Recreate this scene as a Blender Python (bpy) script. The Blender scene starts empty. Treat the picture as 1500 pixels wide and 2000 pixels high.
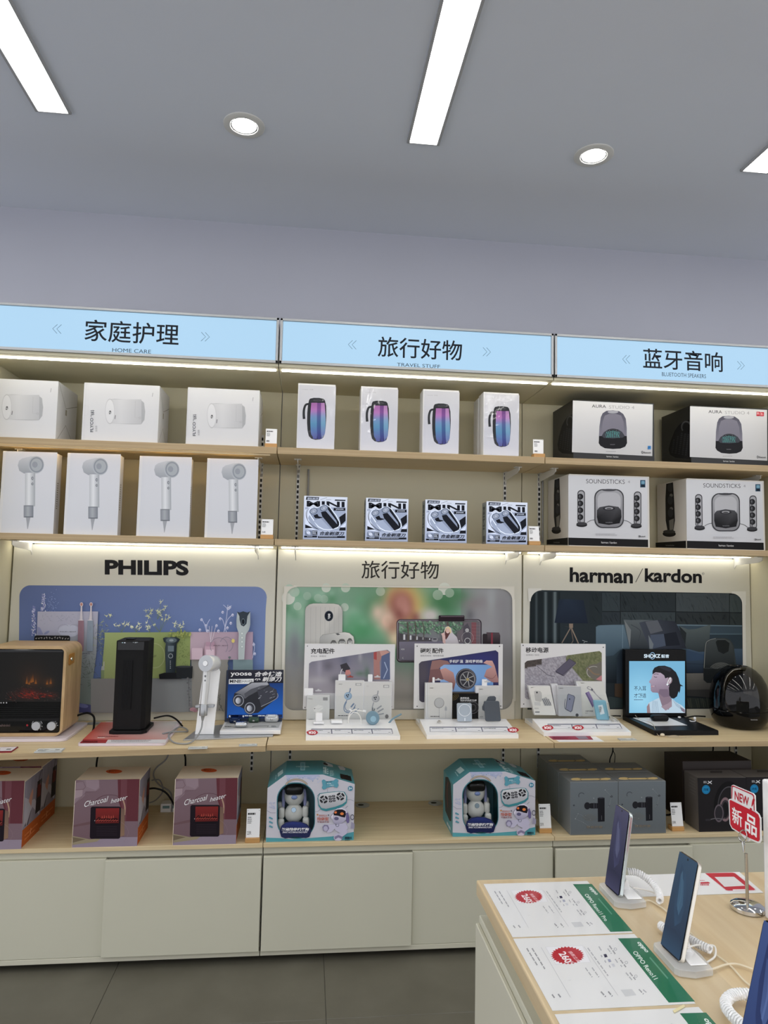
import bpy, bmesh, math, random
from mathutils import Vector, Matrix
R_ = random.Random(7)
C = bpy.context.scene.collection
scn = bpy.context.scene
# ------------------------------------------------------------------ camera
FPX, PITCH, YAW, ROLL = 1357.18, 0.07633, -0.10707, 0.01973
CAM = Vector((0.14718, -3.36303, 1.57517))
cp, sp, cy, sy = math.cos(PITCH), math.sin(PITCH), math.cos(YAW), math.sin(YAW)
CF = Vector((-sy*cp, cy*cp, sp)); _R = Vector((cy, sy, 0)); _U = _R.cross(CF)
CR = _R*math.cos(ROLL) + _U*math.sin(ROLL); CU = -_R*math.sin(ROLL) + _U*math.cos(ROLL)
cd = bpy.data.cameras.new('camera'); cam = bpy.data.objects.new('camera', cd); C.objects.link(cam)
cam.matrix_world = Matrix(((CR.x, CU.x, -CF.x, CAM.x), (CR.y, CU.y, -CF.y, CAM.y), (CR.z, CU.z, -CF.z, CAM.z), (0, 0, 0, 1)))
cd.sensor_fit = 'HORIZONTAL'; cd.sensor_width = 36; cd.lens = FPX*36/1500; cd.clip_start = .02
scn.camera = cam
# ------------------------------------------------------------------ world and exposure
w = bpy.data.worlds.new('world'); scn.world = w; w.use_nodes = True
w.node_tree.nodes['Background'].inputs[0].default_value = (.93, .94, 1.0, 1)
w.node_tree.nodes['Background'].inputs[1].default_value = WORLD = 1.35
STRIP_E, DOWN_E, LED_E, LEDW_E, SHELF_LED_E = 11.5, 30.0, 6.0, 14.0, 6.5
vs = scn.view_settings; vs.view_transform = 'Standard'; vs.look = 'None'; vs.exposure = 0.08; vs.gamma = 1; vs.use_curve_mapping = False
scn.cycles.use_denoising = True; scn.cycles.max_bounces = 8; scn.cycles.diffuse_bounces = 5; scn.cycles.glossy_bounces = 4
scn.cycles.transparent_max_bounces = 16; scn.cycles.caustics_reflective = False; scn.cycles.caustics_refractive = False
# ------------------------------------------------------------------ helpers
def ray(u, v): return CF + CR*((u-750)/FPX) - CU*((v-1000)/FPX)
def AT(u, v, x=None, y=None, z=None):
    """the point of the plane x=.. / y=.. / z=.. that the photograph shows at pixel (u, v)"""
    d = ray(u, v); i, val = (0, x) if x is not None else (1, y) if y is not None else (2, z)
    return CAM + d*((val-CAM[i])/d[i])
def ATP(u, v, P, N):
    d = ray(u, v); return CAM + d*((P-CAM).dot(N)/d.dot(N))
def s2l(c): return c/12.92 if c <= .04045 else ((c+.055)/1.055)**2.4
def col(c, g=1.0):
    if isinstance(c, str):
        c = c.lstrip('#'); c = [int(c[i:i+2], 16) for i in (0, 2, 4)]
    return tuple(min(.93, s2l(max(0, min(255, x))/255)*g) for x in c[:3])
ORG = {}
def tag(o, label=None, cat=None, group=None, kind=None):
    if label: o['label'] = label
    if cat: o['category'] = cat
    if group: o['group'] = group
    if kind: o['kind'] = kind
    return o
def thing(name, label, cat, loc, group=None):
    o = bpy.data.objects.new(name, None); C.objects.link(o); o.location = loc; o.empty_display_size = .02
    ORG[o.name] = Vector(loc); return tag(o, label, cat, group)
def link(name, me, parent=None, loc=None):
    """a mesh whose verts are in world metres; its origin goes to its parent's (or to loc)"""
    o = bpy.data.objects.new(name, me); C.objects.link(o)
    if parent is not None:
        o.parent = parent; org = ORG[parent.name]; ORG[o.name] = org
    else:
        org = Vector(loc) if loc is not None else Vector((0, 0, 0)); o.location = org; ORG[o.name] = org
    if org.length: me.transform(Matrix.Translation(-org))
    return o
MATS = {}
def mat(name, c, rough=.5, metal=0, noise=0, nscale=8, bump=0, bscale=60, coat=0, emit=0, alpha=1, stretch=None, c2=None, spec=.5, coatbump=0):
    if name in MATS: return MATS[name]
    m = bpy.data.materials.new(name); m.use_nodes = True; nt = m.node_tree; N = nt.nodes; L = nt.links
    b = N['Principled BSDF']; rgb = col(c) if not isinstance(c, tuple) else c
    b.inputs['Base Color'].default_value = (*rgb, 1); b.inputs['Roughness'].default_value = rough; b.inputs['Metallic'].default_value = metal
    b.inputs['Specular IOR Level'].default_value = spec
    if coat: b.inputs['Coat Weight'].default_value = coat; b.inputs['Coat Roughness'].default_value = .06
    if emit: b.inputs['Emission Color'].default_value = (*rgb, 1); b.inputs['Emission Strength'].default_value = emit; b.inputs['Base Color'].default_value = (.02, .02, .02, 1)
    tc = N.new('ShaderNodeTexCoord'); mp = N.new('ShaderNodeMapping'); L.new(tc.outputs['Object'], mp.inputs[0])
    if stretch: mp.inputs['Scale'].default_value = stretch
    if noise:
        n = N.new('ShaderNodeTexNoise'); n.inputs['Scale'].default_value = nscale; n.inputs['Detail'].default_value = 5; L.new(mp.outputs[0], n.inputs[0])
        r = N.new('ShaderNodeValToRGB'); L.new(n.outputs[0], r.inputs[0])
        d = col(c2) if c2 else tuple(x*(1-noise) for x in rgb)
        r.color_ramp.elements[0].position = .3; r.color_ramp.elements[1].position = .7
        r.color_ramp.elements[0].color = (*d, 1); r.color_ramp.elements[1].color = (*rgb, 1); L.new(r.outputs[0], b.inputs['Base Color'])
    if bump or coatbump:
        n2 = N.new('ShaderNodeTexNoise'); n2.inputs['Scale'].default_value = bscale; L.new(mp.outputs[0], n2.inputs[0])
        bp = N.new('ShaderNodeBump'); bp.inputs['Strength'].default_value = bump or coatbump; bp.inputs['Distance'].default_value = .002
        L.new(n2.outputs[0], bp.inputs['Height']); L.new(bp.outputs[0], b.inputs['Coat Normal' if coatbump else 'Normal'])
    if alpha < 1:
        out = N['Material Output']; t = N.new('ShaderNodeBsdfTransparent'); mx = N.new('ShaderNodeMixShader')
        mx.inputs[0].default_value = alpha; L.new(t.outputs[0], mx.inputs[1]); L.new(b.outputs[0], mx.inputs[2]); L.new(mx.outputs[0], out.inputs[0])
    MATS[name] = m; return m
def clearmat(name, tint=(.985, .99, .99), rough=.02, edge=1.35):
    if name in MATS: return MATS[name]
    m = bpy.data.materials.new(name); m.use_nodes = True; nt = m.node_tree; N = nt.nodes; L = nt.links
    N.remove(N['Principled BSDF']); out = N['Material Output']
    t = N.new('ShaderNodeBsdfTransparent'); t.inputs[0].default_value = (*tint, 1)
    g = N.new('ShaderNodeBsdfGlossy'); g.inputs['Roughness'].default_value = rough; fr = N.new('ShaderNodeFresnel'); fr.inputs[0].default_value = edge
    ge = N.new('ShaderNodeNewGeometry'); mu = N.new('ShaderNodeMath'); mu.operation = 'MULTIPLY'; inv = N.new('ShaderNodeMath'); inv.operation = 'SUBTRACT'; inv.inputs[0].default_value = 1
    L.new(ge.outputs['Backfacing'], inv.inputs[1]); L.new(fr.outputs[0], mu.inputs[0]); L.new(inv.outputs[0], mu.inputs[1])
    mx = N.new('ShaderNodeMixShader'); L.new(mu.outputs[0], mx.inputs[0]); L.new(t.outputs[0], mx.inputs[1]); L.new(g.outputs[0], mx.inputs[2]); L.new(mx.outputs[0], out.inputs[0])
    MATS[name] = m; return m
def printmat(name, rough=.5, coat=0, metal=0, emit=0, coatbump=0, bump=0, bscale=30, spec=.15):
    if name in MATS: return MATS[name]
    m = mat(name, (.8, .8, .8), rough, metal, spec=spec, coat=coat, bump=bump, coatbump=coatbump, bscale=bscale)
    N = m.node_tree.nodes; L = m.node_tree.links; b = N['Principled BSDF']
    a = N.new('ShaderNodeVertexColor'); a.layer_name = 'ink'; L.new(a.outputs[0], b.inputs['Base Color'])
    if emit:
        b.inputs['Base Color'].default_value = (0.02, .02, .02, 1)
        for l in list(b.inputs['Base Color'].links): L.remove(l)
        L.new(a.outputs[0], b.inputs['Emission Color']); b.inputs['Emission Strength'].default_value = emit
    return m
class MB:
    """collects solids in world metres; build() links them as ONE mesh"""
    def __init__(s): s.bm = bmesh.new()
    def box(s, x0, x1, y0, y1, z0, z1, bev=0, seg=2, M=None):
        r = bmesh.ops.create_cube(s.bm, size=1); vs = r['verts']
        for v in vs: v.co = Vector((x0+(v.co.x+.5)*(x1-x0), y0+(v.co.y+.5)*(y1-y0), z0+(v.co.z+.5)*(z1-z0)))
        if bev:
            es = list({e for v in vs for e in v.link_edges})
            r2 = bmesh.ops.bevel(s.bm, geom=es, offset=bev, segments=seg, profile=.5, affect='EDGES')
            vs = list({v for f in r2['faces'] for v in f.verts} | {v for v in vs if v.is_valid})
        if M: bmesh.ops.transform(s.bm, matrix=M, verts=vs)
        return s
    def prism(s, pts, d, bev=0):
        """pts: 3-D loop, d: extrusion vector"""
        a = [s.bm.verts.new(p) for p in pts]; b = [s.bm.verts.new(Vector(p)+Vector(d)) for p in pts]; n = len(a)
        fs = [s.bm.faces.new(a), s.bm.faces.new(list(reversed(b)))]
        for i in range(n): fs.append(s.bm.faces.new((a[i], b[i], b[(i+1) % n], a[(i+1) % n])))
        bmesh.ops.recalc_face_normals(s.bm, faces=fs)
        if bev:
            es = [e for e in fs[0].edges] + [e for e in fs[1].edges]
            bmesh.ops.bevel(s.bm, geom=es, offset=bev, segments=2, profile=.5, affect='EDGES')
        return s
    def lathe(s, prof, c, ax=(0, 0, 1), n=32, sx=1, sy=1):
        """prof: [(radius, height)...] about axis ax through c"""
        q = Vector(ax).to_track_quat('Z', 'Y').to_matrix(); c = Vector(c); rings = []
        for r, h in prof:
            if r < 1e-6: rings.append([s.bm.verts.new(c+q@Vector((0, 0, h)))])
            else: rings.append([s.bm.verts.new(c+q@Vector((r*sx*math.cos(2*math.pi*i/n), r*sy*math.sin(2*math.pi*i/n), h))) for i in range(n)])
        for A, B in zip(rings, rings[1:]):
            for i in range(n):
                j = (i+1) % n
                if len(A) == 1 and len(B) == 1: continue
                if len(A) == 1: s.bm.faces.new((A[0], B[i], B[j]))
                elif len(B) == 1: s.bm.faces.new((A[i], B[0], A[j]))
                else: s.bm.faces.new((A[i], B[i], B[j], A[j]))
        return s
    def cyl(s, c, r, h, ax=(0, 0, 1), n=24, r2=None, bev=0):
        r2 = r if r2 is None else r2
        if bev: return s.lathe([(0, 0), (r-bev, 0), (r, bev), (r2, h-bev), (r2-bev, h), (0, h)], c, ax, n)
        return s.lathe([(0, 0), (r, 0), (r2, h), (0, h)], c, ax, n)
    def ell(s, c, rx, ry, rz, n=20, m=12, rot=None):
        vs = bmesh.ops.create_uvsphere(s.bm, u_segments=n, v_segments=m, radius=1)['verts']
        M = Matrix.Translation(Vector(c)) @ (rot.to_4x4() if rot else Matrix.Identity(4)) @ Matrix.Diagonal((rx, ry, rz, 1))
        bmesh.ops.transform(s.bm, matrix=M, verts=vs); return s
    def tube(s, pts, r, n=8, smooth=True, cap=True):
        P = [Vector(p) for p in pts]
        if smooth and len(P) > 2: P = spline(P)
        rad = r if callable(r) else (lambda t: r); prev = None; rings = []; up = Vector((0, 0, 1))
        T0 = (P[1]-P[0]).normalized(); a = T0.orthogonal().normalized()
        for i, p in enumerate(P):
            T = (P[min(i+1, len(P)-1)]-P[max(i-1, 0)]).normalized(); a = (a-T*a.dot(T)).normalized(); b = T.cross(a)
            rr = rad(i/(len(P)-1)); rings.append([s.bm.verts.new(p+(a*math.cos(k*2*math.pi/n)+b*math.sin(k*2*math.pi/n))*rr) for k in range(n)])
        for A, B in zip(rings, rings[1:]):
            for k in range(n): s.bm.faces.new((A[k], A[(k+1) % n], B[(k+1) % n], B[k]))
        if cap: s.bm.faces.new(list(reversed(rings[0]))); s.bm.faces.new(rings[-1])
        return s
    def build(s, name, m, parent=None, smooth=False, loc=None, **kw):
        bmesh.ops.recalc_face_normals(s.bm, faces=s.bm.faces[:])
        me = bpy.data.meshes.new(name); s.bm.to_mesh(me); s.bm.free(); me.materials.append(m)
        if smooth:
            for p in me.polygons: p.use_smooth = True
            try: me.set_sharp_from_angle(angle=math.radians(35))
            except Exception: pass
        o = link(name, me, parent, loc); return tag(o, **kw) if kw else o
def spline(P, k=6):
    out = []
    for i in range(len(P)-1):
        a, b, c, d = P[max(i-1, 0)], P[i], P[i+1], P[min(i+2, len(P)-1)]
        for j in range(k):
            t = j/k; out.append(.5*((2*b)+(c-a)*t+(2*a-5*b+4*c-d)*t*t+(3*b-a-3*c+d)*t**3))
    return out+[P[-1]]
def rrect(x0, y0, x1, y1, r, n=6):
    r = min(r, abs(x1-x0)/2, abs(y1-y0)/2); sx = 1 if x1 > x0 else -1; sy_ = 1 if y1 > y0 else -1; out = []
    for cx, cy_, a0 in ((x1-sx*r, y1-sy_*r, 0), (x0+sx*r, y1-sy_*r, 90), (x0+sx*r, y0+sy_*r, 180), (x1-sx*r, y0+sy_*r, 270)):
        for i in range(n+1):
            a = math.radians(a0+90*i/n); out.append((cx+sx*r*math.cos(a), cy_+sy_*r*math.sin(a)))
    return out
FONT = bpy.data.curves.new('type', 'FONT'); FO = bpy.data.objects.new('type', FONT)
TC = {}
def glyphs(t, bold, shear):
    k = (t, bold, shear)
    if k not in TC:
        FONT.body = t; FONT.size = 1; FONT.offset = bold; FONT.shear = shear; FONT.resolution_u = 4 if len(t) < 14 else 2
        me = bpy.data.meshes.new_from_object(FO); vs = [(v.co.x, v.co.y) for v in me.vertices]; fs = [tuple(p.vertices) for p in me.polygons]
        xs = [v[0] for v in vs]; ys = [v[1] for v in vs]; x0, x1, y0, y1 = min(xs), max(xs), min(ys), max(ys)
        TC[k] = ([((x-x0)/(x1-x0), (y-y0)/(y1-y0)) for x, y in vs], fs, (x1-x0)/(y1-y0)); bpy.data.meshes.remove(me)
    return TC[k]
class Art:
    """flat ink on one plane (point P, normal N towards the viewer); marks are traced in crop coordinates (ox, oy, scale)
    of the photograph and land on that plane as real, metre-sized shapes"""
    def __init__(s, P, N, z=(0, 0, 1), gain=1.35, step=4e-5, off=.0004, m=None):
        s.sat = 1.0; s.P = Vector(P); s.N = Vector(N).normalized(); s.z = z; s.gn = gain; s.k = off; s.step = step; s.v = []; s.f = []; s.c = []; s.m = m
    def w(s, u, v, lift):
        if s.m: p = Vector(s.m(u, v))
        else: p = ATP(s.z[0]+u/s.z[2], s.z[1]+v/s.z[2], s.P, s.N)
        return p + s.N*lift
    def add(s, pts, faces, c, step=1):
        b = len(s.v); s.k += s.step*step
        for q in pts:
            s.v.append(s.w(q[0], q[1], s.k)); cc = col(c(*q[:2]) if callable(c) else c, s.gn)
            if s.sat != 1: L_ = .3*cc[0]+.59*cc[1]+.11*cc[2]; cc = tuple(max(0, L_+(x-L_)*s.sat) for x in cc)
            s.c.append(cc)
        s.f += [tuple(b+i for i in f) for f in faces]; return s
    def p(s, pts, c): return s.add(pts, [tuple(range(len(pts)))], c)
    def r(s, x0, y0, x1, y1, c): return s.p([(x0, y0), (x1, y0), (x1, y1), (x0, y1)], c)
    def rr(s, x0, y0, x1, y1, r, c): return s.p(rrect(x0, y0, x1, y1, r), c)
    def e(s, cx, cy_, rx, ry, c, rot=0, n=24, a0=0, a1=360):
        a = math.radians(rot); n = max(8, n); pts = []
        full = a1-a0 >= 360; m = n if full else n+1
        for i in range(m):
            t = math.radians(a0+(a1-a0)*i/n); x, y = rx*math.cos(t), ry*math.sin(t); pts.append((cx+x*math.cos(a)-y*math.sin(a), cy_+x*math.sin(a)+y*math.cos(a)))
        return s.p(pts, c)
    def ring(s, cx, cy_, r, w_, c, ry=None, n=32, a0=0, a1=360):
        ry = ry or r; k = ry/r; P = []; F = []
        for i in range(n+1):
            t = math.radians(a0+(a1-a0)*i/n); P += [(cx+(r-w_/2)*math.cos(t), cy_+(r-w_/2)*k*math.sin(t)), (cx+(r+w_/2)*math.cos(t), cy_+(r+w_/2)*k*math.sin(t))]
        F = [(2*i, 2*i+1, 2*i+3, 2*i+2) for i in range(n)]; return s.add(P, F, c)
    def l(s, pts, w_, c, sm=False):
        if sm and len(pts) > 2: pts = [(q.x, q.y) for q in spline([Vector((a, b, 0)) for a, b in pts], 5)]
        P = []; F = []; n = len(pts)
        for i, (x, y) in enumerate(pts):
            x0, y0 = pts[max(i-1, 0)]; x1, y1 = pts[min(i+1, n-1)]; d = math.hypot(x1-x0, y1-y0) or 1
            ww = (w_(i/(n-1)) if callable(w_) else w_)/2; P += [(x-(y1-y0)/d*ww, y+(x1-x0)/d*ww), (x+(y1-y0)/d*ww, y-(x1-x0)/d*ww)]
        return s.add(P, [(2*i, 2*i+1, 2*i+3, 2*i+2) for i in range(n-1)], c)
    def g(s, x0, y0, x1, y1, nx, ny, fn, inside=None):
        P = [(x0+(x1-x0)*i/nx, y0+(y1-y0)*j/ny) for j in range(ny+1) for i in range(nx+1)]
        F = [(j*(nx+1)+i, j*(nx+1)+i+1, (j+1)*(nx+1)+i+1, (j+1)*(nx+1)+i) for j in range(ny) for i in range(nx)]
        return s.add(P, F, fn)
    def t(s, txt, O, X, Y, c, bold=0, shear=0):
        """text box: O bottom-left, X bottom-right, Y top-left"""
        v, f, a = glyphs(txt, bold, shear)
        return s.add([(O[0]+p*(X[0]-O[0])+q*(Y[0]-O[0]), O[1]+p*(X[1]-O[1])+q*(Y[1]-O[1])) for p, q in v], f, c)
    def T(s, txt, x0, y0, x1, y1, c, bold=0, shear=0, skew=0):
        """text in the box x0..x1, y0 (top)..y1 (bottom); skew = drop of the right end"""
        return s.t(txt, (x0, y1), (x1, y1+skew), (x0, y0), c, bold, shear)
    def bars(s, x0, y0, x1, y1, n, c, fill=.55, seed=1):
        r = random.Random(seed); h = (y1-y0)/n
        for i in range(n):
            x = x0; e = x0+(x1-x0)*r.uniform(.7, 1)
            while x < e:
                q = min(e, x+r.uniform(.6, 2.2)*abs(h)); s.k -= s.step; s.r(x, y0+i*h, q, y0+(i+fill)*h, c); x = q+abs(h)*.25
        s.k += s.step; return s
    def corners(s, x0, y0, x1, y1, r, c, n=8):
        """covers the corners of a rectangle so that it reads rounded"""
        for X, Y, dx, dy in ((x0, y0, 1, 1), (x1, y0, -1, 1), (x1, y1, -1, -1), (x0, y1, 1, -1)):
            cx, cy_ = X+dx*r, Y+dy*r
            s.p([(X, Y)]+[(cx-dx*r*math.sin(math.radians(90*i/n)), cy_-dy*r*math.cos(math.radians(90*i/n))) for i in range(n+1)], c)
        return s
    def build(s, name, m, parent, **kw):
        me = bpy.data.meshes.new(name); me.from_pydata([tuple(v) for v in s.v], [], s.f); me.materials.append(m)
        a = me.attributes.new('ink', 'FLOAT_COLOR', 'POINT'); a.data.foreach_set('color', [x for c in s.c for x in (*c, 1)])
        o = link(name, me, parent); return tag(o, **kw) if kw else o
def copy_tree(o, d, label=None, group=None, parent=None):
    c = o.copy(); C.objects.link(c)
    if parent is None: c.location = o.location+Vector(d); ORG[c.name] = Vector(c.location)
    else: c.parent = parent; ORG[c.name] = ORG[parent.name]
    if label: c['label'] = label
    if group: c['group'] = group
    for ch in list(o.children): copy_tree(ch, d, parent=c)
    return c
def mix(a, b, t):
    a, b = [([int(q.lstrip('#')[i:i+2], 16) for i in (0, 2, 4)] if isinstance(q, str) else q) for q in (a, b)]
    t = max(0, min(1, t)); return tuple(a[i]+(b[i]-a[i])*t for i in range(3))
def carton(name, label, x0, x1, yf, depth, z0, z1, m, group=None, bev=.0012, cat='box'):
    t = thing(name, label, cat, ((x0+x1)/2, yf+depth/2, z0), group)
    MB().box(x0, x1, yf, yf+depth, z0, z1, bev).build('carton', m, t); return t
# ------------------------------------------------------------------ materials
def woodmat(name, a, b, sc=(1.2, 26, 26), rough=.45, plank=0):
    m = mat(name, a, rough, noise=.2, nscale=3.2, c2=b, stretch=sc, bump=.05, bscale=30); return m
WOOD = woodmat('light oak laminate', '#dcc9a4', '#cfb98f', (.9, 22, 22))
WOODE = woodmat('shaded oak front', '#b8a17c', '#a8906a', (.9, 22, 40))  # darker copy of the oak; shade on the board fronts is in the colour
WOODT = woodmat('table oak laminate', '#dcc8a4', '#cfb68d', (14, .8, 14), .32)
WOODH = woodmat('heater wood grain', '#c4a67a', '#a88a60', (3, 14, 3), .4)
BLOCK = woodmat('card holder wood', '#c79b62', '#b5864c', (2, 20, 20))
WALLM = mat('wall paint', '#b6b8c3', .9, noise=.03, nscale=3, bump=.03, bscale=200)
CEILM = mat('ceiling paint', '#dde3ee', .92, noise=.02, nscale=2)
LAM = mat('warm white laminate', '#d0cdba', .5, noise=.02, nscale=4)
LAMD = mat('cabinet door laminate', '#cdcbb8', .45, noise=.03, nscale=3)
BACK = mat('back panel laminate', '#d0caae', .6)
TILE = mat('grey floor tile', '#69665a', .45, noise=.14, nscale=5, c2='#5d5a4e', bump=.05, bscale=40)
GROUT = mat('tile joint', '#55534d', .8)
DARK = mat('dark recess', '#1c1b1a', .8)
STEEL = mat('bracket enamel', '#d8d8d4', .35)
ALU = mat('brushed aluminium', '#b9bcc0', .35, metal=.8)
CHROME = mat('chrome', '#d8d8d8', .08, metal=1)
BLK = mat('black plastic', '#0d0d0e', .42, spec=.2)
BLKG = mat('gloss black', '#050506', .08, spec=.35)
BLKM = mat('matt charcoal', '#161618', .6, bump=.3, bscale=900, spec=.2)
WHT = mat('white plastic', '#ececec', .3)
WHTG = mat('gloss white acrylic', '#f1f1f1', .12, coat=.3)
WBOX = mat('white carton', '#d9d9db', .45, noise=.02, nscale=6)
CREAM = mat('cream carton', '#efe0c8', .6)
CLEAR = clearmat('clear acrylic')
SMOKE = clearmat('smoked dome', (.34, .34, .36), .03, 1.5)
PRINT = printmat('matt print', .55)
PRINTG = printmat('gloss print', .35, coat=.15, spec=.3)
PRINTW = printmat('shrink wrapped print', .4, coat=.8, coatbump=.9, bscale=22)
PRINTM = printmat('metallic print', .32, metal=.75, bump=.35, bscale=16)
SCREEN = printmat('lit screen', .2, emit=1.0, spec=.1)
# ================================================================== the room
W = 1.2
ZC, ZCU, ZW = 3.25, .843, .4602          # ceiling, counter top, worktop top
MB().box(-5.2, 7.0, .022, .17, 0, 3.25).build('wall_back', WALLM, kind='structure')
MB().box(-5.2, 7.0, -7.0, .17, ZC, ZC+.12).build('ceiling', CEILM, kind='structure')
fl = MB().box(-5.2, 7.0, -7.0, .17, -.1, -.003).build('floor', GROUT, kind='structure')
tile_me = None
for i in range(-4, 6):
    for j in range(8):
        x0, y0 = .2535+.8*i, -.02-.8*(j+1)
        if tile_me is None:
            mb = MB().box(-.3994, .3994, -.3994, .3994, -.006, 0, .0015, 1); tile_me = bpy.data.meshes.new('tile')
            mb.bm.to_mesh(tile_me); mb.bm.free(); tile_me.materials.append(TILE)
        o = bpy.data.objects.new('tile', tile_me); C.objects.link(o); o.parent = fl; o.location = (x0+.4, y0+.4, R_.uniform(-.0004, 0)); ORG[o.name] = o.location.copy()
# recessed strip lights and downlights
STRIPM = mat('strip diffuser', (1.0, .985, .94), .5, emit=STRIP_E); DOWNM = mat('downlight lens', (1, .98, .95), .5, emit=DOWN_E)
names = {-1: 'far left strip light outside the view', 0: 'long strip light in the ceiling above the HOME CARE sign, leftmost', 1: 'long strip light in the middle of the ceiling above the TRAVEL STUFF sign',
         2: 'strip light at the right edge of the ceiling, only its corner in view'}
for k in range(-2, 5):
    x = -.849+1.4035*k+0; xa, xb = x-.064, x+.064; ya, yb = -5.2, -.755
    if k in (0, 1, 2): lab = [names[0], names[1], names[2]][k]
    else: lab = f'ceiling strip light outside the view, {["second on the left", "first on the left", 0, 0, 0, "first on the right", "second on the right"][k+2]}'
    t = thing('strip_light', lab, 'ceiling light', (x, -3, ZC), 'recessed strip lights in the ceiling')
    f = MB()
    for a, b, c, d in ((xa-.001, xa+.0095, ya, yb), (xb-.0095, xb+.001, ya, yb), (xa-.001, xb+.001, yb-.002, yb+.002), (xa-.001, xb+.001, ya-.004, ya+.004)): f.box(a, b, c, d, ZC-.008, ZC-.0002)
    f.build('trim_frame', mat('strip trim enamel', '#a9aaac', .5), t)
    MB().prism([(xa+.0098, yb-.003, ZC-.002), (xa+.0098, yb-.003, ZC-.004), (x, yb-.003, ZC-.006), (xb-.0098, yb-.003, ZC-.004), (xb-.0098, yb-.003, ZC-.002)], (0, ya-yb+.01, 0)).build('diffuser', STRIPM, t)
for k in range(-1, 4):
    x = -.1435+1.396*k; y = -.767
    lab = {0: 'round recessed downlight left of the middle strip light', 1: 'round recessed downlight right of the middle strip light'}.get(k, f'round recessed downlight outside the view, over the {"far left" if k < 0 else ["", "", "right end", "far right"][k]}')
    t = thing('downlight', lab, 'ceiling light', (x, y, ZC), 'round recessed downlights')
    MB().lathe([(.079, 0), (.0785, -.003), (.073, -.006), (.054, -.006), (.0505, -.0035), (.0505, 0)], (x, y, ZC), n=48).build('trim_ring', STEEL, t, smooth=True)
    MB().lathe([(.0505, -.0002), (.0505, -.0032), (.047, -.0032), (.047, -.0002)], (x, y, ZC), n=40).build('baffle', BLK, t)
    MB().lathe([(0, -.0028), (.0462, -.0026), (.0462, -.0004), (0, -.0004)], (x, y, ZC), n=40).build('lens', DOWNM, t)
# ================================================================== the three display bays
SIDE = ['left bay', 'middle bay', 'right bay']
LEDM = mat('led white', (1, .97, .88), .4, emit=LED_E*2.2); LEDU = mat('led under shelf', (1, .97, .88), .4, emit=SHELF_LED_E); LEDW = mat('led warm', (1, .74, .40), .4, emit=LEDW_E)
SIGNM = mat('sign panel', (.415, .66, .88), .5, emit=.93)
def bracket(par, X, z, ln=.24, h=.034, y0=-.0045):
    b = MB(); b.prism([(X-.0015, y0, z-.004), (X-.0015, y0, z-.062), (X-.0015, y0-.010, z-.050), (X-.0015, y0-.02, z-h-.008), (X-.0015, -ln+.03, z-h+.004), (X-.0015, -ln+.008, z-h+.012), (X-.0015, -ln, z-.02), (X-.0015, -ln, z-.004)], (.003, 0, 0))
    b.box(X-.016, X+.016, -ln+.012, -ln+.042, z-.0045, z-.0015).box(X-.011, X+.011, -.046, y0-.002, z-.0045, z-.0015)
    b.build('bracket', STEEL, par)
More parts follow.
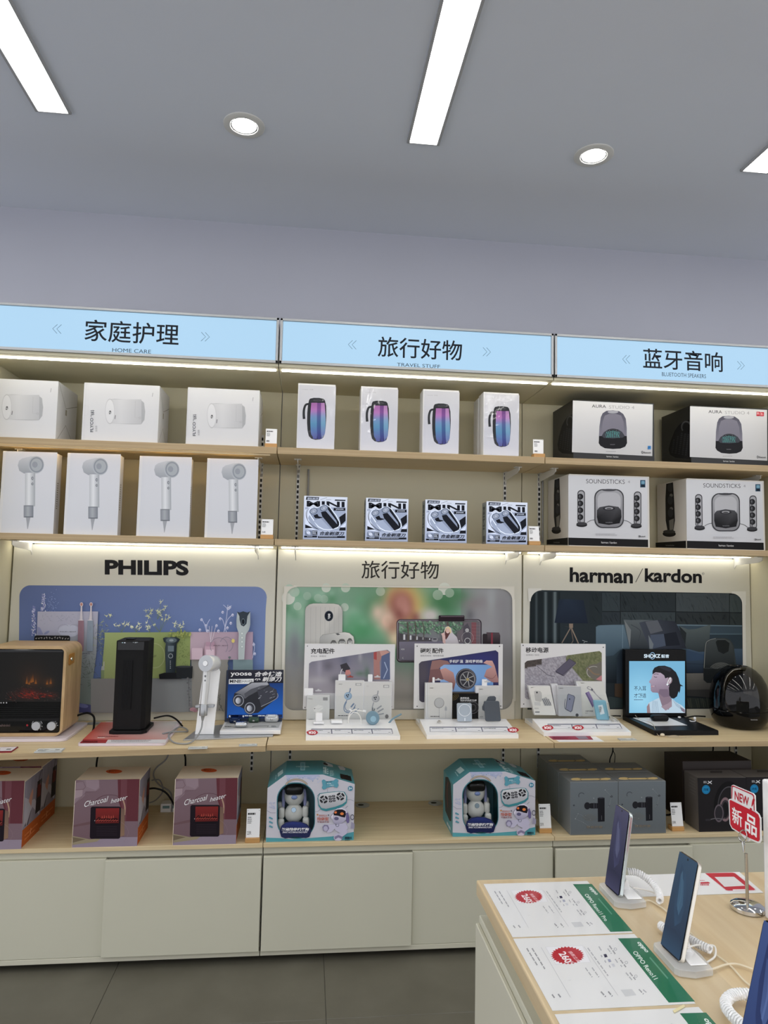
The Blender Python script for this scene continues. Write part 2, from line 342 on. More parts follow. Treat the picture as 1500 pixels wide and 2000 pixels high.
for s in range(3):
    x0 = (s-1)*W; x1 = x0+W; nm = SIDE[s]; g = .002
    u = thing('display_bay', f'{["left", "middle", "right"][s]} wall display bay with pale back panel and slotted rails', 'shelving', ((x0+x1)/2, 0, 0), 'wall display bays')
    MB().box(x0+g, x1-g, .002, .021, 0, 2.60).build('back_panel', BACK, u)
    for X in (x0+.088, x1-.088):
        r = MB().box(X-.007, X+.007, -.0035, .0015, .605, 2.19).build('slotted_rail', STEEL, u)
        h = MB(); z = .612
        while z < 2.17: h.box(X-.0046, X+.0046, -.0042, -.0036, z, z+.0145); z += .025
        h.build('rail_slots', DARK, r, kind='stuff')
    if s == 0: MB().box(x0-.02, x0-.0005, -.455, .02, 0, 2.62).build('side_panel', BACK, loc=(x0-.01, -.2, 0), label='tall pale side panel closing the left bay', cat='panel')
    if s == 2: MB().box(x1+.0005, x1+.02, -.455, .02, 0, 2.62).build('side_panel', BACK, loc=(x1+.01, -.2, 0), label='tall pale side panel closing the right bay', cat='panel')
    sg = thing('light_box_sign', ['backlit pale blue sign reading HOME CARE over the left bay', 'backlit pale blue sign reading TRAVEL STUFF over the middle bay', 'backlit pale blue sign reading BLUETOOTH SPEAKERS over the right bay'][s], 'sign', ((x0+x1)/2, -.40, 2.414), 'light box signs')
    MB().box(x0+.004, x1-.004, -.452, -.30, 2.416, 2.606).build('housing', ALU, sg)
    MB().box(x0+g, x1-g, -.452, .001, 2.402, 2.414).build('header_panel', BACK, sg)
    MB().box(x0+.0145, x1-.0145, -.4555, -.4525, 2.4275, 2.5975).build('light_panel', SIGNM, sg)
    f = MB()
    for a, b, c, d in ((x0+.003, x1-.003, 2.599, 2.609), (x0+.003, x1-.003, 2.4145, 2.426), (x0+.003, x0+.013, 2.4145, 2.609), (x1-.013, x1-.003, 2.4145, 2.609)): f.box(a, b, -.462, -.4525, c, d, .001, 1)
    f.build('frame', mat('sign frame', '#b9bbbb', .4, metal=.3), sg)
    a = Art((0, -.4556, 0), (0, -1, 0), gain=1, m=lambda X, Z: (X, -.4556, Z)); ink = (28, 32, 40); thin = (52, 78, 98)
    txt, sub, tb, sb, ch = [('家庭护理', 'HOME CARE', (-.791, 2.468, -.414, 2.560), (-.678, 2.4285, -.523, 2.4445), (-.9, -.306)), ('旅行好物', 'TRAVEL STUFF', (.419, 2.466, .787, 2.555), (.503, 2.4285, .691, 2.4435), (.309, .897)), ('蓝牙音响', 'BLUETOOTH SPEAKERS', (1.614, 2.480, 1.992, 2.574), (1.7, 2.4445, 1.909, 2.4625), (1.533, 2.078))][s]
    if s == 2: tb = (1.612, 2.476, 1.99, 2.568)
    a.t(txt, (tb[0], tb[1]), (tb[2], tb[1]), (tb[0], tb[3]), ink, .008); a.build('title', PRINT, sg)
    mk = lambda: Art((0, -.4556, 0), (0, -1, 0), gain=1, m=lambda X, Z: (X, -.4556, Z))
    a = mk(); a.t(sub, (sb[0], sb[1]), (sb[2], sb[1]), (sb[0], sb[3]), (60, 72, 84), 0); a.build('subtitle', PRINT, sg)
    for X, dr in ((ch[0], -1), (ch[1], 1)):
        a = mk()
        for o_ in (-.008, .008): a.l([(X+o_-dr*.009, 2.531), (X+o_+dr*.009, 2.512), (X+o_-dr*.009, 2.493)], .0016, thin)
        a.build('chevron', PRINT, sg)
    # led line under the sign
    l = MB().box(x0+.012, x1-.012, -.406, -.395, 2.3965, 2.4015, .001, 1).build('led_strip', LEDM, loc=((x0+x1)/2, -.40, 2.40)); tag(l, ['thin white LED line under the HOME CARE sign', 'thin white LED line under the TRAVEL STUFF sign', 'thin white LED line under the BLUETOOTH SPEAKERS sign'][s], 'light', 'LED lines under the signs')
    # shelves
    for lv, (zt, zb, yf) in enumerate(((2.077, 2.048, -.342), (1.678, 1.652, -.339))):
        sh = thing('shelf', f'{["upper", "lower"][lv]} light oak wall shelf of the {nm}', 'shelf', ((x0+x1)/2, yf/2, zb), f'{["upper", "lower"][lv]} wall shelves')
        MB().box(x0+.0022, x1-.0022, yf, -.004 if lv == 0 else -.0175, zb, zt, .0008, 1).build('board', WOOD, sh)
        MB().box(x0+.0024, x1-.0024, yf-.0007, yf-.00005, zb+.0006, zt-.0006).build('shaded_front', WOODE, sh)  # thin overlay that paints the shade onto the shelf front
        for X in (x0+.088, x1-.088): bracket(sh, X, zb, y0=-.018 if lv else -.0045)
        if lv == 1: MB().box(x0+.02, x1-.02, -.055, -.03, zb-.007, zb-.0008, .001, 1).build('led_strip', LEDU, sh)
        if lv == 0 and s == 0:
            MB().box(x0+.015, x1-.03, -.330, -.3275, zb-.0075, zb-.0004).build('led_cover', WOOD, sh)
            MB().box(x0+.02, x1-.10, -.322, -.308, zb-.004, zb-.0008, .001, 1).build('led_strip', LEDW, sh)
    # counter
    ct = thing('counter_board', f'light oak counter board of the {nm} carrying the demonstration products', 'counter', ((x0+x1)/2, -.23, .82), 'counter boards')
    if s == 0: MB().prism([(x0+.002, -.004, .82), (x1-.0022, -.004, .82), (x1-.0022, -.478, .8205), (x0+.002, -.585, .8205)], (0, 0, .0225)).build('board', WOOD, ct)
    else: MB().box(x0+.002, x1-.002, -.463, -.004, .82, .843, .001, 1).build('board', WOOD, ct)
    if s: MB().box(x0+.0022, x1-.0022, -.4638, -.46305, .8207, .8423).build('shaded_front', WOODE, ct)  # overlay with painted shade on the counter front
    else: MB().prism([(x0+.0022, -.58505, .8210), (x1-.0024, -.47805, .8210), (x1-.0024, -.4788, .8210), (x0+.0022, -.5858, .8210)], (0, 0, .0215)).build('shaded_front', WOODE, ct)
    for X in (x0+.088, x1-.088): bracket(ct, X, .82, .36, .04)
    # worktop + cabinet with sliding doors
    MB().box(x0+.001, x1-.001, -.469, -.001, .4437, .4602, .001, 1).build('worktop', WOOD, loc=((x0+x1)/2, -.23, .4437), label=f'light oak worktop board over the white cabinet of the {nm}', cat='worktop', group='cabinet worktops')
    cb = thing('base_cabinet', f'low white cabinet with two sliding doors under the {nm}', 'cabinet', ((x0+x1)/2, -.22, 0), 'low white cabinets')
    MB().box(x0+.0015, x1-.0015, -.43, 0, .028, .4432).build('body', LAM, cb)
    MB().box(x0+.0015, x1-.0015, -.448, -.43, .4125, .4432, .001, 1).build('top_rail', LAM, cb)
    MB().box(x0+.0015, x1-.0015, -.462, -.43, .028, .047, .001, 1).build('bottom_rail', LAM, cb)
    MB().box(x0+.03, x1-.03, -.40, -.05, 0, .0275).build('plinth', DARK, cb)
    mid = (x0+x1)/2
    fr, bk = ((mid-.002, x1-.004), (x0+.004, mid-.004)) if s == 0 else ((x0+.004, mid+.002), (mid+.004, x1-.004))
    MB().box(fr[0], fr[1], -.478, -.4625, .052, .4118, .0012, 1).build('door', LAMD, cb)
    MB().box(bk[0], bk[1], -.4615, -.431, .048, .4118, .0012, 1).build('door', LAMD, cb)
# cable conduits and grommets
for X, n_ in ((.137, 'left'), (1.305, 'right')):
    o = MB().tube([(X, -.006, 1.70), (X, -.006, 2.03)], .005, smooth=False).build('cable_conduit', mat('grey conduit', '#8f8f8b', .4), smooth=True, loc=(X, -.006, 1.7)); tag(o, f'thin grey cable conduit beside the rail at the {n_} of the middle silver boxes' if n_ == 'left' else 'thin grey cable conduit beside the rail left of the speaker boxes', 'conduit', 'thin cable conduits')
for u_, v_, lab in ((708, 1573, 'round metal cable grommet on the worktop beside the left puppy box'), (850, 1569, 'round metal cable grommet on the worktop beside the right puppy box')):
    p = AT(u_, v_, z=ZW); t = thing('cable_grommet', lab, 'grommet', p, 'cable grommets')
    MB().lathe([(.0, .0002), (.033, .0002), (.033, .0025), (.031, .0035), (0, .0035)], p, n=28).build('cover', ALU, t, smooth=True)
    MB().lathe([(0, .0037), (.014, .0037), (.014, .0042), (0, .0042)], p+Vector((-.008, -.004, 0)), n=16, sy=.7).build('opening', DARK, t)
p = AT(184, 1413, z=ZCU); t = thing('cable_grommet', 'grey cable grommet in the counter between fireplace and tower heater', 'grommet', p, 'cable grommets')
MB().lathe([(.0, .0002), (.03, .0002), (.03, .0025), (.028, .0035), (0, .0035)], p, n=28).build('cover', ALU, t, smooth=True)
# ================================================================== goods on the wall shelves
Z1, Z2 = 2.0774, 1.6784                       # tops of the upper and lower shelf
def face(yf, z=(0, 0, 1), **k): return Art((0, yf, 0), (0, -1, 0), z, **k)
def price_card(u, v, zt, label, w_=.052, h=.075, lean=.012, y=None, dx=0, price=''):
    p = AT(u, v, y=y) if y is not None else AT(u, v, z=zt); X, Y = p.x, p.y
    t = thing('price_card', label, 'price tag', (X, Y, zt), 'price cards in wooden holders')
    MB().box(X-w_/2, X+w_/2, Y, Y+.04, zt+.0002, zt+.018, .0015, 1).build('wooden_base', BLOCK, t)
    q = Vector((0, 1, lean/h*.0)); MB().prism([(X-w_*.46+dx, Y+.008, zt+.0185), (X+w_*.46+dx, Y+.008, zt+.0185), (X+w_*.46, Y+.008+lean, zt+h+.014), (X-w_*.46, Y+.008+lean, zt+h+.014)], (0, .0015, 0)).build('card', WHT, t)
    a = Art((0, 0, 0), (0, -1, 0), gain=1.3, m=lambda U, V: (X-w_*.46+U*w_*.92, Y+.008+lean*V, zt+.0185+V*(h-.0045)))
    a.e(.08, .94, .02, .014, (90, 90, 90)).e(.92, .94, .02, .014, (90, 90, 90)); a.bars(.08, .86, .8, .76, 1, (60, 60, 60), .7, 3); a.bars(.08, .72, .4, .46, 4, (120, 120, 120), .5, 5); a.t(price, (.08, .1), (.4, .1), (.08, .22), (70, 70, 70)) if price else a.bars(.08, .22, .38, .1, 1, (120, 120, 120), .9, 2)
    a.build('print', PRINT, t); return t
# --- humidifier boxes
def flyco(x0, x1, i):
    ord_ = ['white humidifier box at the left end of the upper shelf, cut by the edge', 'white humidifier box in the middle of the left upper shelf', 'white humidifier box right of the other two on the left upper shelf'][i]
    dp = [.25, .21, .21][i]
    t = carton('humidifier_box', ord_, x0, x1, -.318, dp, Z1, Z1+.252, WBOX, 'white humidifier boxes')
    B = -.318; o = x1-(-.511)   # art traced on the second box
    a = Art((0, B, 0), (0, -1, 0), gain=1.0, m=lambda U, V: (AT(U/2.6786, 580+V/2.6786, y=B).x+o, B, AT(U/2.6786, 580+V/2.6786, y=B).z+.001))
    def body(U, V): t_ = (U-565)/190; return mix((214, 214, 216), (180, 181, 184), abs(t_-.35)*1.1)
    a.p([(572, 536), (600, 534), (730, 541), (752, 552), (760, 600), (756, 645), (738, 668), (700, 668), (590, 664), (570, 664)], (188, 189, 191))
    a.g(580, 537, 740, 664, 14, 1, body)
    a.p([(740, 543), (754, 556), (759, 600), (755, 645), (740, 667)], (176, 177, 180))
    a.e(575, 600, 24, 64, (222, 222, 224)); a.ring(575, 600, 24, 2, (196, 196, 198), ry=64); a.e(576, 605, 7, 10, (170, 170, 172)); a.e(577, 600, 4, 4, (90, 90, 92)); a.e(573, 612, 3, 3, (100, 100, 102))
    a.l([(601, 640), (604, 620)], 3.5, (110, 110, 114)); a.l([(708, 545), (706, 632), (735, 634)], .8, (165, 166, 168)); a.ring(732, 634, 5, 1, (165, 165, 167)); a.l([(797, 523), (800, 503)], 3, (165, 165, 168))
    if x1 - x0 > .29 or i:
        a.t('FLYCO', (488, 708), (488, 634), (472, 708), (96, 98, 104), .02); a.t('飞科', (494, 630), (494, 592), (474, 630), (100, 102, 108), .015); a.t('加湿器', (509, 706), (509, 675), (498, 706), (165, 166, 170))
    a.l([(452, 452), (438, 742)], 1.2, (205, 205, 206)); a.l([(441, 570), (462, 571), (460, 622), (439, 621)], .8, (200, 200, 201))
    a.build('front_print', PRINT, t)
    s = Art((x1, 0, 0), (1, 0, 0), gain=1, m=lambda U, V: (x1, B+U*dp, Z1+V*.252))
    s.l([(0, 1), (.42, .62), (1, .78)], .008, (120, 118, 110)); s.l([(.05, 0), (.45, .33), (.95, 0)], .008, (120, 118, 110)); s.bars(.4, .6, .5, .4, 1, (160, 156, 140), .5)
    s.build('side_print', PRINT, t)
flyco(-1.196, -.931, 0); flyco(-.826, -.511, 1); flyco(-.393, -.084, 2)
price_card(529, 868, Z1, 'price card in wooden holder beside the rightmost humidifier box', .053, .072, y=-.325)
# --- colourful lamp speaker boxes
def lampbox():
    B = -.318; t = carton('lamp_speaker_box', 'white box with violet and blue lamp speaker picture, leftmost of four', .082, .247, B, .09, Z1, Z1+.293, WBOX, 'lamp speaker boxes')
    a = face(B, (560, 740, 6.25), gain=1.05); a.sat = .85
    a.p([(152, 70), (602, 95), (578, 858), (128, 838)], lambda U, V: mix((186, 187, 196), (208, 209, 220), V/860))
    a.T('Letsplay  乐致', 188, 120, 325, 134, (150, 150, 158), skew=6)
    a.l([(268, 306), (232, 318), (212, 370), (208, 430), (212, 490)], lambda q: 24+8*q, (34, 35, 40), True)
    P = [(272, 262), (284, 242), (330, 232), (400, 233), (450, 244), (466, 262), (482, 330), (484, 450), (478, 560), (468, 660), (448, 716), (410, 738), (350, 744), (300, 730), (270, 700), (256, 640), (248, 540), (250, 420), (258, 330)]
    a.p(P, (30, 31, 37))
    def grad(U, V):
        q = (V-295)/430; c = [(150, 74, 150), (176, 92, 178), (86, 130, 186), (54, 130, 178), (58, 96, 170), (62, 66, 148)]; i = min(4.999, max(0, q*5)); return mix(c[int(i)], c[min(5, int(i)+1)], i-int(i))
    band = lambda k: (lambda U, V: mix(grad(U, V), (0, 0, 0), .0) if k == 0 else mix(grad(U, V), (210, 225, 230) if k > 0 else (30, 20, 90), abs(k)))
    for xa, xb, ya, yb, k in ((300, 372, 292, 740, .12), (372, 420, 294, 742, -.35), (420, 462, 294, 738, .28)):
        n = 16; pts = []; F = []
        for j in range(n+1):
            q = j/n; V = ya+(yb-ya)*q; bulge = 12*math.sin(math.pi*q)-(14*max(0, q-.85)/.15); m_ = (xa+xb)/2
            L_ = xa-(bulge if xa == 300 else bulge*.3)+(0 if xa != 300 else 0); Rr = xb+(bulge if xb == 462 else bulge*.3)
            if q > .93: L_ += 10 if xa == 300 else 0; Rr -= 14 if xb == 462 else 0
            pts += [(L_, V*.985+4), (Rr, V*.985+4)]
        a.add(pts, [(2*j, 2*j+1, 2*j+3, 2*j+2) for j in range(n)], band(k))
    a.e(368, 264, 84, 22, (38, 39, 44)); a.e(372, 262, 52, 12, (62, 63, 68)); a.l([(345, 258), (400, 266)], 5, (30, 30, 34))
    a.build('front_print', PRINTW, t); return t
lb = lampbox(); X0 = .082
for u, v, lab, dz in ((704, 757, 'white box with violet and blue lamp speaker picture, second from the left', .0), (825, 765, 'white box with violet and blue lamp speaker picture, third from the left', .0), (943, 771, 'white box with violet and blue lamp speaker picture, rightmost of four', .0)):
    copy_tree(lb, (AT(u+1.5, v, y=-.318).x-X0, 0, dz), lab)
xr = AT(944.5, 771, y=-.318).x
MB().box(xr-.002, xr+.16, -.226, -.14, Z1, Z1+.286, .001, 1).build('lamp_speaker_box', WBOX, loc=(xr+.08, -.18, Z1), label='plain side of a white box hidden behind the rightmost lamp speaker box', cat='box', group='lamp speaker boxes')
price_card(1054, 891, Z1, 'price card in wooden holder between lamp boxes and black speaker boxes', .053, .072, y=-.325, dx=-.004)
# --- smoked dome speaker boxes (white front, black base band)
def aura():
    B = -.308; x0, x1 = 1.346, 1.738
    t = carton('dome_speaker_box', 'white fronted black speaker box with smoked dome picture, left of two', x0, x1, B, .27, Z1, Z1+.279, mat('black carton', '#19191b', .45), 'dome speaker boxes')
    a = face(B, (1040, 640, 3.2609), gain=1.25)
    W0 = lambda U, V: mix((196, 196, 198), (176, 176, 178), (V-460)/380)
    a.p([(257, 464), (766, 489), (763, 818), (251, 793)], W0)
    a.T('AURA', 378, 489, 468, 509, (60, 60, 64), .004, skew=3); a.T('STUDIO 4', 487, 495, 648, 515, (140, 140, 144), -.005, skew=4)
    a.p([(435, 570), (447, 545), (470, 530), (512, 526), (552, 532), (578, 550), (594, 580), (600, 640), (600, 705), (422, 705), (426, 630)], lambda U, V: mix((74, 74, 86), (120, 118, 130), (V-530)/180))
    a.p([(446, 600), (460, 560), (490, 548), (530, 548), (565, 560), (580, 600), (586, 700), (440, 700)], (112, 110, 122)); a.e(512, 537, 34, 9, (150, 150, 158))
    a.p([(424, 690), (600, 690), (602, 735), (590, 758), (560, 770), (512, 773), (460, 768), (432, 752), (421, 735)], (26, 26, 30))
    a.p([(440, 690), (455, 665), (482, 648), (512, 643), (545, 648), (570, 664), (588, 690), (575, 700), (512, 706), (455, 702)], (58, 60, 68)); a.e(512, 654, 32, 11, (38, 38, 44)); a.ring(512, 654, 24, 4, (90, 90, 96), ry=7)
    for i in range(7):
        x = 470+i*13; a.l([(x, 655+abs(i-3)*3), (x+10-i*3, 678), (x+4, 700)], 2.4, (86, 158, 152)); a.l([(x+8, 655+abs(i-3)*3), (x-4+i, 678), (x, 700)], 2, (70, 130, 130))
    a.T('harman/kardon', 494, 741, 524, 747, (140, 140, 144)); a.bars(468, 787, 553, 793, 1, (140, 140, 142))
    a.T('Bluetooth', 708, 790, 753, 801, (40, 40, 44), .01, skew=1); a.ring(699, 794, 5, 2.2, (30, 30, 34), ry=7)
    a.T('harman / kardon', 471, 815, 546, 825, (196, 196, 198), skew=3)
    a.build('front_print', PRINT, t)
    s = Art((x0, 0, 0), (-1, 0, 0), (1040, 640, 3.2609), gain=1.0)
    s.p([(255, 552), (228, 562), (206, 590), (188, 625), (170, 690), (160, 745), (166, 780), (190, 800), (255, 806)], (30, 30, 33))
    s.e(240, 610, 18, 38, (22, 22, 24), 12); s.ring(240, 600, 20, 6, (78, 78, 80), ry=36, a0=140, a1=330)
    for i in range(11):
        for j in range(6):
            x, y = 250-j*15-i*1.2, 650+i*13-j*4
            if 172+max(0, 5-i)*9 < x < 252: s.e(x, y, 5, 4.5, (52, 52, 55), n=8)
    s.build('side_print', PRINT, t); return t
au = aura(); au_ = au; copy_tree(au, (AT(1348.5, 793, y=-.308).x-1.346, 0, -.001), 'white fronted black speaker box with smoked dome picture, right of two with red award mark')
a = face(-.308, (1040, 640, 3.2609), gain=1.2, off=.002); a.r(1425, 536, 1447, 563, (176, 40, 56)); a.r(1449, 538, 1472, 564, (176, 40, 56)); a.bars(1428, 541, 1444, 556, 2, (230, 190, 190)); a.bars(1452, 543, 1469, 560, 3, (230, 190, 190))
a.build('award_mark', PRINT, bpy.data.objects['dome_speaker_box.001'])
a = face(-.308, (1040, 640, 3.2609), gain=1.2, off=.002); a.r(733, 753, 753, 775, (62, 120, 176)); a.bars(736, 762, 750, 768, 1, (120, 160, 200)); a.build('blue_mark', PRINT, au_)
# --- lower shelf: hair dryer boxes
def dryer():
    B = -.316; x0, x1 = -.879, -.667
    t = carton('hair_dryer_box', 'shrink wrapped white hair dryer box, second from the left', x0, x1, B, .08, Z2, Z2+.345, WBOX, 'hair dryer boxes')
    a = face(B, (0, 860, 2.6786), gain=1.22)
    a.p([(370, 66), (633, 73), (613, 499), (345, 493)], lambda U, V: mix((196, 197, 202), (188, 190, 196), (V-66)/430))
    hd = lambda U, V: mix((206, 208, 212), (150, 154, 160), abs((U-455)/70)*.8)
    a.p([(452, 104), (500, 92), (548, 98), (530, 172), (500, 182), (462, 182), (438, 168), (430, 140), (436, 116)], lambda U, V: mix((180, 183, 188), (138, 142, 149), (V-95)/90))
    a.e(524, 137, 41, 45, (160, 165, 171), 0); a.e(526, 137, 36, 40, (126, 132, 140)); a.e(526, 137, 29, 33, (152, 157, 163)); a.e(518, 136, 14, 16, (132, 138, 146))
    a.g(468, 178, 520, 352, 10, 1, lambda U, V: mix((206, 208, 211), (146, 150, 156), abs((U-488)/32)))
    a.g(462, 350, 512, 410, 10, 1, lambda U, V: mix((150, 154, 160), (104, 109, 117), abs((U-484)/28))); a.r(462, 347, 512, 352, (108, 112, 118)); a.r(466, 404, 510, 410, (92, 96, 104))
    a.p([(474, 410), (497, 410), (490, 440), (484, 470), (481, 470), (478, 440)], (140, 143, 149))
    for y, r in ((207, 9), (236, 7)): a.e(506, y, 6, r, (98, 102, 110)); a.e(507, y, 3.5, r-3, (150, 153, 158))
    a.build('front_print', PRINTW, t)
    s = Art((x1, 0, 0), (1, 0, 0), gain=1, m=lambda U, V: (x1, B+U*.08, Z2+V*.345))
    for i in range(12): s.r(.45, .32+i*.028, .62, .335+i*.028, (150, 144, 132))
    s.build('side_print', PRINT, t); return t
hd_ = dryer(); labs = ['plain white hair dryer box at the left end of the lower shelf', 'shrink wrapped white hair dryer box, third from the left', 'white hair dryer box under wavy shrink wrap, rightmost beside the price card']
for (u, v), lab in zip(((6, 880), (273, 889), (405, 894)), labs): copy_tree(hd_, (AT(u, v, y=-.316).x+.879, 0, -.002), lab)
price_card(521, 1047, Z2, 'price card in wooden holder beside the rightmost hair dryer box', .055, .072, y=-.325, price='549.')
# --- silver shaver boxes
def mini():
    B = -.316; x0, x1 = .121, .312
    t = carton('shaver_box', 'silver and black shaver box with MINI lettering, leftmost of four', x0, x1, B, .075, Z2, Z2+.19, mat('silver carton', '#9a9ca2', .4, metal=.6), 'silver shaver boxes')
    a = face(B, (560, 960, 5.7692), gain=1.15); K = (26, 28, 34); S = (182, 190, 205)
    a.p([(197, 48), (684, 65), (668, 545), (183, 532)], lambda U, V: mix((198, 204, 214), (150, 160, 182), (V-50)/480))
    a.p([(222, 58), (366, 64), (358, 96), (216, 94)], K); a.T('潮玩剃须', 228, 66, 356, 90, S, .01, .2, skew=3)
    a.l([(380, 92), (455, 68)], 3, K); a.p([(545, 90), (664, 94), (660, 108), (540, 104)], K); a.bars(445, 90, 520, 97, 1, (90, 92, 98))
    a.T('MINI', 225, 104, 652, 170, K, .03, 0, skew=12)
    a.r(208, 178, 664, 440, (146, 156, 176)); a.p([(208, 205), (250, 178), (300, 178), (240, 300), (300, 420), (350, 440), (208, 420)], (196, 204, 220))
    a.p([(590, 290), (664, 240), (664, 330), (610, 380)], K); a.p([(600, 400), (664, 350), (664, 380), (640, 440), (600, 430)], (196, 204, 220)); a.p([(208, 370), (300, 410), (208, 415)], K); a.p([(600, 405), (664, 405), (664, 440), (590, 440)], K)
    for r_ in (0, 16): a.l([(252-r_, 185), (226-r_*.5, 250), (240, 330), (300+r_, 400), (360, 425)], 4, K, True)
    a.p([(255, 215), (290, 185), (350, 178), (400, 150), (450, 148), (490, 175), (560, 265), (598, 340), (602, 380), (570, 415), (480, 436), (410, 430), (350, 400), (300, 330), (262, 270)], (212, 220, 234))
    a.p([(262, 218), (295, 192), (352, 184), (400, 158), (446, 156), (482, 180), (552, 270), (590, 345), (592, 378), (565, 406), (480, 427), (414, 421), (360, 392), (310, 322), (270, 265)], (130, 140, 160))
    a.p([(455, 160), (482, 180), (590, 345), (590, 380), (575, 395), (560, 330), (465, 205)], K)
    a.p([(385, 232), (440, 222), (588, 392), (520, 424), (400, 280)], K); a.p([(300, 270), (345, 252), (360, 280), (410, 292), (370, 305), (320, 300)], K)
    a.p([(300, 330), (380, 300), (500, 426), (414, 421), (360, 392)], (150, 160, 180))
    for cx, cy_ in ((302, 222), (420, 188)): a.e(cx, cy_, 48, 36, (96, 106, 124), -20); a.e(cx, cy_, 34, 25, (160, 168, 184), -20); a.ring(cx, cy_, 22, 4, K, ry=15)
    a.r(528, 186, 660, 216, K); a.T('yoose', 552, 194, 640, 211, S, .02)
    a.rr(205, 440, 285, 492, 6, (110, 120, 140)); a.e(245, 464, 30, 22, (190, 198, 214), 30); a.ring(245, 464, 26, 4, K, ry=19)
    a.r(288, 440, 344, 492, K); a.T('MAX', 292, 444, 340, 456, S, .02); a.bars(292, 460, 340, 488, 3, S)
    a.T('合金剃须刀', 372, 448, 650, 492, K, .03, .3, skew=6)
    a.r(196, 498, 342, 518, K); a.r(352, 502, 656, 524, K); a.bars(230, 504, 310, 512, 1, S); a.bars(362, 508, 640, 516, 1, S)
    a.build('front_print', PRINTM, t)
    s = Art((x0, 0, 0), (-1, 0, 0), gain=1, m=lambda U, V: (x0, B+.075*(1-U), Z2+.19*V)); s.r(.05, .05, .95, .95, (140, 146, 140)); s.t('MINI', (.7, .9), (.7, .35), (.25, .9), (84, 88, 88), .03); s.r(.3, .06, .8, .2, (90, 94, 94)); s.build('side_print', PRINT, t)
    return t
mn = mini()
for u, lab in ((712.5, 'silver and black shaver box with MINI lettering, second from the left'), (829, 'silver and black shaver box with MINI lettering, third from the left'), (949, 'brightest silver shaver box with MINI lettering, rightmost beside the price card')):
    copy_tree(mn, (AT(u, 1060, y=-.316).x-.1205, 0, 0), lab)
price_card(1045, 1058, Z2, 'price card in wooden holder between silver shaver boxes and white speaker boxes', .053, .072, y=-.325)
# --- speaker set boxes
def sticks():
    B = -.306; x0, x1 = 1.326, 1.712
    t = carton('speaker_set_box', 'white speaker set box with black base band, left of two on the lower shelf', x0, x1, B, .28, Z2, Z2+.331, mat('speaker carton', '#cfcbc4', .5), 'speaker set boxes')
    a = face(B, (1000, 900, 3), gain=1.22)
    a.p([(330, 84), (793, 100), (797, 462), (330, 450)], lambda U, V: mix((196, 197, 200), (182, 183, 187), (V-90)/370)); a.p([(330, 450), (797, 462), (798, 506), (330, 494)], (18, 18, 20))
    a.T('SOUNDSTICKS', 434, 107, 660, 132, (56, 56, 60), -.006, skew=4); a.T('4', 678, 116, 691, 131, (140, 140, 144))
    a.r(751, 113, 781, 156, (40, 70, 92)); a.rr(757, 118, 777, 136, 3, (110, 150, 170)); a.r(757, 142, 777, 152, (14, 20, 28))
    for cx, s_ in ((405, 0), (735, 8)):
        a.rr(cx-22, 172+s_, cx+22, 372+s_, 20, (58, 58, 62)); a.rr(cx-17, 178+s_, cx+17, 366+s_, 15, (150, 150, 154)); a.g(cx-12, 195+s_, cx-4, 360+s_, 1, 1, (90, 90, 94))
        for k in range(4): y = 210+k*40+s_; a.e(cx-5, y, 17, 17, (22, 22, 24)); a.e(cx-8, y, 10, 13, (48, 48, 52)); a.e(cx-9, y-2, 4, 7, (90, 90, 94))
        a.e(cx+3 if s_ == 0 else cx-8, 376+s_, 32, 12, (24, 24, 26)); a.e(cx+3 if s_ == 0 else cx-8, 369+s_, 31, 10, (54, 54, 58))
    a.l([(438, 362), (460, 350), (488, 345)], 2.4, (30, 30, 32), True); a.l([(652, 348), (680, 356), (700, 370)], 2.4, (30, 30, 32), True)
    a.rr(482, 166, 654, 394, 48, (50, 50, 54)); a.rr(488, 172, 648, 388, 44, lambda U, V: mix((150, 150, 154), (120, 120, 124), (V-170)/200)); a.rr(500, 186, 636, 300, 40, (166, 166, 170))
    a.p([(497, 290), (512, 272), (566, 262), (622, 270), (638, 290), (640, 330), (630, 366), (566, 376), (505, 366), (496, 330)], lambda U, V: mix((72, 72, 76), (22, 22, 25), (V-265)/60)); a.e(567, 280, 36, 12, (40, 40, 44)); a.e(567, 279, 24, 7, (150, 150, 154)); a.e(567, 281, 16, 4, (60, 60, 62))
    a.e(567, 172, 40, 7, (70, 70, 74)); a.T('harman/kardon', 548, 358, 588, 364, (140, 140, 144)); a.bars(488, 426, 642, 440, 2, (160, 160, 164)); a.T('Bluetooth', 748, 438, 780, 448, (40, 40, 44), .01)
    a.ring(744, 443, 3.5, 1.6, (30, 30, 34), ry=5); a.T('harman / kardon', 522, 472, 612, 484, (204, 204, 206), skew=2)
    a.build('front_print', PRINT, t)
    s = Art((x0, 0, 0), (-1, 0, 0), (1000, 900, 3), gain=1.0)
    s.p([(328, 450), (204, 463), (204, 490), (328, 494)], (18, 18, 20)); s.p([(250, 112), (278, 102), (282, 220), (284, 330), (276, 400), (254, 400), (246, 330), (246, 200)], (26, 26, 28))
    for k in range(3): s.e(266, 135+k*75, 11, 26, (50, 50, 54)); s.e(270, 180+k*80, 7, 10, (110, 108, 104))
    s.e(260, 410, 27, 18, (20, 20, 22)); s.e(260, 397, 25, 11, (56, 56, 58)); s.p([(260, 330), (280, 318), (277, 385), (262, 388)], (120, 118, 112)); s.T('harman/kardon', 245, 474, 280, 482, (140, 140, 140))
    s.build('side_print', PRINT, t); return t
ss = sticks(); copy_tree(ss, (AT(1341, 940, y=-.306).x-1.3255, 0, -.001), 'white speaker set box with black base band, right of two on the lower shelf')
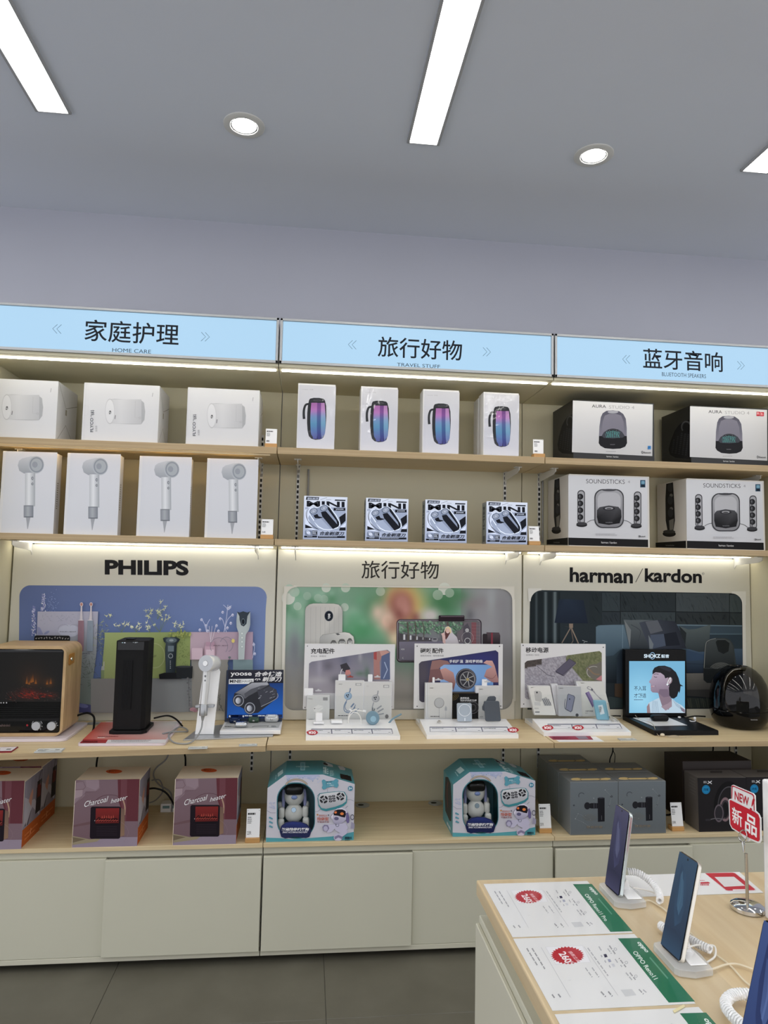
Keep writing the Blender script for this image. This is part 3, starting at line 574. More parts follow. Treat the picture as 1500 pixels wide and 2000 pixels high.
# ================================================================== the three poster boards behind the counter
PY = -.0165
PBOARD = mat('poster board', '#d6d4c6', .42, noise=.02, nscale=2, bump=.04, bscale=6)
def poster(s, label):
    x0 = (s-1)*W; t = thing('poster_board', label, 'poster', (x0+W/2, -.012, ZCU), 'poster boards behind the counter')
    MB().box(x0+.0045+.003*(s == 0), x0+W-.004, PY, -.006, ZCU+.0003, 1.640, .001, 1).build('board', PBOARD, t); return t
def blobs(base, bl):
    def f(u, v):
        c = base(u, v) if callable(base) else base
        for x, y, rx, ry, cc, k in bl:
            d = ((u-x)/rx)**2+((v-y)/ry)**2
            if d < 6: c = mix(c, cc, k*math.exp(-d*1.2))
        return c
    return f
def sprig(a, x, y, hgt, c1, c2, r, n=7, spread=.5, dot=0):
    for i in range(n):
        an = r.uniform(-spread, spread); L_ = hgt*r.uniform(.4, 1); ex, ey = x+math.sin(an)*L_, y-math.cos(an)*L_
        a.l([(x, y), ((x+ex)/2+r.uniform(-5, 5), (y+ey)/2), (ex, ey)], dot and 1.6 or 2.2, c1, True)
        if dot:
            for k in range(2): a.e(ex+r.uniform(-dot, dot), ey+k*dot*2.4, dot, dot, c2, n=8)
        else:
            for k in range(5): b = r.uniform(0, 6.3); q = r.uniform(12, 26); a.l([(ex, ey), (ex+math.cos(b)*q*.6, ey+math.sin(b)*q*.5+4), (ex+math.cos(b)*q, ey+math.sin(b)*q)], lambda q_: 5-3*q_, c2, True)
# ---- left: blue personal care picture
p1 = poster(0, 'white poster board with blue personal care picture, left')
a = face(PY, (0, 860, 2.6786), gain=1.65); a.sat = .84; a.T('PHILIPS', 548, 624, 987, 703, (22, 22, 24), .045, skew=5)
a.z = (330, 1080, 5); a.l([(190, 150), (420, 165), (760, 178), (1045, 150)], 2, (176, 172, 160), True); a.l([(480, 105), (640, 62), (800, 10)], 2, (176, 172, 160), True)
r = random.Random(3)
a.z = (0, 0, 1)
bgf = lambda u, v: mix(mix((78, 94, 140), (98, 116, 160), (u-38)/300), mix((92, 112, 158), (84, 110, 158), (u-38)/480), (v-1143)/250)
a.p([(60, 1143.2), (500, 1145.8)]+[(521-21+21*math.sin(math.radians(q)), 1167-21*math.cos(math.radians(q))) for q in range(0, 91, 10)]+[(519, 1190), (516, 1300), (513, 1388), (36, 1390), (38, 1166)]+[(60-22*math.cos(math.radians(q)), 1165-22*math.sin(math.radians(q))) for q in range(0, 90, 10)], bgf)
a.z = (0, 1130, 6)
for cx, y0, y1 in ((398, 335, 660), (515, 185, 385)):                     # lupins
    y = y0
    while y < y1:
        for k in range(5): a.e(cx+r.uniform(-30, 30)*(.5+.5*(y-y0)/(y1-y0)), y+r.uniform(-8, 8), r.uniform(6, 12), r.uniform(4, 8), mix((196, 200, 222), (86, 92, 150), r.random()), r.uniform(0, 90), n=8)
        y += 14
for i in range(60): a.e(r.gauss(620, 40), r.gauss(290, 60), 5, 3, (120, 138, 182), n=8)
a.p([(452, 384), (1158, 384), (1140, 860), (1100, 1170), (1100, 1560), (880, 1560), (900, 860), (440, 700)], lambda U, V: mix((150, 150, 168), (110, 122, 116), (V-700)/300))
for i in range(46): x, y = r.uniform(470, 900), r.uniform(400, 520); b = r.uniform(0, 3); a.l([(x, y), (x+24*math.cos(b), y+24*math.sin(b))], 3, mix((112, 120, 140), (150, 152, 170), r.random()))
a.e(820, 610, 125, 72, (160, 162, 178)); a.ring(760, 585, 66, 3, (110, 112, 128), ry=48, a0=170, a1=320); a.ring(880, 585, 66, 3, (110, 112, 128), ry=48, a0=220, a1=370)
a.T('PHILIPS | BEAST', 712, 615, 905, 630, (50, 50, 60), .01)
for k in range(5): a.p([(450, 560), (480, 570+k*8), (520, 650), (455, 655)], (122, 126, 160))
a.e(560, 630, 36, 14, (120, 126, 160), -30)
for i in range(80): x, y = r.gauss(1200, 40), r.gauss(700, 120); b = r.uniform(0, 6.3); a.l([(x, y), (x+26*math.cos(b), y+26*math.sin(b)), (x+34*math.cos(b+.5), y+34*math.sin(b+.5))], 4, mix((150, 160, 92), (64, 76, 90), r.random()))
for i in range(46): x, y = r.gauss(1050, 60), r.gauss(1050, 110); b = r.uniform(0, 6.3); a.l([(x, y), (x+40*math.cos(b), y+40*math.sin(b))], 4, mix((62, 76, 70), (96, 106, 98), r.random()))
for x, c_, d_ in ((962, (150, 112, 122), (122, 92, 104)), (1070, (138, 152, 164), (112, 124, 138))):
    hx = 970 if x == 962 else 1082
    a.l([(hx, 320), (hx-2, 400), (x+4, 486)], lambda q: 16+18*q*q, (176, 170, 176)); a.e(hx, 300, 19, 24, (190, 178, 180)); a.e(hx, 300, 13, 17, (164, 110, 98))
    a.p([(x-30, 486), (x+34, 486), (x+36, 620), (x+32, 845), (x-40, 845), (x-34, 620)], lambda U, V, c_=c_, d_=d_, x=x: mix(c_, d_, abs(U-x-6)/36)); a.e(x+2, 580, 12, 30, d_); a.r(x-28, 482, x+33, 488, (190, 186, 190))
a.T('电动牙刷', 955, 866, 1068, 882, (60, 60, 66), .01)
a.p([(1246, 632), (1450, 628), (1450, 1170), (1200, 1170)], (132, 146, 86))
for i in range(26): x, y = r.uniform(1255, 1350), r.uniform(650, 930); a.l([(x, y), (x+r.uniform(-24, 24), y+r.uniform(-24, 24))], 3, (104, 120, 64))
a.rr(1198, 1066, 1272, 1170, 6, (112, 130, 88)); a.p([(1200, 1066), (1268, 1066), (1262, 1020), (1206, 1020)], (150, 156, 150)); a.p([(1224, 1020), (1252, 1020), (1246, 965), (1230, 965)], (160, 164, 162)); a.r(1300, 940, 1342, 1170, (140, 158, 92))
a.p([(1104, 1178), (1340, 1170), (1340, 1562), (1096, 1562)], lambda U, V: mix((128, 126, 124), (112, 112, 112), (V-1170)/390))
a.p([(905, 1480), (960, 1450), (1010, 1460), (1080, 1470), (1090, 1560), (900, 1562)], (66, 68, 112)); a.e(990, 1480, 60, 24, (98, 102, 150), 10)
a.z = (180, 1130, 4.1667)
a.p([(113, 436), (812, 432), (800, 805), (108, 808)], lambda U, V: mix((134, 148, 88), (120, 136, 72), (U-300)/500))
a.r(470, 808, 825, 1078, (112, 116, 118)); a.r(0, 808, 200, 1078, (120, 120, 118)); a.p([(812, 655), (1110, 655), (1100, 1070), (822, 1072)], (124, 122, 116)); a.r(1150, 655, 1310, 745, (106, 128, 132))
a.p([(806, 432), (1312, 430), (1308, 655), (802, 656)], lambda U, V: mix((166, 144, 156), (150, 128, 146), (U-806)/500))
for x, y, h_, n_ in ((150, 330, 60, 3), (250, 432, 100, 5), (370, 432, 100, 5), (480, 436, 90, 4), (540, 330, 150, 7), (560, 432, 180, 8), (720, 434, 90, 5), (470, 290, 50, 3)): sprig(a, x, y, h_, (92, 110, 74), mix((172, 176, 128), (196, 200, 168), r.random()), r, n_, .8)
for i in range(60): x, y = r.uniform(620, 810), r.gauss(450, 16); a.e(x, y, 9, 5, mix((150, 156, 70), (110, 124, 56), r.random()), r.uniform(0, 180), n=8)
for i in range(36): x, y = r.uniform(715, 800), r.uniform(500, 690); a.l([(x, y), (x+r.uniform(-20, 20), y+r.uniform(-20, 20))], 3, (92, 110, 56))
a.ring(520, 620, 82, 5, (146, 156, 104), ry=98); a.T('BEAST', 480, 616, 536, 632, (58, 62, 50), .01)
a.p([(588, 480), (610, 470), (640, 474), (655, 468), (700, 472), (727, 488), (715, 505), (700, 520), (698, 560), (688, 770), (612, 770), (606, 560), (612, 520), (595, 505)], lambda U, V: mix((64, 78, 86), (24, 32, 38), abs(U-635)/52)); a.e(656, 496, 44, 20, (78, 92, 98)); a.e(656, 496, 18, 9, (130, 142, 146)); a.r(628, 540, 676, 586, (92, 108, 116)); a.ring(650, 622, 17, 4, (150, 160, 166)); 
for k in range(5): a.e(648, 664+k*14, 3, 4, (170, 176, 180), n=8)
a.p([(556, 770), (600, 757), (700, 757), (740, 772), (738, 806), (560, 808)], (20, 22, 26)); a.p([(690, 706), (828, 704), (824, 800), (700, 802)], (28, 32, 36)); a.e(758, 708, 66, 8, (50, 54, 58))
for k in range(20): a.e(796+r.uniform(-16, 16), 800+k*13, 7, 6, mix((86, 88, 92), (136, 132, 136), r.random()), n=8)
a.l([(796, 800), (800, 1070)], 3, (70, 72, 74)); a.l([(1128, 640), (1110, 680), (1132, 735)], 4, (82, 92, 92), True); a.e(1125, 634, 11, 9, (88, 100, 100)); a.l([(1050, 930), (1040, 1000), (1075, 1070)], 4, (78, 80, 74)); 
for k in range(9): a.e(1046+r.uniform(-18, 18), 940+k*14, 8, 4, (88, 90, 84), r.uniform(0, 90), n=8)
a.e(830, 1052, 26, 16, (150, 112, 122)); a.e(850, 1062, 18, 12, (140, 100, 112))
for X, c_ in ((985, 0), (960, 1), (1015, 2)): a.l([(972+c_*4, 512), (X, 380)], 3, (186, 182, 190))
a.rr(820, 558, 908, 650, 8, (182, 158, 170)); a.rr(925, 540, 1008, 650, 10, (172, 140, 156)); a.rr(935, 510, 1006, 545, 6, (158, 124, 142)); a.r(935, 570, 1000, 645, (190, 166, 178))
a.ring(1040, 545, 70, 4, (118, 112, 128), ry=70, a0=150, a1=400); a.ring(1100, 530, 52, 4, (118, 112, 128), ry=60, a0=200, a1=430); a.T('PHILIPS | BEAST', 996, 534, 1114, 545, (58, 50, 60), .01); a.e(1154, 500, 13, 16, (190, 172, 80)); 
for x, y in ((886, 412), (935, 378), (900, 330), (950, 420), (1020, 378), (1050, 322), (1070, 270), (1108, 395), (1135, 358), (1150, 292), (1112, 240), (1128, 230), (1320, 530), (1328, 604), (1036, 420)): a.e(x, y, 10, 12, (176, 178, 198), n=10); a.e(x+2, y+3, 5, 5, (120, 124, 160), n=8)
for q in ([(940, 430), (925, 370), (900, 320)], [(940, 430), (945, 370), (968, 325)], [(1080, 430), (1100, 320), (1112, 210)], [(1080, 430), (1110, 330), (1150, 290)], [(1100, 430), (1070, 330), (1050, 320)], [(1120, 250), (1075, 210)], [(1120, 250), (1140, 215)], [(1310, 640), (1325, 560), (1318, 510)]): a.l(q, 4, (168, 172, 196), True)
a.p([(1187, 270), (1215, 278), (1262, 278), (1292, 268), (1292, 370), (1282, 410), (1256, 450), (1250, 520), (1244, 648), (1196, 652), (1196, 520), (1200, 440), (1182, 390), (1180, 340)], lambda U, V: mix((168, 178, 176), (136, 146, 150), abs(U-1225)/60))
a.p([(1184, 264), (1206, 272), (1235, 262), (1268, 272), (1292, 262), (1270, 300), (1262, 362), (1240, 384), (1218, 374), (1206, 330), (1204, 300)], (44, 54, 64)); a.rr(1222, 322, 1248, 372, 8, (20, 26, 34)); a.ring(1235, 346, 13, 3, (90, 104, 112), ry=24)
for y in (440, 474, 507, 546): a.e(1226, y, 10, 10, (178, 186, 184)); a.ring(1226, y, 10, 2, (110, 120, 124))
a.build('poster_picture', PRINT, p1)
# ---- middle: green bokeh picture
p2 = poster(1, 'white poster board with green blurred travel picture, middle')
a = face(PY, (0, 0, 1), gain=1.65); a.sat = .84
a.T('旅行好物', 706, 1095, 857, 1130, (38, 36, 34), .004, skew=1)
base = lambda u, v: mix(mix((122, 156, 138), (92, 134, 106), (u-557)/160 if u < 800 else 1-(u-800)/60), mix((128, 130, 134), (150, 148, 142), (v-1290)/80), (v-1256-(u-700)*.2)/64 if u < 900 else 1)
rb = random.Random(11); bl = []
for i in range(70):
    x, y = rb.uniform(557, 850), rb.uniform(1150, 1240); q = rb.uniform(6, 16); bl.append((x, y, q, q, rb.choice([(120, 162, 138), (60, 118, 78), (88, 146, 108), (140, 172, 150)]), .55))
bl += [(745, 1185, 30, 22, (34, 96, 48), .7), (700, 1232, 40, 26, (58, 130, 82), .8), (865, 1180, 40, 36, (48, 104, 62), 1), (890, 1165, 30, 20, (58, 108, 70), .8), (775, 1200, 26, 34, (178, 152, 134), 1), (800, 1245, 24, 26, (190, 164, 142), .9), (760, 1185, 14, 20, (150, 140, 120), .8),
       (935, 1180, 36, 14, (112, 104, 106), .9), (945, 1200, 26, 40, (126, 124, 128), .9), (960, 1170, 10, 30, (140, 146, 150), .8), (985, 1240, 20, 90, (110, 108, 112), .8), (918, 1202, 10, 14, (88, 86, 92), .8), (575, 1262, 14, 40, (104, 106, 114), .8), (800, 1360, 50, 12, (122, 120, 118), .7), (740, 1330, 90, 30, (156, 152, 146), .7), (990, 1350, 12, 40, (138, 138, 134), .7)]
bl += [(790, 1168, 34, 34, (206, 172, 78), 1), (804, 1192, 28, 28, (206, 172, 78), .9), (768, 1166, 12, 20, (190, 150, 90), .8), (783, 1186, 26, 32, (112, 54, 46), 1.2), (785, 1176, 19, 22, (158, 104, 92), 1.2), (790, 1192, 15, 16, (170, 116, 104), 1), (775, 1202, 14, 14, (112, 56, 50), .9), (812, 1206, 12, 12, (120, 62, 54), .9),
       (840, 1202, 22, 16, (172, 166, 162), 1.1), (756, 1212, 18, 22, (192, 160, 138), 1.2), (738, 1196, 16, 20, (192, 166, 146), .9), (768, 1228, 14, 22, (150, 108, 88), .9), (772, 1248, 14, 16, (196, 176, 140), .9)]
bg2 = blobs(base, bl)
a.g(557, 1146.5, 1001, 1400, 222, 126, bg2)
for u, v, q, k in ((563, 1168, 13, .8), (575, 1156, 10, .35), (637, 1148, 9, .7), (675, 1148, 9, .6), (673, 1186, 8, .5), (581, 1184, 8, .35), (565, 1150, 9, .4), (868, 1150, 12, .8), (855, 1162, 10, .4), (878, 1158, 9, .4), (743, 1155, 9, .4), (621, 1168, 8, .25), (633, 1170, 8, .25), (600, 1164, 8, .2)):
    a.e(u, v, q, q, lambda U, V, k=k: mix(bg2(U, V), (196, 192, 186), k))
a.z = (760, 1080, 5.264)                                                # person in the yellow hood
rp = random.Random(5)                                                   # gimbal and phone
a.p([(1000, 815), (1130, 818), (1142, 850), (1140, 950), (1000, 950)], lambda U, V: mix((72, 60, 66), (24, 20, 24), (V-815)/110)); a.r(1046, 820, 1066, 950, (110, 40, 52)); a.r(940, 850, 1000, 940, (120, 118, 122)); a.rr(960, 830, 1010, 960, 14, (40, 34, 38))
a.rr(75, 680, 950, 1125, 44, (40, 28, 38)); a.rr(82, 688, 940, 1116, 38, (120, 112, 120)); a.rr(92, 696, 930, 1108, 32, (54, 42, 52))
a.p([(100, 702), (926, 702), (926, 1100), (100, 1100)], lambda U, V: mix((104, 112, 106), (110, 106, 122), (V-850)/80))
for i in range(240): x, y = rp.uniform(105, 740), rp.uniform(706, 830); a.e(x, y, rp.uniform(6, 20), rp.uniform(5, 13), mix((64, 104, 78), (118, 148, 122), rp.random()), rp.uniform(0, 90), n=8)
a.p([(100, 905), (740, 900), (926, 930), (926, 1100), (100, 1100)], (104, 100, 116)); a.p([(100, 820), (320, 860), (500, 880), (500, 905), (100, 910)], (70, 66, 72))
for i in range(12): x = 110+i*33; a.r(x, 830+i*5, x+20-i, 890, (176, 178, 182) if i % 2 else (60, 58, 62))
for x, w__ in ((190, 14), (270, 10), (350, 8), (600, 14)): a.l([(x, 905), (x+4, 800), (x-6, 710)], w__, (78, 72, 64))
a.e(465, 890, 34, 22, (128, 126, 134)); a.e(465, 882, 22, 8, (60, 60, 66))
a.p([(690, 820), (760, 760), (760, 705), (926, 705), (926, 930), (700, 920)], (92, 84, 90)); a.p([(840, 710), (890, 712), (888, 930), (842, 930)], (112, 66, 72)); a.p([(755, 760), (800, 720), (830, 780), (830, 930), (758, 930)], (70, 66, 74)); a.ring(796, 792, 15, 5, (206, 204, 204)); a.e(796, 792, 6, 6, (210, 208, 208))
for k in range(6): a.l([(842, 740+k*34), (926, 744+k*34)], 2, (132, 92, 96))
a.p([(560, 800), (574, 760), (602, 748), (632, 768), (648, 820), (690, 860), (712, 930), (556, 930), (575, 880)], (172, 166, 172)); a.p([(564, 802), (580, 764), (604, 752), (628, 774), (636, 815), (600, 840)], (198, 176, 128)); a.p([(568, 810), (584, 775), (608, 778), (622, 820), (600, 860), (580, 890), (568, 870)], (84, 48, 48)); a.e(598, 798, 20, 26, (196, 158, 146)); a.l([(588, 812), (600, 818), (608, 810)], 3, (232, 226, 224))
a.p([(548, 920), (540, 850), (530, 830), (560, 812), (572, 850), (575, 930)], (190, 156, 150)); a.ring(800, 900, 28, 4, (226, 226, 228)); a.ring(800, 870, 60, 1.2, (196, 196, 196)); a.e(717, 900, 5, 8, (226, 226, 228), n=8)
a.rr(505, 640, 768, 700, 8, (34, 22, 30)); a.r(525, 645, 762, 655, (84, 72, 80)); a.T('HDR', 120, 980, 155, 994, (196, 196, 200)); a.l([(142, 1066), (132, 1076), (142, 1086)], 3, (200, 200, 204))
a.z = (540, 1140, 6.25)                                                 # power bank
pb = lambda U, V: mix((176, 174, 168), (150, 149, 146), 0 if 420 < U < 780 else .6)
a.p([(350, 320), (362, 280), (400, 248), (450, 238), (700, 240), (760, 252), (795, 285), (808, 330), (800, 760), (340, 1000), (345, 600)], (112, 122, 112))
a.p([(352, 322), (364, 284), (402, 252), (450, 241), (700, 243), (757, 255), (790, 288), (803, 332), (797, 1000), (342, 1000), (347, 600)], pb)
for i in range(7): a.l([(425+i*56 if i else 418, 282+(i == 0)*10), (420+i*56 if i else 412, 900)], 3, (142, 142, 140))
a.e(638, 392, 53, 64, (20, 26, 36)); a.ring(638, 392, 50, 4, (70, 80, 92), ry=60); a.t('80', (628, 362), (628, 418), (656, 362), (226, 230, 236), .03); a.bars(625, 422, 655, 432, 1, (180, 186, 190))
a.p([(528, 660), (560, 620), (700, 598), (830, 586), (890, 596), (940, 640), (952, 700), (952, 1000), (520, 1000)], (110, 112, 106)); a.p([(530, 662), (562, 624), (700, 602), (830, 590), (886, 600), (936, 644), (946, 702), (946, 1000), (524, 1000)], lambda U, V: mix((148, 148, 146), (186, 184, 178), (U-560)/60))
a.p([(718, 606), (750, 600), (778, 616), (745, 626)], (72, 74, 76))
for x0_, x1_, yy in ((660, 730, 684), (755, 838, 670), (862, 924, 660)): a.p([(x0_, 760), (x0_, yy+30), (x0_+16, yy+4), ((x0_+x1_)/2, yy), (x1_-14, yy+4), (x1_, yy+30), (x1_, 760)], (92, 92, 90)); a.rr(x0_+12, yy+34, x1_-6, 770, 6, (206, 204, 200)); a.rr(x0_+16, yy+40, x1_-12, yy+52, 3, (120, 118, 114))
a.z = (0, 0, 1); wc = (186, 183, 172)
for P in ([(555, 1145), (580, 1145), (580, 1146.6)]+[(580-21*math.sin(math.radians(q)), 1167-20.5*math.cos(math.radians(q))) for q in range(0, 91, 10)]+[(555, 1169)],
          [(1003, 1145), (977, 1145), (977, 1150.6)]+[(977+22*math.sin(math.radians(q)), 1172-21.5*math.cos(math.radians(q))) for q in range(0, 91, 10)]+[(1003, 1173)],
          [(1003, 1402), (975, 1402), (975, 1385)]+[(978+21*math.sin(math.radians(q)), 1364+21*math.cos(math.radians(q))) for q in range(0, 91, 10)]+[(1003, 1364)],
          [(553, 1402), (574, 1402), (574, 1386)]+[(574-20*math.sin(math.radians(q)), 1366+20*math.cos(math.radians(q))) for q in range(0, 91, 10)]+[(553, 1366)],
          [(553, 1386), (1003, 1384.5), (1003, 1404), (553, 1404)], [(574, 1145), (980, 1149.5), (980, 1145.5), (574, 1143)],
          [(553, 1160), (559.5, 1160), (557.5, 1260), (555, 1330), (554, 1370), (550, 1370)], [(999, 1170), (1004, 1170), (1006, 1368), (1000.5, 1368)]): a.p(P, wc)
a.build('poster_picture', PRINT, p2)
# ---- right: dark living room
p3 = poster(2, 'white poster board with dark blue living room picture, right')
a = face(PY, (1000, 900, 3), gain=1.65); a.sat = .84
a.T('harman', 338, 624, 708, 711, (14, 14, 16), .03, skew=9); a.l([(766, 631), (724, 712)], 3.5, (30, 30, 32)); a.T('kardon', 778, 630, 1112, 710, (14, 14, 16), .03, skew=8); a.ring(1120, 661, 6.5, 1.2, (60, 60, 62)); a.T('R', 1117, 657, 1123, 665, (60, 60, 62))
a.z = (0, 0, 1)
a.p([(1056, 1152.6), (1430, 1158.6)]+[(1430+19.5*math.sin(math.radians(q)), 1179-20*math.cos(math.radians(q))) for q in range(10, 91, 10)]+[(1451, 1330), (1452, 1384), (1030, 1386), (1034, 1230), (1035, 1174)]+[(1056-21*math.cos(math.radians(q)), 1174-21*math.sin(math.radians(q))) for q in range(10, 90, 10)], lambda u, v: mix((30, 40, 45), (24, 30, 36), (u-1100)/300))
rc = random.Random(9)
a.z = (1200, 1080, 5)
for x0_, y0_, x1_, y1_, c_ in ((62, 388, 592, 568, (32, 40, 44)), (602, 392, 1120, 575, (52, 60, 64)), (1126, 408, 1240, 580, (50, 60, 62)), (62, 576, 592, 700, (44, 53, 57)), (602, 582, 1122, 700, (34, 40, 43)), (1128, 586, 1244, 705, (38, 46, 48)), (-120, 388, 54, 568, (40, 50, 55)), (-120, 576, 54, 700, (34, 42, 48)), (-245, 388, -126, 700, (27, 36, 40))):
    a.p([(x0_, y0_), (x1_, y0_+3), (x1_, y1_), (x0_, y1_-2)], c_)
    for i in range(int((x1_-x0_)/16)):
        x, y = rc.uniform(x0_+5, x1_-30), rc.uniform(y0_+5, y1_-40); k = rc.uniform(20, 60); k = min(k, y1_-y-4); dx = min(k*.5, x1_-x-4); a.k -= a.step; a.l([(x, y), (x+dx, y+k)], 2, mix(c_, (96, 102, 102), rc.uniform(.1, .45)))
a.l([(58, 386), (58, 690)], 5, (12, 17, 20)); a.l([(598, 390), (598, 690)], 5, (12, 17, 20)); a.l([(1124, 400), (1124, 700)], 4, (20, 26, 28)); a.l([(-120, 572), (598, 573), (1240, 583)], 5, (12, 17, 20))
a.z = (1000, 1080, 5.2632)                                              # curtain, lamp
a.g(186, 400, 494, 925, 40, 1, lambda U, V: mix((18, 27, 31), (112, 126, 130), max(0, math.exp(-((U-345)/16)**2)*.8+math.exp(-((U-440)/18)**2)*.9+math.exp(-((U-250)/12)**2)*.5)*.8))
a.l([(600, 770), (512, 925)], 11, (112, 98, 86)); a.l([(610, 770), (682, 930)], 11, (124, 108, 92)); a.l([(606, 770), (628, 900)], 9, (88, 76, 68)); a.l([(628, 900), (612, 928)], 5, (120, 104, 90)); a.r(586, 726, 626, 770, (116, 100, 86)); a.l([(545, 752), (590, 765)], 3, (60, 56, 54))
a.p([(482, 478), (560, 472), (735, 486), (780, 724), (436, 718)], lambda U, V: mix((30, 44, 62), (16, 25, 40), abs(U-600)/200)); a.l([(722, 896), (752, 910), (774, 912)], 5, (140, 146, 150)); a.l([(735, 925), (748, 915)], 4, (140, 146, 150))
a.z = (1200, 1080, 5)                                                   # sofa and cushions
blu = lambda U, V: mix((62, 84, 98), (34, 48, 60), (V-700)/260)
a.p([(-182, 722), (-160, 706), (0, 700), (240, 696), (1244, 706), (1250, 1170), (700, 1170), (100, 1270), (-180, 1270)], lambda U, V: mix((58, 78, 90), (18, 26, 34), (V-700)/420))
a.p([(-182, 722), (-140, 706), (-20, 702), (90, 706), (150, 940), (60, 940), (-10, 1000), (-100, 1010), (-182, 1000)], lambda U, V: mix((78, 100, 114), (52, 72, 86), (V-700)/300)); a.l([(80, 700), (78, 930)], 3, (104, 128, 142))
a.l([(600, 702), (1244, 712)], 10, (84, 104, 116)); a.l([(600, 790), (1246, 792)], 5, (70, 92, 104)); a.p([(600, 712), (1244, 718), (1246, 786), (600, 784)], (46, 62, 74)); a.p([(600, 796), (1246, 798), (1250, 935), (700, 930)], (34, 48, 58))
a.p([(20, 1020), (60, 950), (140, 935), (150, 1270), (20, 1280)], (36, 48, 60)); a.p([(700, 940), (1250, 935), (1252, 1170), (705, 1170)], lambda U, V: mix((52, 72, 92), (26, 36, 50), (V-940)/190)); a.p([(700, 945), (900, 1000), (1060, 1020), (700, 1060)], (40, 60, 84)); a.l([(705, 1080), (1250, 1100)], 3, (22, 30, 40))
a.p([(88, 650), (150, 655), (260, 652), (420, 658), (330, 940), (150, 940), (130, 840)], lambda U, V: mix((76, 84, 88), (36, 42, 48), (V-650)/270)); a.p([(95, 655), (160, 750), (150, 930), (130, 840)], (98, 104, 106)); a.l([(160, 700), (250, 760), (230, 860)], 6, (48, 54, 60), True)
a.p([(240, 680), (300, 666), (430, 652), (590, 668), (640, 760), (725, 930), (560, 945), (345, 942), (300, 830)], lambda U, V: mix((54, 60, 72), (28, 32, 42), (U-240)/420)); a.p([(300, 670), (420, 655), (470, 760), (350, 790)], (76, 80, 88)); a.p([(480, 790), (600, 770), (640, 900), (500, 910)], (22, 26, 36)); a.p([(350, 800), (480, 790), (500, 905), (345, 940)], (62, 72, 90)); a.p([(330, 800), (380, 890), (370, 940), (340, 935)], (96, 104, 110))
a.p([(630, 712), (720, 748), (800, 740), (936, 698), (925, 850), (940, 960), (820, 965), (700, 930), (650, 800)], lambda U, V: mix((70, 80, 82), (38, 46, 50), (V-720)/240)); a.p([(630, 712), (700, 780), (690, 900), (650, 800)], (26, 32, 36))
a.p([(700, 1175), (1010, 1172), (1010, 1340), (1010, 1420), (706, 1390)], lambda U, V: mix((92, 90, 86), (52, 51, 50), (V-1250)/150)); a.p([(706, 1335), (1010, 1330), (1010, 1412), (706, 1395)], (48, 48, 48))
a.p([(705, 1410), (960, 1420), (965, 1515), (705, 1515)], (38, 44, 42)); a.r(965, 1400, 980, 1515, (120, 116, 108))
for i in range(26): x = rc.uniform(706, 940); a.l([(x, rc.uniform(1410, 1430)), (x+rc.uniform(10, 26), 1512)], 3, mix((30, 38, 38), (84, 86, 72), rc.random()))
a.p([(0, 1275), (105, 1275), (105, 1420), (0, 1400)], (62, 48, 36)); a.p([(-60, 1400), (105, 1420), (105, 1515), (-100, 1515)], (40, 52, 54))
a.p([(866, 1240), (864, 1120), (880, 900), (910, 850), (980, 828), (1075, 828), (1130, 850), (1160, 900), (1185, 1090), (1180, 1270), (900, 1268)], (44, 50, 52)); a.p([(876, 1120), (888, 905), (915, 860), (980, 838), (1070, 838), (1125, 860), (1150, 905), (1172, 1100), (1168, 1120)], lambda U, V: mix((58, 64, 66), (30, 35, 37), (V-840)/260))
a.p([(985, 870), (1000, 850), (1080, 850), (1120, 880), (1110, 960), (1060, 985), (1010, 960)], (22, 26, 28)); a.l([(872, 1120), (886, 905), (915, 855), (985, 834)], 5, (112, 116, 114), True)
for k in range(6): a.ring(1035, 1150, 46+k*13, 3.4, (116, 118, 114), ry=34+k*9, a0=205, a1=330)
a.p([(866, 1130), (1180, 1130), (1180, 1260), (900, 1268), (868, 1235)], (26, 30, 32)); a.bars(975, 1203, 1060, 1211, 1, (96, 96, 96))
a.z = (0, 0, 1); wc = (184, 183, 176)
for P in ([(1030, 1149), (1057, 1149), (1057, 1153)]+[(1057-21*math.sin(math.radians(q)), 1174-21*math.cos(math.radians(q))) for q in range(0, 91, 10)]+[(1032, 1175)],
          [(1456, 1155), (1428, 1155), (1428, 1159)]+[(1428+20.5*math.sin(math.radians(q)), 1179.5-20.5*math.cos(math.radians(q))) for q in range(0, 91, 10)]+[(1456, 1182)], [(1448.5, 1176), (1455, 1176), (1458, 1390), (1451, 1390)]): a.p(P, wc)
a.build('poster_picture', PRINT, p3)
# ================================================================== demonstration products on the counter
def ringsolid(outer, inner, d, name, m, parent, bev=0):
    bm = bmesh.new(); n = len(outer); d = Vector(d)
    L = [[bm.verts.new(Vector(p)+o) for p in lp] for lp, o in ((outer, Vector()), (inner, Vector()), (outer, d), (inner, d))]
    for A, B in ((0, 1), (2, 3), (0, 2), (1, 3)):
        for i in range(n): j = (i+1) % n; bm.faces.new((L[A][i], L[A][j], L[B][j], L[B][i]))
    bmesh.ops.recalc_face_normals(bm, faces=bm.faces[:]); me = bpy.data.meshes.new(name); bm.to_mesh(me); bm.free(); me.materials.append(m)
    return link(name, me, parent)
def cable(name, pts, r, m, label, cat='cable', parent=None, loc=None):
    o = MB().tube(pts, r, 8).build(name, m, parent, smooth=True, loc=loc or pts[0])
    if parent is None: tag(o, label, cat)
    return o
GREYC = mat('grey cable', '#8d8f90', .45); WHTC = mat('white cable', '#e8e6e0', .4)
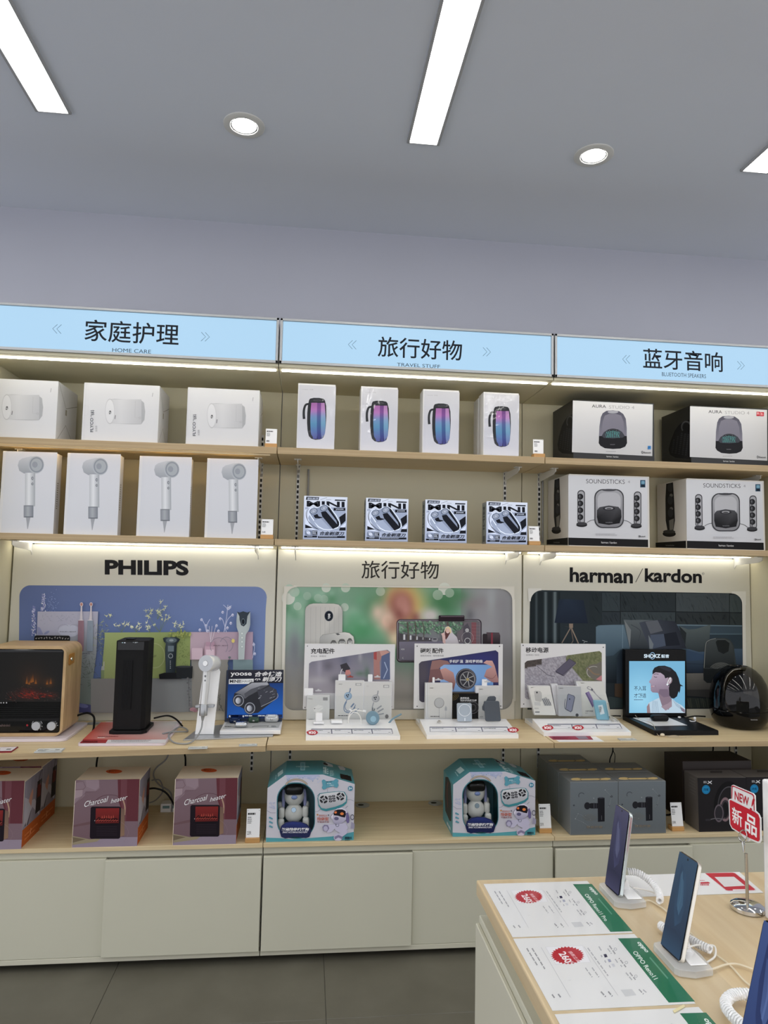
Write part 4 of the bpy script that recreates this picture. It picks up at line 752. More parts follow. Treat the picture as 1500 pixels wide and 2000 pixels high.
# --- electric fireplace
tr = MB().prism([(x, y, ZCU+.0003) for x, y in rrect(-1.16, -.392, -.800, -.09, .03)], (0, 0, .0115), .0015).build('display_board', mat('mauve white acrylic', '#d9cfd6', .3, coat=.2), loc=(-.98, -.24, ZCU), label='white rounded acrylic board under the electric fireplace', cat='board', group='display boards')
fp = thing('electric_fireplace', 'wood grain electric fireplace heater with glowing embers at the left end', 'heater', (-.985, -.25, .856))
yf = -.35; xz = lambda L_: [(p[0], yf, p[1]) for p in L_]
x0, x1, z0, z1 = -1.145, -.828, .8555, 1.217
ringsolid(xz(rrect(x0, z0, x1, z1, .034, 8)), xz(rrect(x0+.013, z0+.013, x1-.011, z1-.012, .012, 8)), (0, .2, 0), 'casing', WOODH, fp)
MB().box(x0+.012, x1-.010, -.335, -.152, z0+.012, z1-.011).build('inner_body', BLK, fp)
MB().box(x0+.0135, x1-.0115, -.3475, -.3355, z0+.0135, z1-.0125, .004, 2).build('front_panel', BLKG, fp)
for k in range(6):
    v = AT(60, 1080+(1290+k*17)/4.2857, y=-.347).z; MB().box(x0+.022, x1-.019, -.3515, -.3478, v-.0010, v+.0008).build('grille_slat', BLK, fp)
MB().box(x0+.018, x1-.015, -.3515, -.3478, AT(60, 1408, y=-.35).z-.001, AT(60, 1403, y=-.35).z+.0005, .0005, 1).build('grille_rail', BLKM, fp)
rf = random.Random(4); a = Art((0, -.3479, 0), (0, -1, 0), (0, 1080, 4.2857), gain=1.0)
FIRE = printmat('ember glow', .6, emit=1.0, spec=.05)
P = []
a.g(0, 830, 525, 1245, 50, 40, blobs((3, 2, 2), [(270, 1060, 80, 60, (96, 52, 8), .8), (410, 1085, 50, 45, (84, 44, 8), .7), (240, 1180, 110, 40, (110, 18, 4), .9), (430, 1190, 50, 25, (90, 20, 6), .8), (260, 1000, 150, 120, (26, 12, 4), .7)]))
for (x_, y_, h_) in ((225, 1095, 70), (262, 1085, 60), (275, 1080, 75), (300, 1095, 50), (395, 1100, 45), (425, 1095, 55), (245, 1100, 40)):
    a.p([(x_-10, y_), (x_-5, y_-h_*.5), (x_+2, y_-h_), (x_+6, y_-h_*.5), (x_+9, y_)], lambda U, V, y_=y_, h_=h_: mix((120, 66, 12), (46, 22, 4), (y_-V)/h_))
for k in range(24):
    x_ = rf.uniform(60, 440); q = 1 if x_ < 270 else -1; y_ = 1100+abs(x_-255)*.34 if x_ < 330 else 1105+abs(x_-360)*.5; L_ = rf.uniform(40, 90)
    a.l([(x_, y_+rf.uniform(0, 60)), (x_+L_, y_+rf.uniform(10, 90))], 8, mix((16, 8, 7), (60, 14, 8), rf.random()))
for k in range(26): x_ = rf.gauss(250, 90); y_ = rf.uniform(1165, 1215); a.l([(x_, y_), (x_+rf.uniform(8, 30), y_+rf.uniform(-9, 9))], 3, mix((150, 34, 16), (90, 16, 8), rf.random()))
for k in range(90): x_ = rf.uniform(50, 495); y_ = 1240-rf.random()*min(130, 40+(250-abs(x_-250))*.5 if x_ < 500 else 40); a.l([(x_, y_), (x_+rf.uniform(2, 11), y_+rf.uniform(-6, 4))], 1.6, mix((60, 42, 36), (130, 112, 104), rf.random()*rf.random()))
a.build('ember_window', FIRE, fp)
a = Art((0, -.3480, 0), (0, -1, 0), (0, 1080, 4.2857), gain=1)
for k, q in enumerate((0, 22, 46)): a.e(9+q, 1254, 6, 6, (170, 170, 172))
a.T('ahinici', 0, 1432, 85, 1453, (96, 82, 80), .02); a.e(228, 1442, 9, 9, (150, 44, 50)); a.ring(311, 1440, 44, 4, (190, 190, 190), a0=190, a1=345); a.e(353, 1452, 4, 5, (170, 170, 170)); a.r(338, 1465, 343, 1482, (170, 170, 170)); a.e(315, 1484, 4, 3, (170, 170, 170))
for x_, y_ in ((440, 1402), (466, 1408), (476, 1424), (483, 1443)): a.e(x_, y_, 4, 4, (190, 190, 190))
a.build('panel_print', PRINT, fp)
for x_, y_ in ((303, 1448), (432, 1448)):
    p = AT(x_/4.2857, 1080+y_/4.2857, y=-.358); MB().lathe([(.0, .0), (.0165, 0), (.0175, .0015), (.0175, .014), (0, .014)], (p.x, -.3625, p.z), (0, 1, 0), 28).build('knob', ALU, fp, smooth=True)
MB().prism([(x1+.0004, y, z) for y, z in ((-.322, 1.140), (-.322, 1.176), (-.315, 1.181), (-.262, 1.181), (-.262, 1.138), (-.315, 1.135))], (.004, 0, 0), .0008).build('leather_strap', mat('tan leather', '#a8722a', .5, noise=.15), fp)
MB().lathe([(0, .0042), (.008, .004), (.0075, .0075), (.003, .0085), (0, .0085)], (x1, -.30, 1.159), (1, 0, 0), 16).build('stud', CHROME, fp, smooth=True)
bk = thing('patterned_tray', 'black tray with white flower pattern standing behind the fireplace', 'tray', (-1.02, -.11, .856))
p0, p1_ = AT(67, 1241, y=-.12), AT(136.5, 1241, y=-.12)
MB().prism([(q[0], -.12, q[1]) for q in rrect(p0.x, .856, p1_.x, p0.z, .01)], (0, .006, 0), .001).build('tray_body', BLK, bk)
a = Art((0, -.12, 0), (0, -1, 0), (0, 1130, 6), gain=1.2)
for k in range(13): x_ = 425+k*31; a.e(x_+rf.uniform(-4, 4), 694+rf.uniform(-6, 12), 11, 6, (150, 146, 142), rf.uniform(0, 180), n=8); a.l([(x_, 712), (x_+12, 690)], 2.5, (130, 128, 124))
a.build('flower_print', PRINT, bk)
# --- tower heater on red board
tb = thing('display_board', 'red and white printed board under the black tower heater', 'board', (-.57, -.26, ZCU), 'display boards')
MB().prism([(x, y, ZCU+.0003) for x, y in rrect(-.733, -.466, -.398, -.075, .016)], (0, 0, .0105), .001).build('board', mat('pinkish acrylic edge', '#d8ccd4', .35), tb)
a = Art((0, 0, .8542), (0, 0, 1), (0, 1080, 4.2857), gain=1.2)
a.p([(672, 1582), (845, 1418), (1490, 1412), (1376, 1580)], lambda U, V: mix((186, 74, 60), (196, 200, 200), (U-1080-(1580-V)*.4)/220 if V < 1520 else (U-1250)/240))
a.p([(664, 1590), (690, 1566), (1392, 1562), (1385, 1592)], (206, 204, 208)); a.p([(665, 1592), (700, 1560), (905, 1562), (885, 1592)], (150, 36, 40)); a.bars(690, 1574, 860, 1590, 2, (230, 220, 220), .6); a.bars(930, 1566, 1350, 1586, 2, (110, 104, 112), .4, 7); a.bars(820, 1534, 1050, 1546, 1, (120, 40, 36), .5); a.bars(815, 1544, 900, 1552, 1, (236, 220, 216), .6)
a.build('board_print', PRINTG, tb)
th = thing('tower_heater', 'tall black tower fan heater with touch display on top', 'heater', (-.57, -.23, .855))
def octo(xa, xb, ya, yb, c): return [(xa+c, ya), (xb-c*.9, ya), (xb, ya+c*1.2), (xb, yb-c), (xb-c, yb), (xa+c, yb), (xa, yb-c), (xa, ya+c*.4)]
MB().prism([(x, y, .8552) for x, y in octo(-.653, -.505, -.325, -.150, .018)], (0, 0, .014), .002).build('base', BLK, th)
MB().prism([(x, y, .8695) for x, y in octo(-.643, -.516, -.312, -.170, .016)], (0, 0, .368), .003).build('body', mat('perforated black shell', '#0e0e0f', .6, bump=.5, bscale=700, spec=.22), th)
MB().box(-.637, -.529, -.3145, -.3125, 1.198, 1.234, .001, 1).build('display_band', BLKG, th)
MB().box(-.612, -.577, -.285, -.245, 1.2375, 1.243, .002, 1).build('top_button', BLK, th)
gr = MB().box(-.611, -.573, -.3142, -.3125, .955, 1.158).build('grille', BLK, th)
for k in range(7): MB().box(-.6095+k*.0058, -.6078+k*.0058, -.3165, -.3144, .957, 1.156).build('grille_bar', BLKM, gr)
a = Art((0, -.3146, 0), (0, -1, 0), (0, 1080, 4.2857), gain=1); a.r(1020, 747, 1030, 754, (170, 200, 210)); a.rr(1038, 747, 1051, 755, 3, (210, 220, 230)); a.T('30', 1128, 745, 1142, 755, (200, 205, 210), .02); a.bars(1112, 746, 1126, 754, 1, (160, 170, 176)); a.bars(1143, 746, 1158, 754, 1, (160, 170, 176))
a.build('display_digits', PRINT, th)
cable('power_cable', [(-.828, -.17, .90), (-.80, -.12, .900), (-.77, -.13, .885), (-.748, -.20, .858), (-.742, -.235, .8475)], .0045, BLK, 'black power cable arching from the fireplace to the counter')
cable('power_cable', [(-.506, -.16, .885), (-.46, -.11, .885), (-.42, -.12, .872), (-.385, -.15, .8475)], .004, BLK, 'black power cable behind the tower heater')
# --- hair dryer on its stand
hs = thing('hair_dryer_stand', 'tall white hair dryer stand on a slim steel base plate', 'stand', (-.25, -.3, ZCU))
MB().prism([(-.340, -.392, ZCU+.0004), (.020, -.338, ZCU+.0004), (.020, -.30, ZCU+.0004), (-.16, -.10, ZCU+.0004), (-.305, -.17, ZCU+.0004)], (0, 0, .0055), .0008).build('base_plate', ALU, hs)
MB().prism([(-.306, -.312, ZCU+.0062), (-.229, -.312, ZCU+.0062), (-.214, -.285, 1.105), (-.226, -.283, 1.132), (-.25, -.282, 1.142), (-.285, -.285, 1.120)], (0, .010, 0), .002).build('stand_panel', WHTG, hs)
MB().box(-.305, -.228, -.345, -.312, .966, .976, .002, 1).build('holder_arm', ALU, hs)
hd = thing('hair_dryer', 'silver white hair dryer hanging on its white stand', 'hair dryer', (-.262, -.34, .92))
SILV = mat('silver white shell', '#dfe0e0', .25, metal=.35); SILD = mat('satin silver', '#a9abad', .3, metal=.7)
MB().tube([(-.262, -.352, 1.135), (-.264, -.353, 1.05), (-.268, -.356, .985)], lambda t: .0168-.0018*t, 24, smooth=False).build('handle', SILV, hd, smooth=True)
MB().lathe([(0, 0), (.0160, 0), (.0165, .004), (.0165, .044), (.0145, .047), (0, .047)], (-.2685, -.3565, .938), (.02, .01, 1), 24).build('nozzle_section', SILD, hd, smooth=True)
ax = Vector((-.38, -.90, .12)).normalized(); c0 = Vector((-.246, -.325, 1.147))
MB().lathe([(0, -.03), (.026, -.03), (.032, -.022), (.034, 0), (.034, .045), (.032, .048), (0, .048)], c0, ax, 36).build('head', SILV, hd, smooth=True)
MB().lathe([(.0325, .0482), (.0335, .0495), (.012, .0502), (.0118, .0485), (.0, .0485)], c0, ax, 36).build('air_inlet', SILD, hd, smooth=True)
MB().lathe([(0, .0486), (.0112, .0486), (.0108, .0525), (0, .0525)], c0, ax, 24).build('inlet_cap', SILV, hd, smooth=True)
for z_, r_ in ((1.101, .0045), (1.083, .0036)): MB().ell((-.2645, -.370, z_), r_*.8, .0022, r_, 12, 8).build('button', mat('dark button', '#6e7276', .3), hd, smooth=True)
MB().tube([(-.2695, -.3568, .937), (-.2705, -.357, .915)], lambda t: .0085-.005*t, 14, smooth=False).build('cord_guard', GREYC, hd, smooth=True)
cable('cord', [(-.2707, -.357, .914), (-.273, -.37, .885), (-.287, -.42, .858), (-.315, -.452, .8475), (-.37, -.43, .8475), (-.405, -.36, .8585), (-.40, -.27, .8585), (-.385, -.22, .860), (-.36, -.20, .8475), (-.35, -.25, .8475), (-.40, -.30, .8585), (-.435, -.33, .8585)], .0032, GREYC, '', parent=hd)
# --- shaver counter display
yd = thing('shaver_display', 'blue shaver advertising display with white tray', 'display stand', (-.075, -.2, ZCU))
MB().box(-.203, .051, -.3165, -.12, ZCU+.0066, .866, .0015, 1).build('tray', WHT, yd)
MB().box(-.2025, .0505, -.155, -.143, .8664, 1.0925, .0015, 1).build('backboard', mat('navy board', '#1a2740', .4), yd)
a = Art((0, -.155, 0), (0, -1, 0), (330, 1080, 5), gain=1.45)
a.p([(580, 1142), (1120, 1140), (1110, 1610), (566, 1612)], lambda U, V: mix((4, 8, 40), (10, 86, 176), (V-1180)/420)); a.p([(580, 1142), (1120, 1140), (1117, 1270), (577, 1278)], (10, 12, 30))
a.T('yoose', 602, 1168, 808, 1210, (226, 228, 232), .02); a.T('合金铸造', 840, 1158, 1105, 1208, (226, 228, 232), .02, .25); a.T('∞ 剃须刀', 838, 1210, 1102, 1256, (226, 228, 232), .02, .25)
a.p([(586, 1232), (828, 1228), (826, 1278), (584, 1280)], (206, 208, 212)); a.T('MINII', 594, 1238, 696, 1268, (14, 16, 24), .03); a.T('SHAVER', 700, 1240, 820, 1266, (60, 64, 72), 0)
G1 = lambda U, V: mix((150, 152, 160), (40, 42, 50), (V-1260)/240)
a.p([(640, 1370), (800, 1262), (900, 1252), (980, 1275), (985, 1300), (1050, 1335), (1062, 1385), (1040, 1430), (870, 1560), (800, 1570), (750, 1530), (650, 1480), (626, 1430)], (26, 28, 36))
a.p([(645, 1368), (810, 1268), (960, 1262), (975, 1285), (860, 1330), (740, 1425), (700, 1380)], G1); a.p([(735, 1375), (800, 1330), (900, 1295), (975, 1290), (900, 1330), (790, 1390), (745, 1410)], (70, 72, 80)); a.p([(865, 1350), (985, 1300), (1052, 1340), (1055, 1400), (900, 1500), (880, 1420)], (48, 50, 60))
for k in range(16): x_, y_ = rf.uniform(860, 1030), rf.uniform(1320, 1440); a.l([(x_, y_), (x_+rf.uniform(8, 30), y_-rf.uniform(4, 16))], 5, mix((28, 30, 38), (160, 164, 172), rf.random()))
for cx, cy_ in ((680, 1440), (790, 1515)): a.e(cx, cy_, 58, 62, (34, 36, 44), -20); a.ring(cx, cy_, 48, 8, (132, 136, 146), ry=52); a.e(cx-2, cy_+2, 34, 38, (60, 62, 72)); a.e(cx-4, cy_+2, 25, 30, lambda U, V, cx=cx: mix((196, 200, 208), (110, 114, 124), (U-cx+25)/50))
a.l([(900, 1500), (1050, 1420), (1060, 1370)], 7, (120, 124, 134), True); a.p([(580, 1580), (1106, 1576), (1104, 1606), (578, 1610)], (8, 24, 66)); a.bars(612, 1584, 700, 1602, 1, (200, 206, 220)); a.bars(740, 1584, 840, 1602, 1, (200, 206, 220)); a.bars(870, 1584, 960, 1602, 1, (200, 206, 220))
a.e(594, 1594, 8, 10, (200, 206, 220)); a.e(726, 1594, 8, 10, (200, 206, 220))
a.build('backboard_print', PRINTG, yd)
a = Art((0, 0, .8662), (0, 0, 1), (330, 1080, 5), gain=1.1); a.p([(520, 1718), (570, 1650), (1100, 1640), (1070, 1708)], (176, 178, 178)); a.bars(545, 1694, 630, 1706, 1, (40, 42, 44)); a.l([(812, 1700), (840, 1692), (975, 1690), (960, 1700)], 4, (24, 26, 28)); a.bars(1000, 1688, 1060, 1704, 2, (50, 54, 58)); a.build('tray_print', PRINT, yd)
def shaver(u, v, w_, c, lab, top=None, h_=.024):
    p = AT(330+u/5, 1080+v/5, z=.867); t = thing('mini_shaver', lab, 'shaver', p, 'mini shavers on the white tray')
    MB().box(p.x-w_/2, p.x+w_/2, p.y, p.y+.032, .8672, .8672+h_, h_*.42, 4).build('body', c, t, smooth=True)
    MB().box(p.x-w_*.3, p.x+w_*.3, p.y-.0012, p.y+.012, .8672+h_*.62, .8672+h_*1.06, .004, 2).build('cap', top or c, t, smooth=True)
    MB().box(p.x-.005, p.x+.005, p.y-.0015, p.y+.002, .8672+h_*.3, .8672+h_*.55, .001, 1).build('switch', CHROME, t); return t
shaver(640, 1668, .052, mat('navy shell', '#15294d', .25, metal=.5), 'dark blue mini shaver at the left of the white tray')
shaver(825, 1662, .050, mat('green shell', '#3c5443', .3, metal=.4), 'dark green mini shaver in the middle of the white tray')
shaver(700, 1708, .052, mat('mirror shell', '#c8cccf', .12, metal=.9), 'mirror silver mini shaver at the front of the white tray', h_=.022)
ws = shaver(1000, 1660, .062, mat('pale grey shell', '#c8cacb', .25, metal=.3), 'light grey headphone shaped mini shaver at the right of the white tray', h_=.034)
# --- three acrylic accessory displays
ACW = mat('white acrylic base', '#efeff0', .2, coat=.3)
def wedge(x0, x1, sk, label, panel, title, sub, art, pz):
    t = thing('acrylic_display', label, 'display stand', ((x0+x1)/2, -.25, ZCU), 'white acrylic accessory displays')
    yf_ = panel['yf']; YK = -.198
    prof = [(yf_, ZCU+.0003), (yf_, .860), (YK, .884), (YK, .862), (-.085, .862), (-.085, ZCU+.0003)]
    MB().prism([(x0, y, z) for y, z in prof], (x1-x0, 0, 0), .0008).build('base', ACW, t)
    px0, px1 = panel['x']; zb, zt = panel['z']; yp = -.14
    MB().box(px0, px1, yp, yp+.005, zb, zt, .001, 1).build('graphic_panel', mat('panel white', '#dedddd', .2, coat=.4), t)
    MB().box(px0, px1, yp+.0055, yp+.009, .8625, zt-.001).build('clear_support', CLEAR, t)
    MB().box(px0+.01, px1-.02, YK+.002, YK+.004, .8625, zb+.07).build('clear_pocket', CLEAR, t)
    a = Art((0, yp, 0), (0, -1, 0), panel['crop'], gain=1.45); a.sat = .85; art(a); a.build('panel_print', PRINT, t)
    a = Art((0, yf_, .8601), (0, -.024, YK-yf_), panel['crop'], gain=1.15, off=.0006); pz(a); a.build('price_strip', PRINT, t)
    return t
def strip(a, x0, x1, y, k, sk, tags, h=52):
    ink = (96, 98, 116); a.p([(x0, y), (x1, y-1), (x1+sk, y+h), (x0+sk*.2, y+h)], ink); n = k
    for i in range(n):
        xa = x0+6+(x1-x0)/n*i; xb = x0+(x1-x0)/n*(i+1)-6; s0 = sk*(i/n*.8+.2); s1 = sk*((i+1)/n*.8+.2)
        a.p([(xa, y+9), (xb, y+9), (xb+s1, y+h), (xa+s0*.8, y+h)], (206, 207, 212)); a.bars(xa+18, y+14, xa+18+(xb-xa)*.5, y+26, 1, (120, 122, 132), .6, i); a.bars(xb+s0*.5-34, y+36, xb+s0*.5-4, y+44, 1, (90, 92, 102))
    for x, y_ in tags:
        a.e(x, y_, 56, 26, (168, 30, 44)); a.p([(x-62, y_-4), (x-48, y_-12), (x-48, y_+8)], (168, 30, 44)); a.p([(x+62, y_+2), (x+46, y_-8), (x+46, y_+12)], (168, 30, 44)); a.T('¥30', x-40, y_-14, x+36, y_+16, (236, 224, 226), .04)
def frame_pic(a, P, c):
    a.p(P, c)
def art1(a):
    a.e(318, 957, 5, 5, (40, 40, 44)); a.e(292, 1588, 5, 5, (40, 40, 44)); a.e(1183, 1580, 4, 5, (70, 70, 74)); a.T('充电配件', 352, 980, 598, 1036, (38, 36, 38), .02); a.T('充电头 · 数据线', 352, 1052, 510, 1070, (130, 130, 132), 0)
    g_ = blobs(lambda U, V: mix((104, 102, 118), (140, 134, 140), (V-1050)/400), [(530, 1160, 60, 60, (92, 88, 100), .9), (700, 1100, 50, 80, (84, 86, 106), .8), (440, 1180, 30, 160, (136, 132, 146), .8), (900, 1120, 80, 60, (110, 116, 118), .6), (860, 1240, 60, 30, (84, 106, 92), .9), (930, 1230, 30, 60, (72, 100, 80), .8), (600, 1300, 60, 40, (84, 84, 92), .7), (420, 1310, 120, 40, (150, 146, 150), .7), (860, 1060, 20, 60, (150, 148, 156), .7)])
    def tri(U, V): return V
    n = 60; P = []
    for i in range(n+1):
        x = 335+(1168-335)*i/n; yt = 1122-(x-335)*.158; yb = 1440-(0 if x > 350 else 8); yt += max(0, 24-(x-335))*.6; yt += max(0, (x-1140))*.9
        for j in range(17): P.append((x-(1-j/16)*0-(j/16)*10, yt+(yb-yt)*j/16))
    a.add(P, [(i*17+j, i*17+j+1, (i+1)*17+j+1, (i+1)*17+j) for i in range(n) for j in range(16)], g_)
    a.p([(998, 1022), (1060, 1008), (1085, 1060), (1060, 1120), (1065, 1300), (1000, 1300)], (150, 104, 98)); a.p([(1060, 1008), (1130, 1000), (1165, 1020), (1168, 1100), (1110, 1200), (1090, 1100)], (170, 126, 116)); a.p([(1080, 1060), (1165, 1020), (1168, 1300), (1070, 1300)], (76, 88, 120)); a.l([(1110, 1120), (1140, 1200), (1100, 1290)], 10, (136, 150, 176)); a.p([(1000, 1022), (1030, 1015), (1030, 1100), (1000, 1090)], (150, 60, 60))
    a.p([(655, 1150), (720, 1128), (760, 1190), (705, 1228), (668, 1200)], (52, 50, 56)); a.p([(712, 1205), (750, 1200), (766, 1240), (730, 1260), (705, 1250)], (176, 110, 104)); a.l([(678, 1190), (660, 1230), (660, 1310)], 7, (190, 188, 192), True)
def art2(a):
    for x, y in ((288, 958), (1135, 960), (288, 1577), (1147, 1574)): a.e(x, y, 6, 6, (50, 50, 54))
    a.T('磁吸配件', 320, 978, 560, 1032, (38, 36, 38), .02); a.T('磁吸无线充 · 磁吸散热器', 322, 1046, 562, 1066, (130, 130, 132), 0)
    n = 60; P = []; g_ = blobs(lambda U, V: mix((66, 62, 74), (44, 44, 84), (U-320)/250), [(700, 1300, 150, 200, (54, 70, 128), .6), (360, 1250, 60, 130, (72, 66, 74), .8), (950, 1080, 180, 60, (44, 46, 104), .8)])
    for i in range(n+1):
        x = 306+(1122-306)*i/n; yt = 1120-(x-306)*.152; yb = 1534; yt += max(0, 24-(x-306))*.8+max(0, x-1095)*1.0; yb -= max(0, 24-(x-306))*.8
        for j in range(17): P.append((x+(j/16)*4, yt+(yb-yt)*j/16))
    a.add(P, [(i*17+j, i*17+j+1, (i+1)*17+j+1, (i+1)*17+j) for i in range(n) for j in range(16)], g_)
    a.T('手机降温  游戏更把稳', 618, 1098, 962, 1130, (222, 220, 228), .01)
    a.rr(525, 1148, 1070, 1440, 30, lambda U, V: mix((118, 152, 196), (92, 136, 186), (U-525)/500))
    a.p([(440, 1110), (520, 1096), (600, 1110), (628, 1142), (560, 1150), (520, 1180), (420, 1330), (405, 1330), (425, 1180)], (128, 92, 88)); a.p([(520, 1200), (580, 1182), (660, 1230), (684, 1330), (660, 1420), (640, 1340), (560, 1300), (500, 1280)], lambda U, V: mix((176, 130, 120), (120, 82, 80), (V-1180)/200)); a.p([(420, 1200), (520, 1190), (560, 1300), (450, 1320), (410, 1330)], (108, 74, 74))
    a.p([(968, 1130), (1000, 1104), (1060, 1108), (1085, 1160), (1122, 1300), (1122, 1330), (1060, 1330), (975, 1270), (1000, 1200), (1060, 1170), (1020, 1150)], lambda U, V: mix((180, 136, 128), (140, 98, 96), (V-1110)/200)); a.l([(990, 1270), (1060, 1290), (1100, 1250)], 5, (110, 74, 74), True)
    a.e(790, 1296, 106, 110, (34, 34, 42)); a.ring(790, 1296, 96, 9, (96, 92, 96), ry=100); a.e(804, 1300, 78, 84, (120, 118, 120)); a.e(804, 1300, 70, 76, (48, 48, 54))
    for k in range(7): b = k*math.pi*2/7; a.l([(804+14*math.cos(b), 1300+14*math.sin(b)), (804+70*math.cos(b+.4), 1300+74*math.sin(b+.4))], 8, (150, 150, 150))
    a.e(806, 1300, 14, 14, (150, 130, 70))
def art3(a):
    for x, y in ((114, 950), (938, 970), (120, 1553)): a.e(x, y, 6, 6, (50, 50, 54))
    a.T('移动电源', 140, 970, 376, 1026, (38, 36, 38), .02); a.T('自带线 / 快充', 146, 1040, 280, 1058, (130, 130, 132), 0)
    n = 70; P = []; rs = random.Random(2)
    def g_(U, V):
        if U > 520+(V-1080)*.9 and U > 560: c = mix((78, 84, 54), (110, 112, 78), rs.random())
        else: c = mix((116, 112, 120), (160, 156, 164), rs.random()*.8)
        if U < 300 and V < 1190-(U-130)*.25: c = mix((58, 52, 50), (76, 68, 64), rs.random())
        return c
    for i in range(n+1):
        x = 130+(922-130)*i/n; yt = 1112-(x-130)*.136; yb = 1505; yt += max(0, 24-(x-130))*.8+max(0, x-898)*1.0; yb -= max(0, 24-(x-130))*.8
        for j in range(33): P.append((x+(j/32)*2, yt+(yb-yt)*j/32))
    a.add(P, [(i*33+j, i*33+j+1, (i+1)*33+j+1, (i+1)*33+j) for i in range(n) for j in range(32)], g_)
    a.p([(445, 1212), (590, 1084), (658, 1128), (655, 1142), (528, 1268), (448, 1226)], (58, 54, 66)); a.p([(448, 1214), (590, 1090), (652, 1130), (520, 1252)], (78, 74, 90)); a.l([(524, 1260), (656, 1138)], 5, (112, 108, 120)); a.l([(255, 1160), (300, 1200), (370, 1255), (440, 1268)], 4, (50, 48, 52), True)
    a.p([(752, 1190), (800, 1150), (870, 1140), (920, 1110), (922, 1315), (850, 1310), (780, 1260)], (96, 92, 84)); a.ring(840, 1225, 70, 7, (150, 146, 140), ry=60, a0=120, a1=300); a.l([(780, 1180), (840, 1240), (900, 1250)], 14, (116, 96, 74), True); a.p([(860, 1300), (922, 1255), (922, 1315)], (166, 104, 108))
C3, C4, C5 = (540, 1080, 5.2632), (760, 1080, 5.264), (1000, 1080, 5.2632)
def fit(crop, x0, x1, yt, yb):
    p, q = AT(crop[0]+x0/crop[2], crop[1]+yt/crop[2], y=-.14), AT(crop[0]+x1/crop[2], crop[1]+yb/crop[2], y=-.14); return dict(x=(p.x, q.x), z=(q.z, p.z), crop=crop)
w1 = wedge(.158, .553, 0, 'white acrylic display of charging accessories, left of three', dict(fit(C3, 290, 1208, 932, 1605), yf=-.401), '', '', art1, lambda a: strip(a, 358, 1186, 1808, 4, 12, [(368, 1848)]))
w2 = wedge(.668, 1.068, 0, 'white acrylic display of magnetic accessories, middle of three', dict(fit(C4, 262, 1166, 931, 1600), yf=-.391), '', '', art2, lambda a: strip(a, 415, 1215, 1788, 3, 22, [(1275, 1822)]))
w3 = wedge(1.192, 1.592, 0, 'white acrylic display of power banks, right of three', dict(fit(C5, 92, 966, 930, 1590), yf=-.355), '', '', art3, lambda a: strip(a, 365, 1110, 1758, 3, 24, [(368, 1798), (680, 1798)], 50))
def pbox(crop, x0, x1, yt, lab, draw, y=-.178, d=.022, m=WBOX, hang=None, grp=None, zb=.8625, n=1):
    p, q = AT(crop[0]+x0/crop[2], crop[1]+yt/crop[2], y=y), AT(crop[0]+x1/crop[2], crop[1]+1600/crop[2], y=y)
    t = thing('accessory_box', lab, 'box', ((p.x+q.x)/2, y, zb), grp); MB().box(p.x, q.x, y, y+d, zb, p.z, .0008, 1).build('carton', m, t)
    if hang: h0 = AT(crop[0]+hang[0]/crop[2], crop[1]+hang[2]/crop[2], y=y+d/2); h1 = AT(crop[0]+hang[1]/crop[2], 0, y=y+d/2); MB().prism([(a_, y+d/2, b_) for a_, b_ in rrect(h0.x, p.z-.004, h1.x, h0.z, .003)], (0, .0012, 0)).build('hang_tab', WHT, t); b = Art((0, y+d/2, 0), (0, -1, 0), crop, gain=1.1); cx = (hang[0]+hang[1])/2; b.rr(cx-32, hang[2]+20, cx+32, hang[2]+32, 5, hang[3] if len(hang) > 3 else (190, 190, 192)); b.e(cx, hang[2]+18, 12, 10, hang[3] if len(hang) > 3 else (190, 190, 192)); b.build('hang_hole', PRINT, t)
    a = Art((0, y, 0), (0, -1, 0), crop, gain=1.2); draw(a); a.build('front_print', PRINT, t); return t
GL = (204, 202, 198); g3 = 'boxes in the left acrylic display'
def d1(a): a.p([(318, 1465), (545, 1462), (540, 1720), (312, 1720)], (192, 192, 190)); a.bars(332, 1497, 380, 1506, 1, (170, 170, 172)); a.r(478, 1484, 526, 1516, (132, 132, 132)); a.p([(378, 1592), (430, 1560), (480, 1575), (478, 1600), (430, 1640), (385, 1630)], (206, 205, 202)); a.l([(380, 1595), (430, 1605), (478, 1580)], 2, (160, 160, 160)); a.e(392, 1600, 6, 5, (90, 88, 86)); a.bars(330, 1708, 400, 1716, 1, (70, 70, 72))
pbox(C3, 313, 545, 1462, 'small white charger box with plug picture in the left acrylic display', d1, hang=(378, 484, 1390), grp=g3)
def spool(a, x, y, c, cc, n0):
    a.l([(x+25, y-80), (x+20, y-50), (x+10, y-30)], 12, cc, True); a.e(x, y, 41, 40, c); a.e(x-6, y-2, 34, 34, mix(c, (255, 255, 255), .15)); a.e(x-14, y-8, 7, 8, (50, 54, 60)); a.e(x+4, y-12, 7, 8, (50, 54, 60)); a.e(x-4, y+8, 9, 6, (50, 54, 60))
    if n0:
        a.l([(x-10, y+40), (x-40, y+100), (x-30, y+160), (x+50, y+170), (x+110, y+130)], 8, cc, True); a.l([(x-14, y+60), (x-32, y+110), (x-10, y+150), (x+40, y+150), (x+78, y+90)], 7, cc, True); a.l([(x-20, y+160), (x+40, y+180), (x+90, y+160)], 6, cc, True); a.l([(x+30, y+115), (x+62, y+76)], 15, cc); a.l([(x+60, y+130), (x+72, y+110)], 13, cc)
    else:
        a.l([(x-20, y+40), (x-35, y+90), (x-40, y+160)], 9, cc, True); a.l([(x+10, y+110), (x+60, y+75)], 14, cc); a.l([(x+20, y+140), (x+80, y+105)], 14, cc); a.l([(x+10, y+170), (x+84, y+155)], 12, cc)
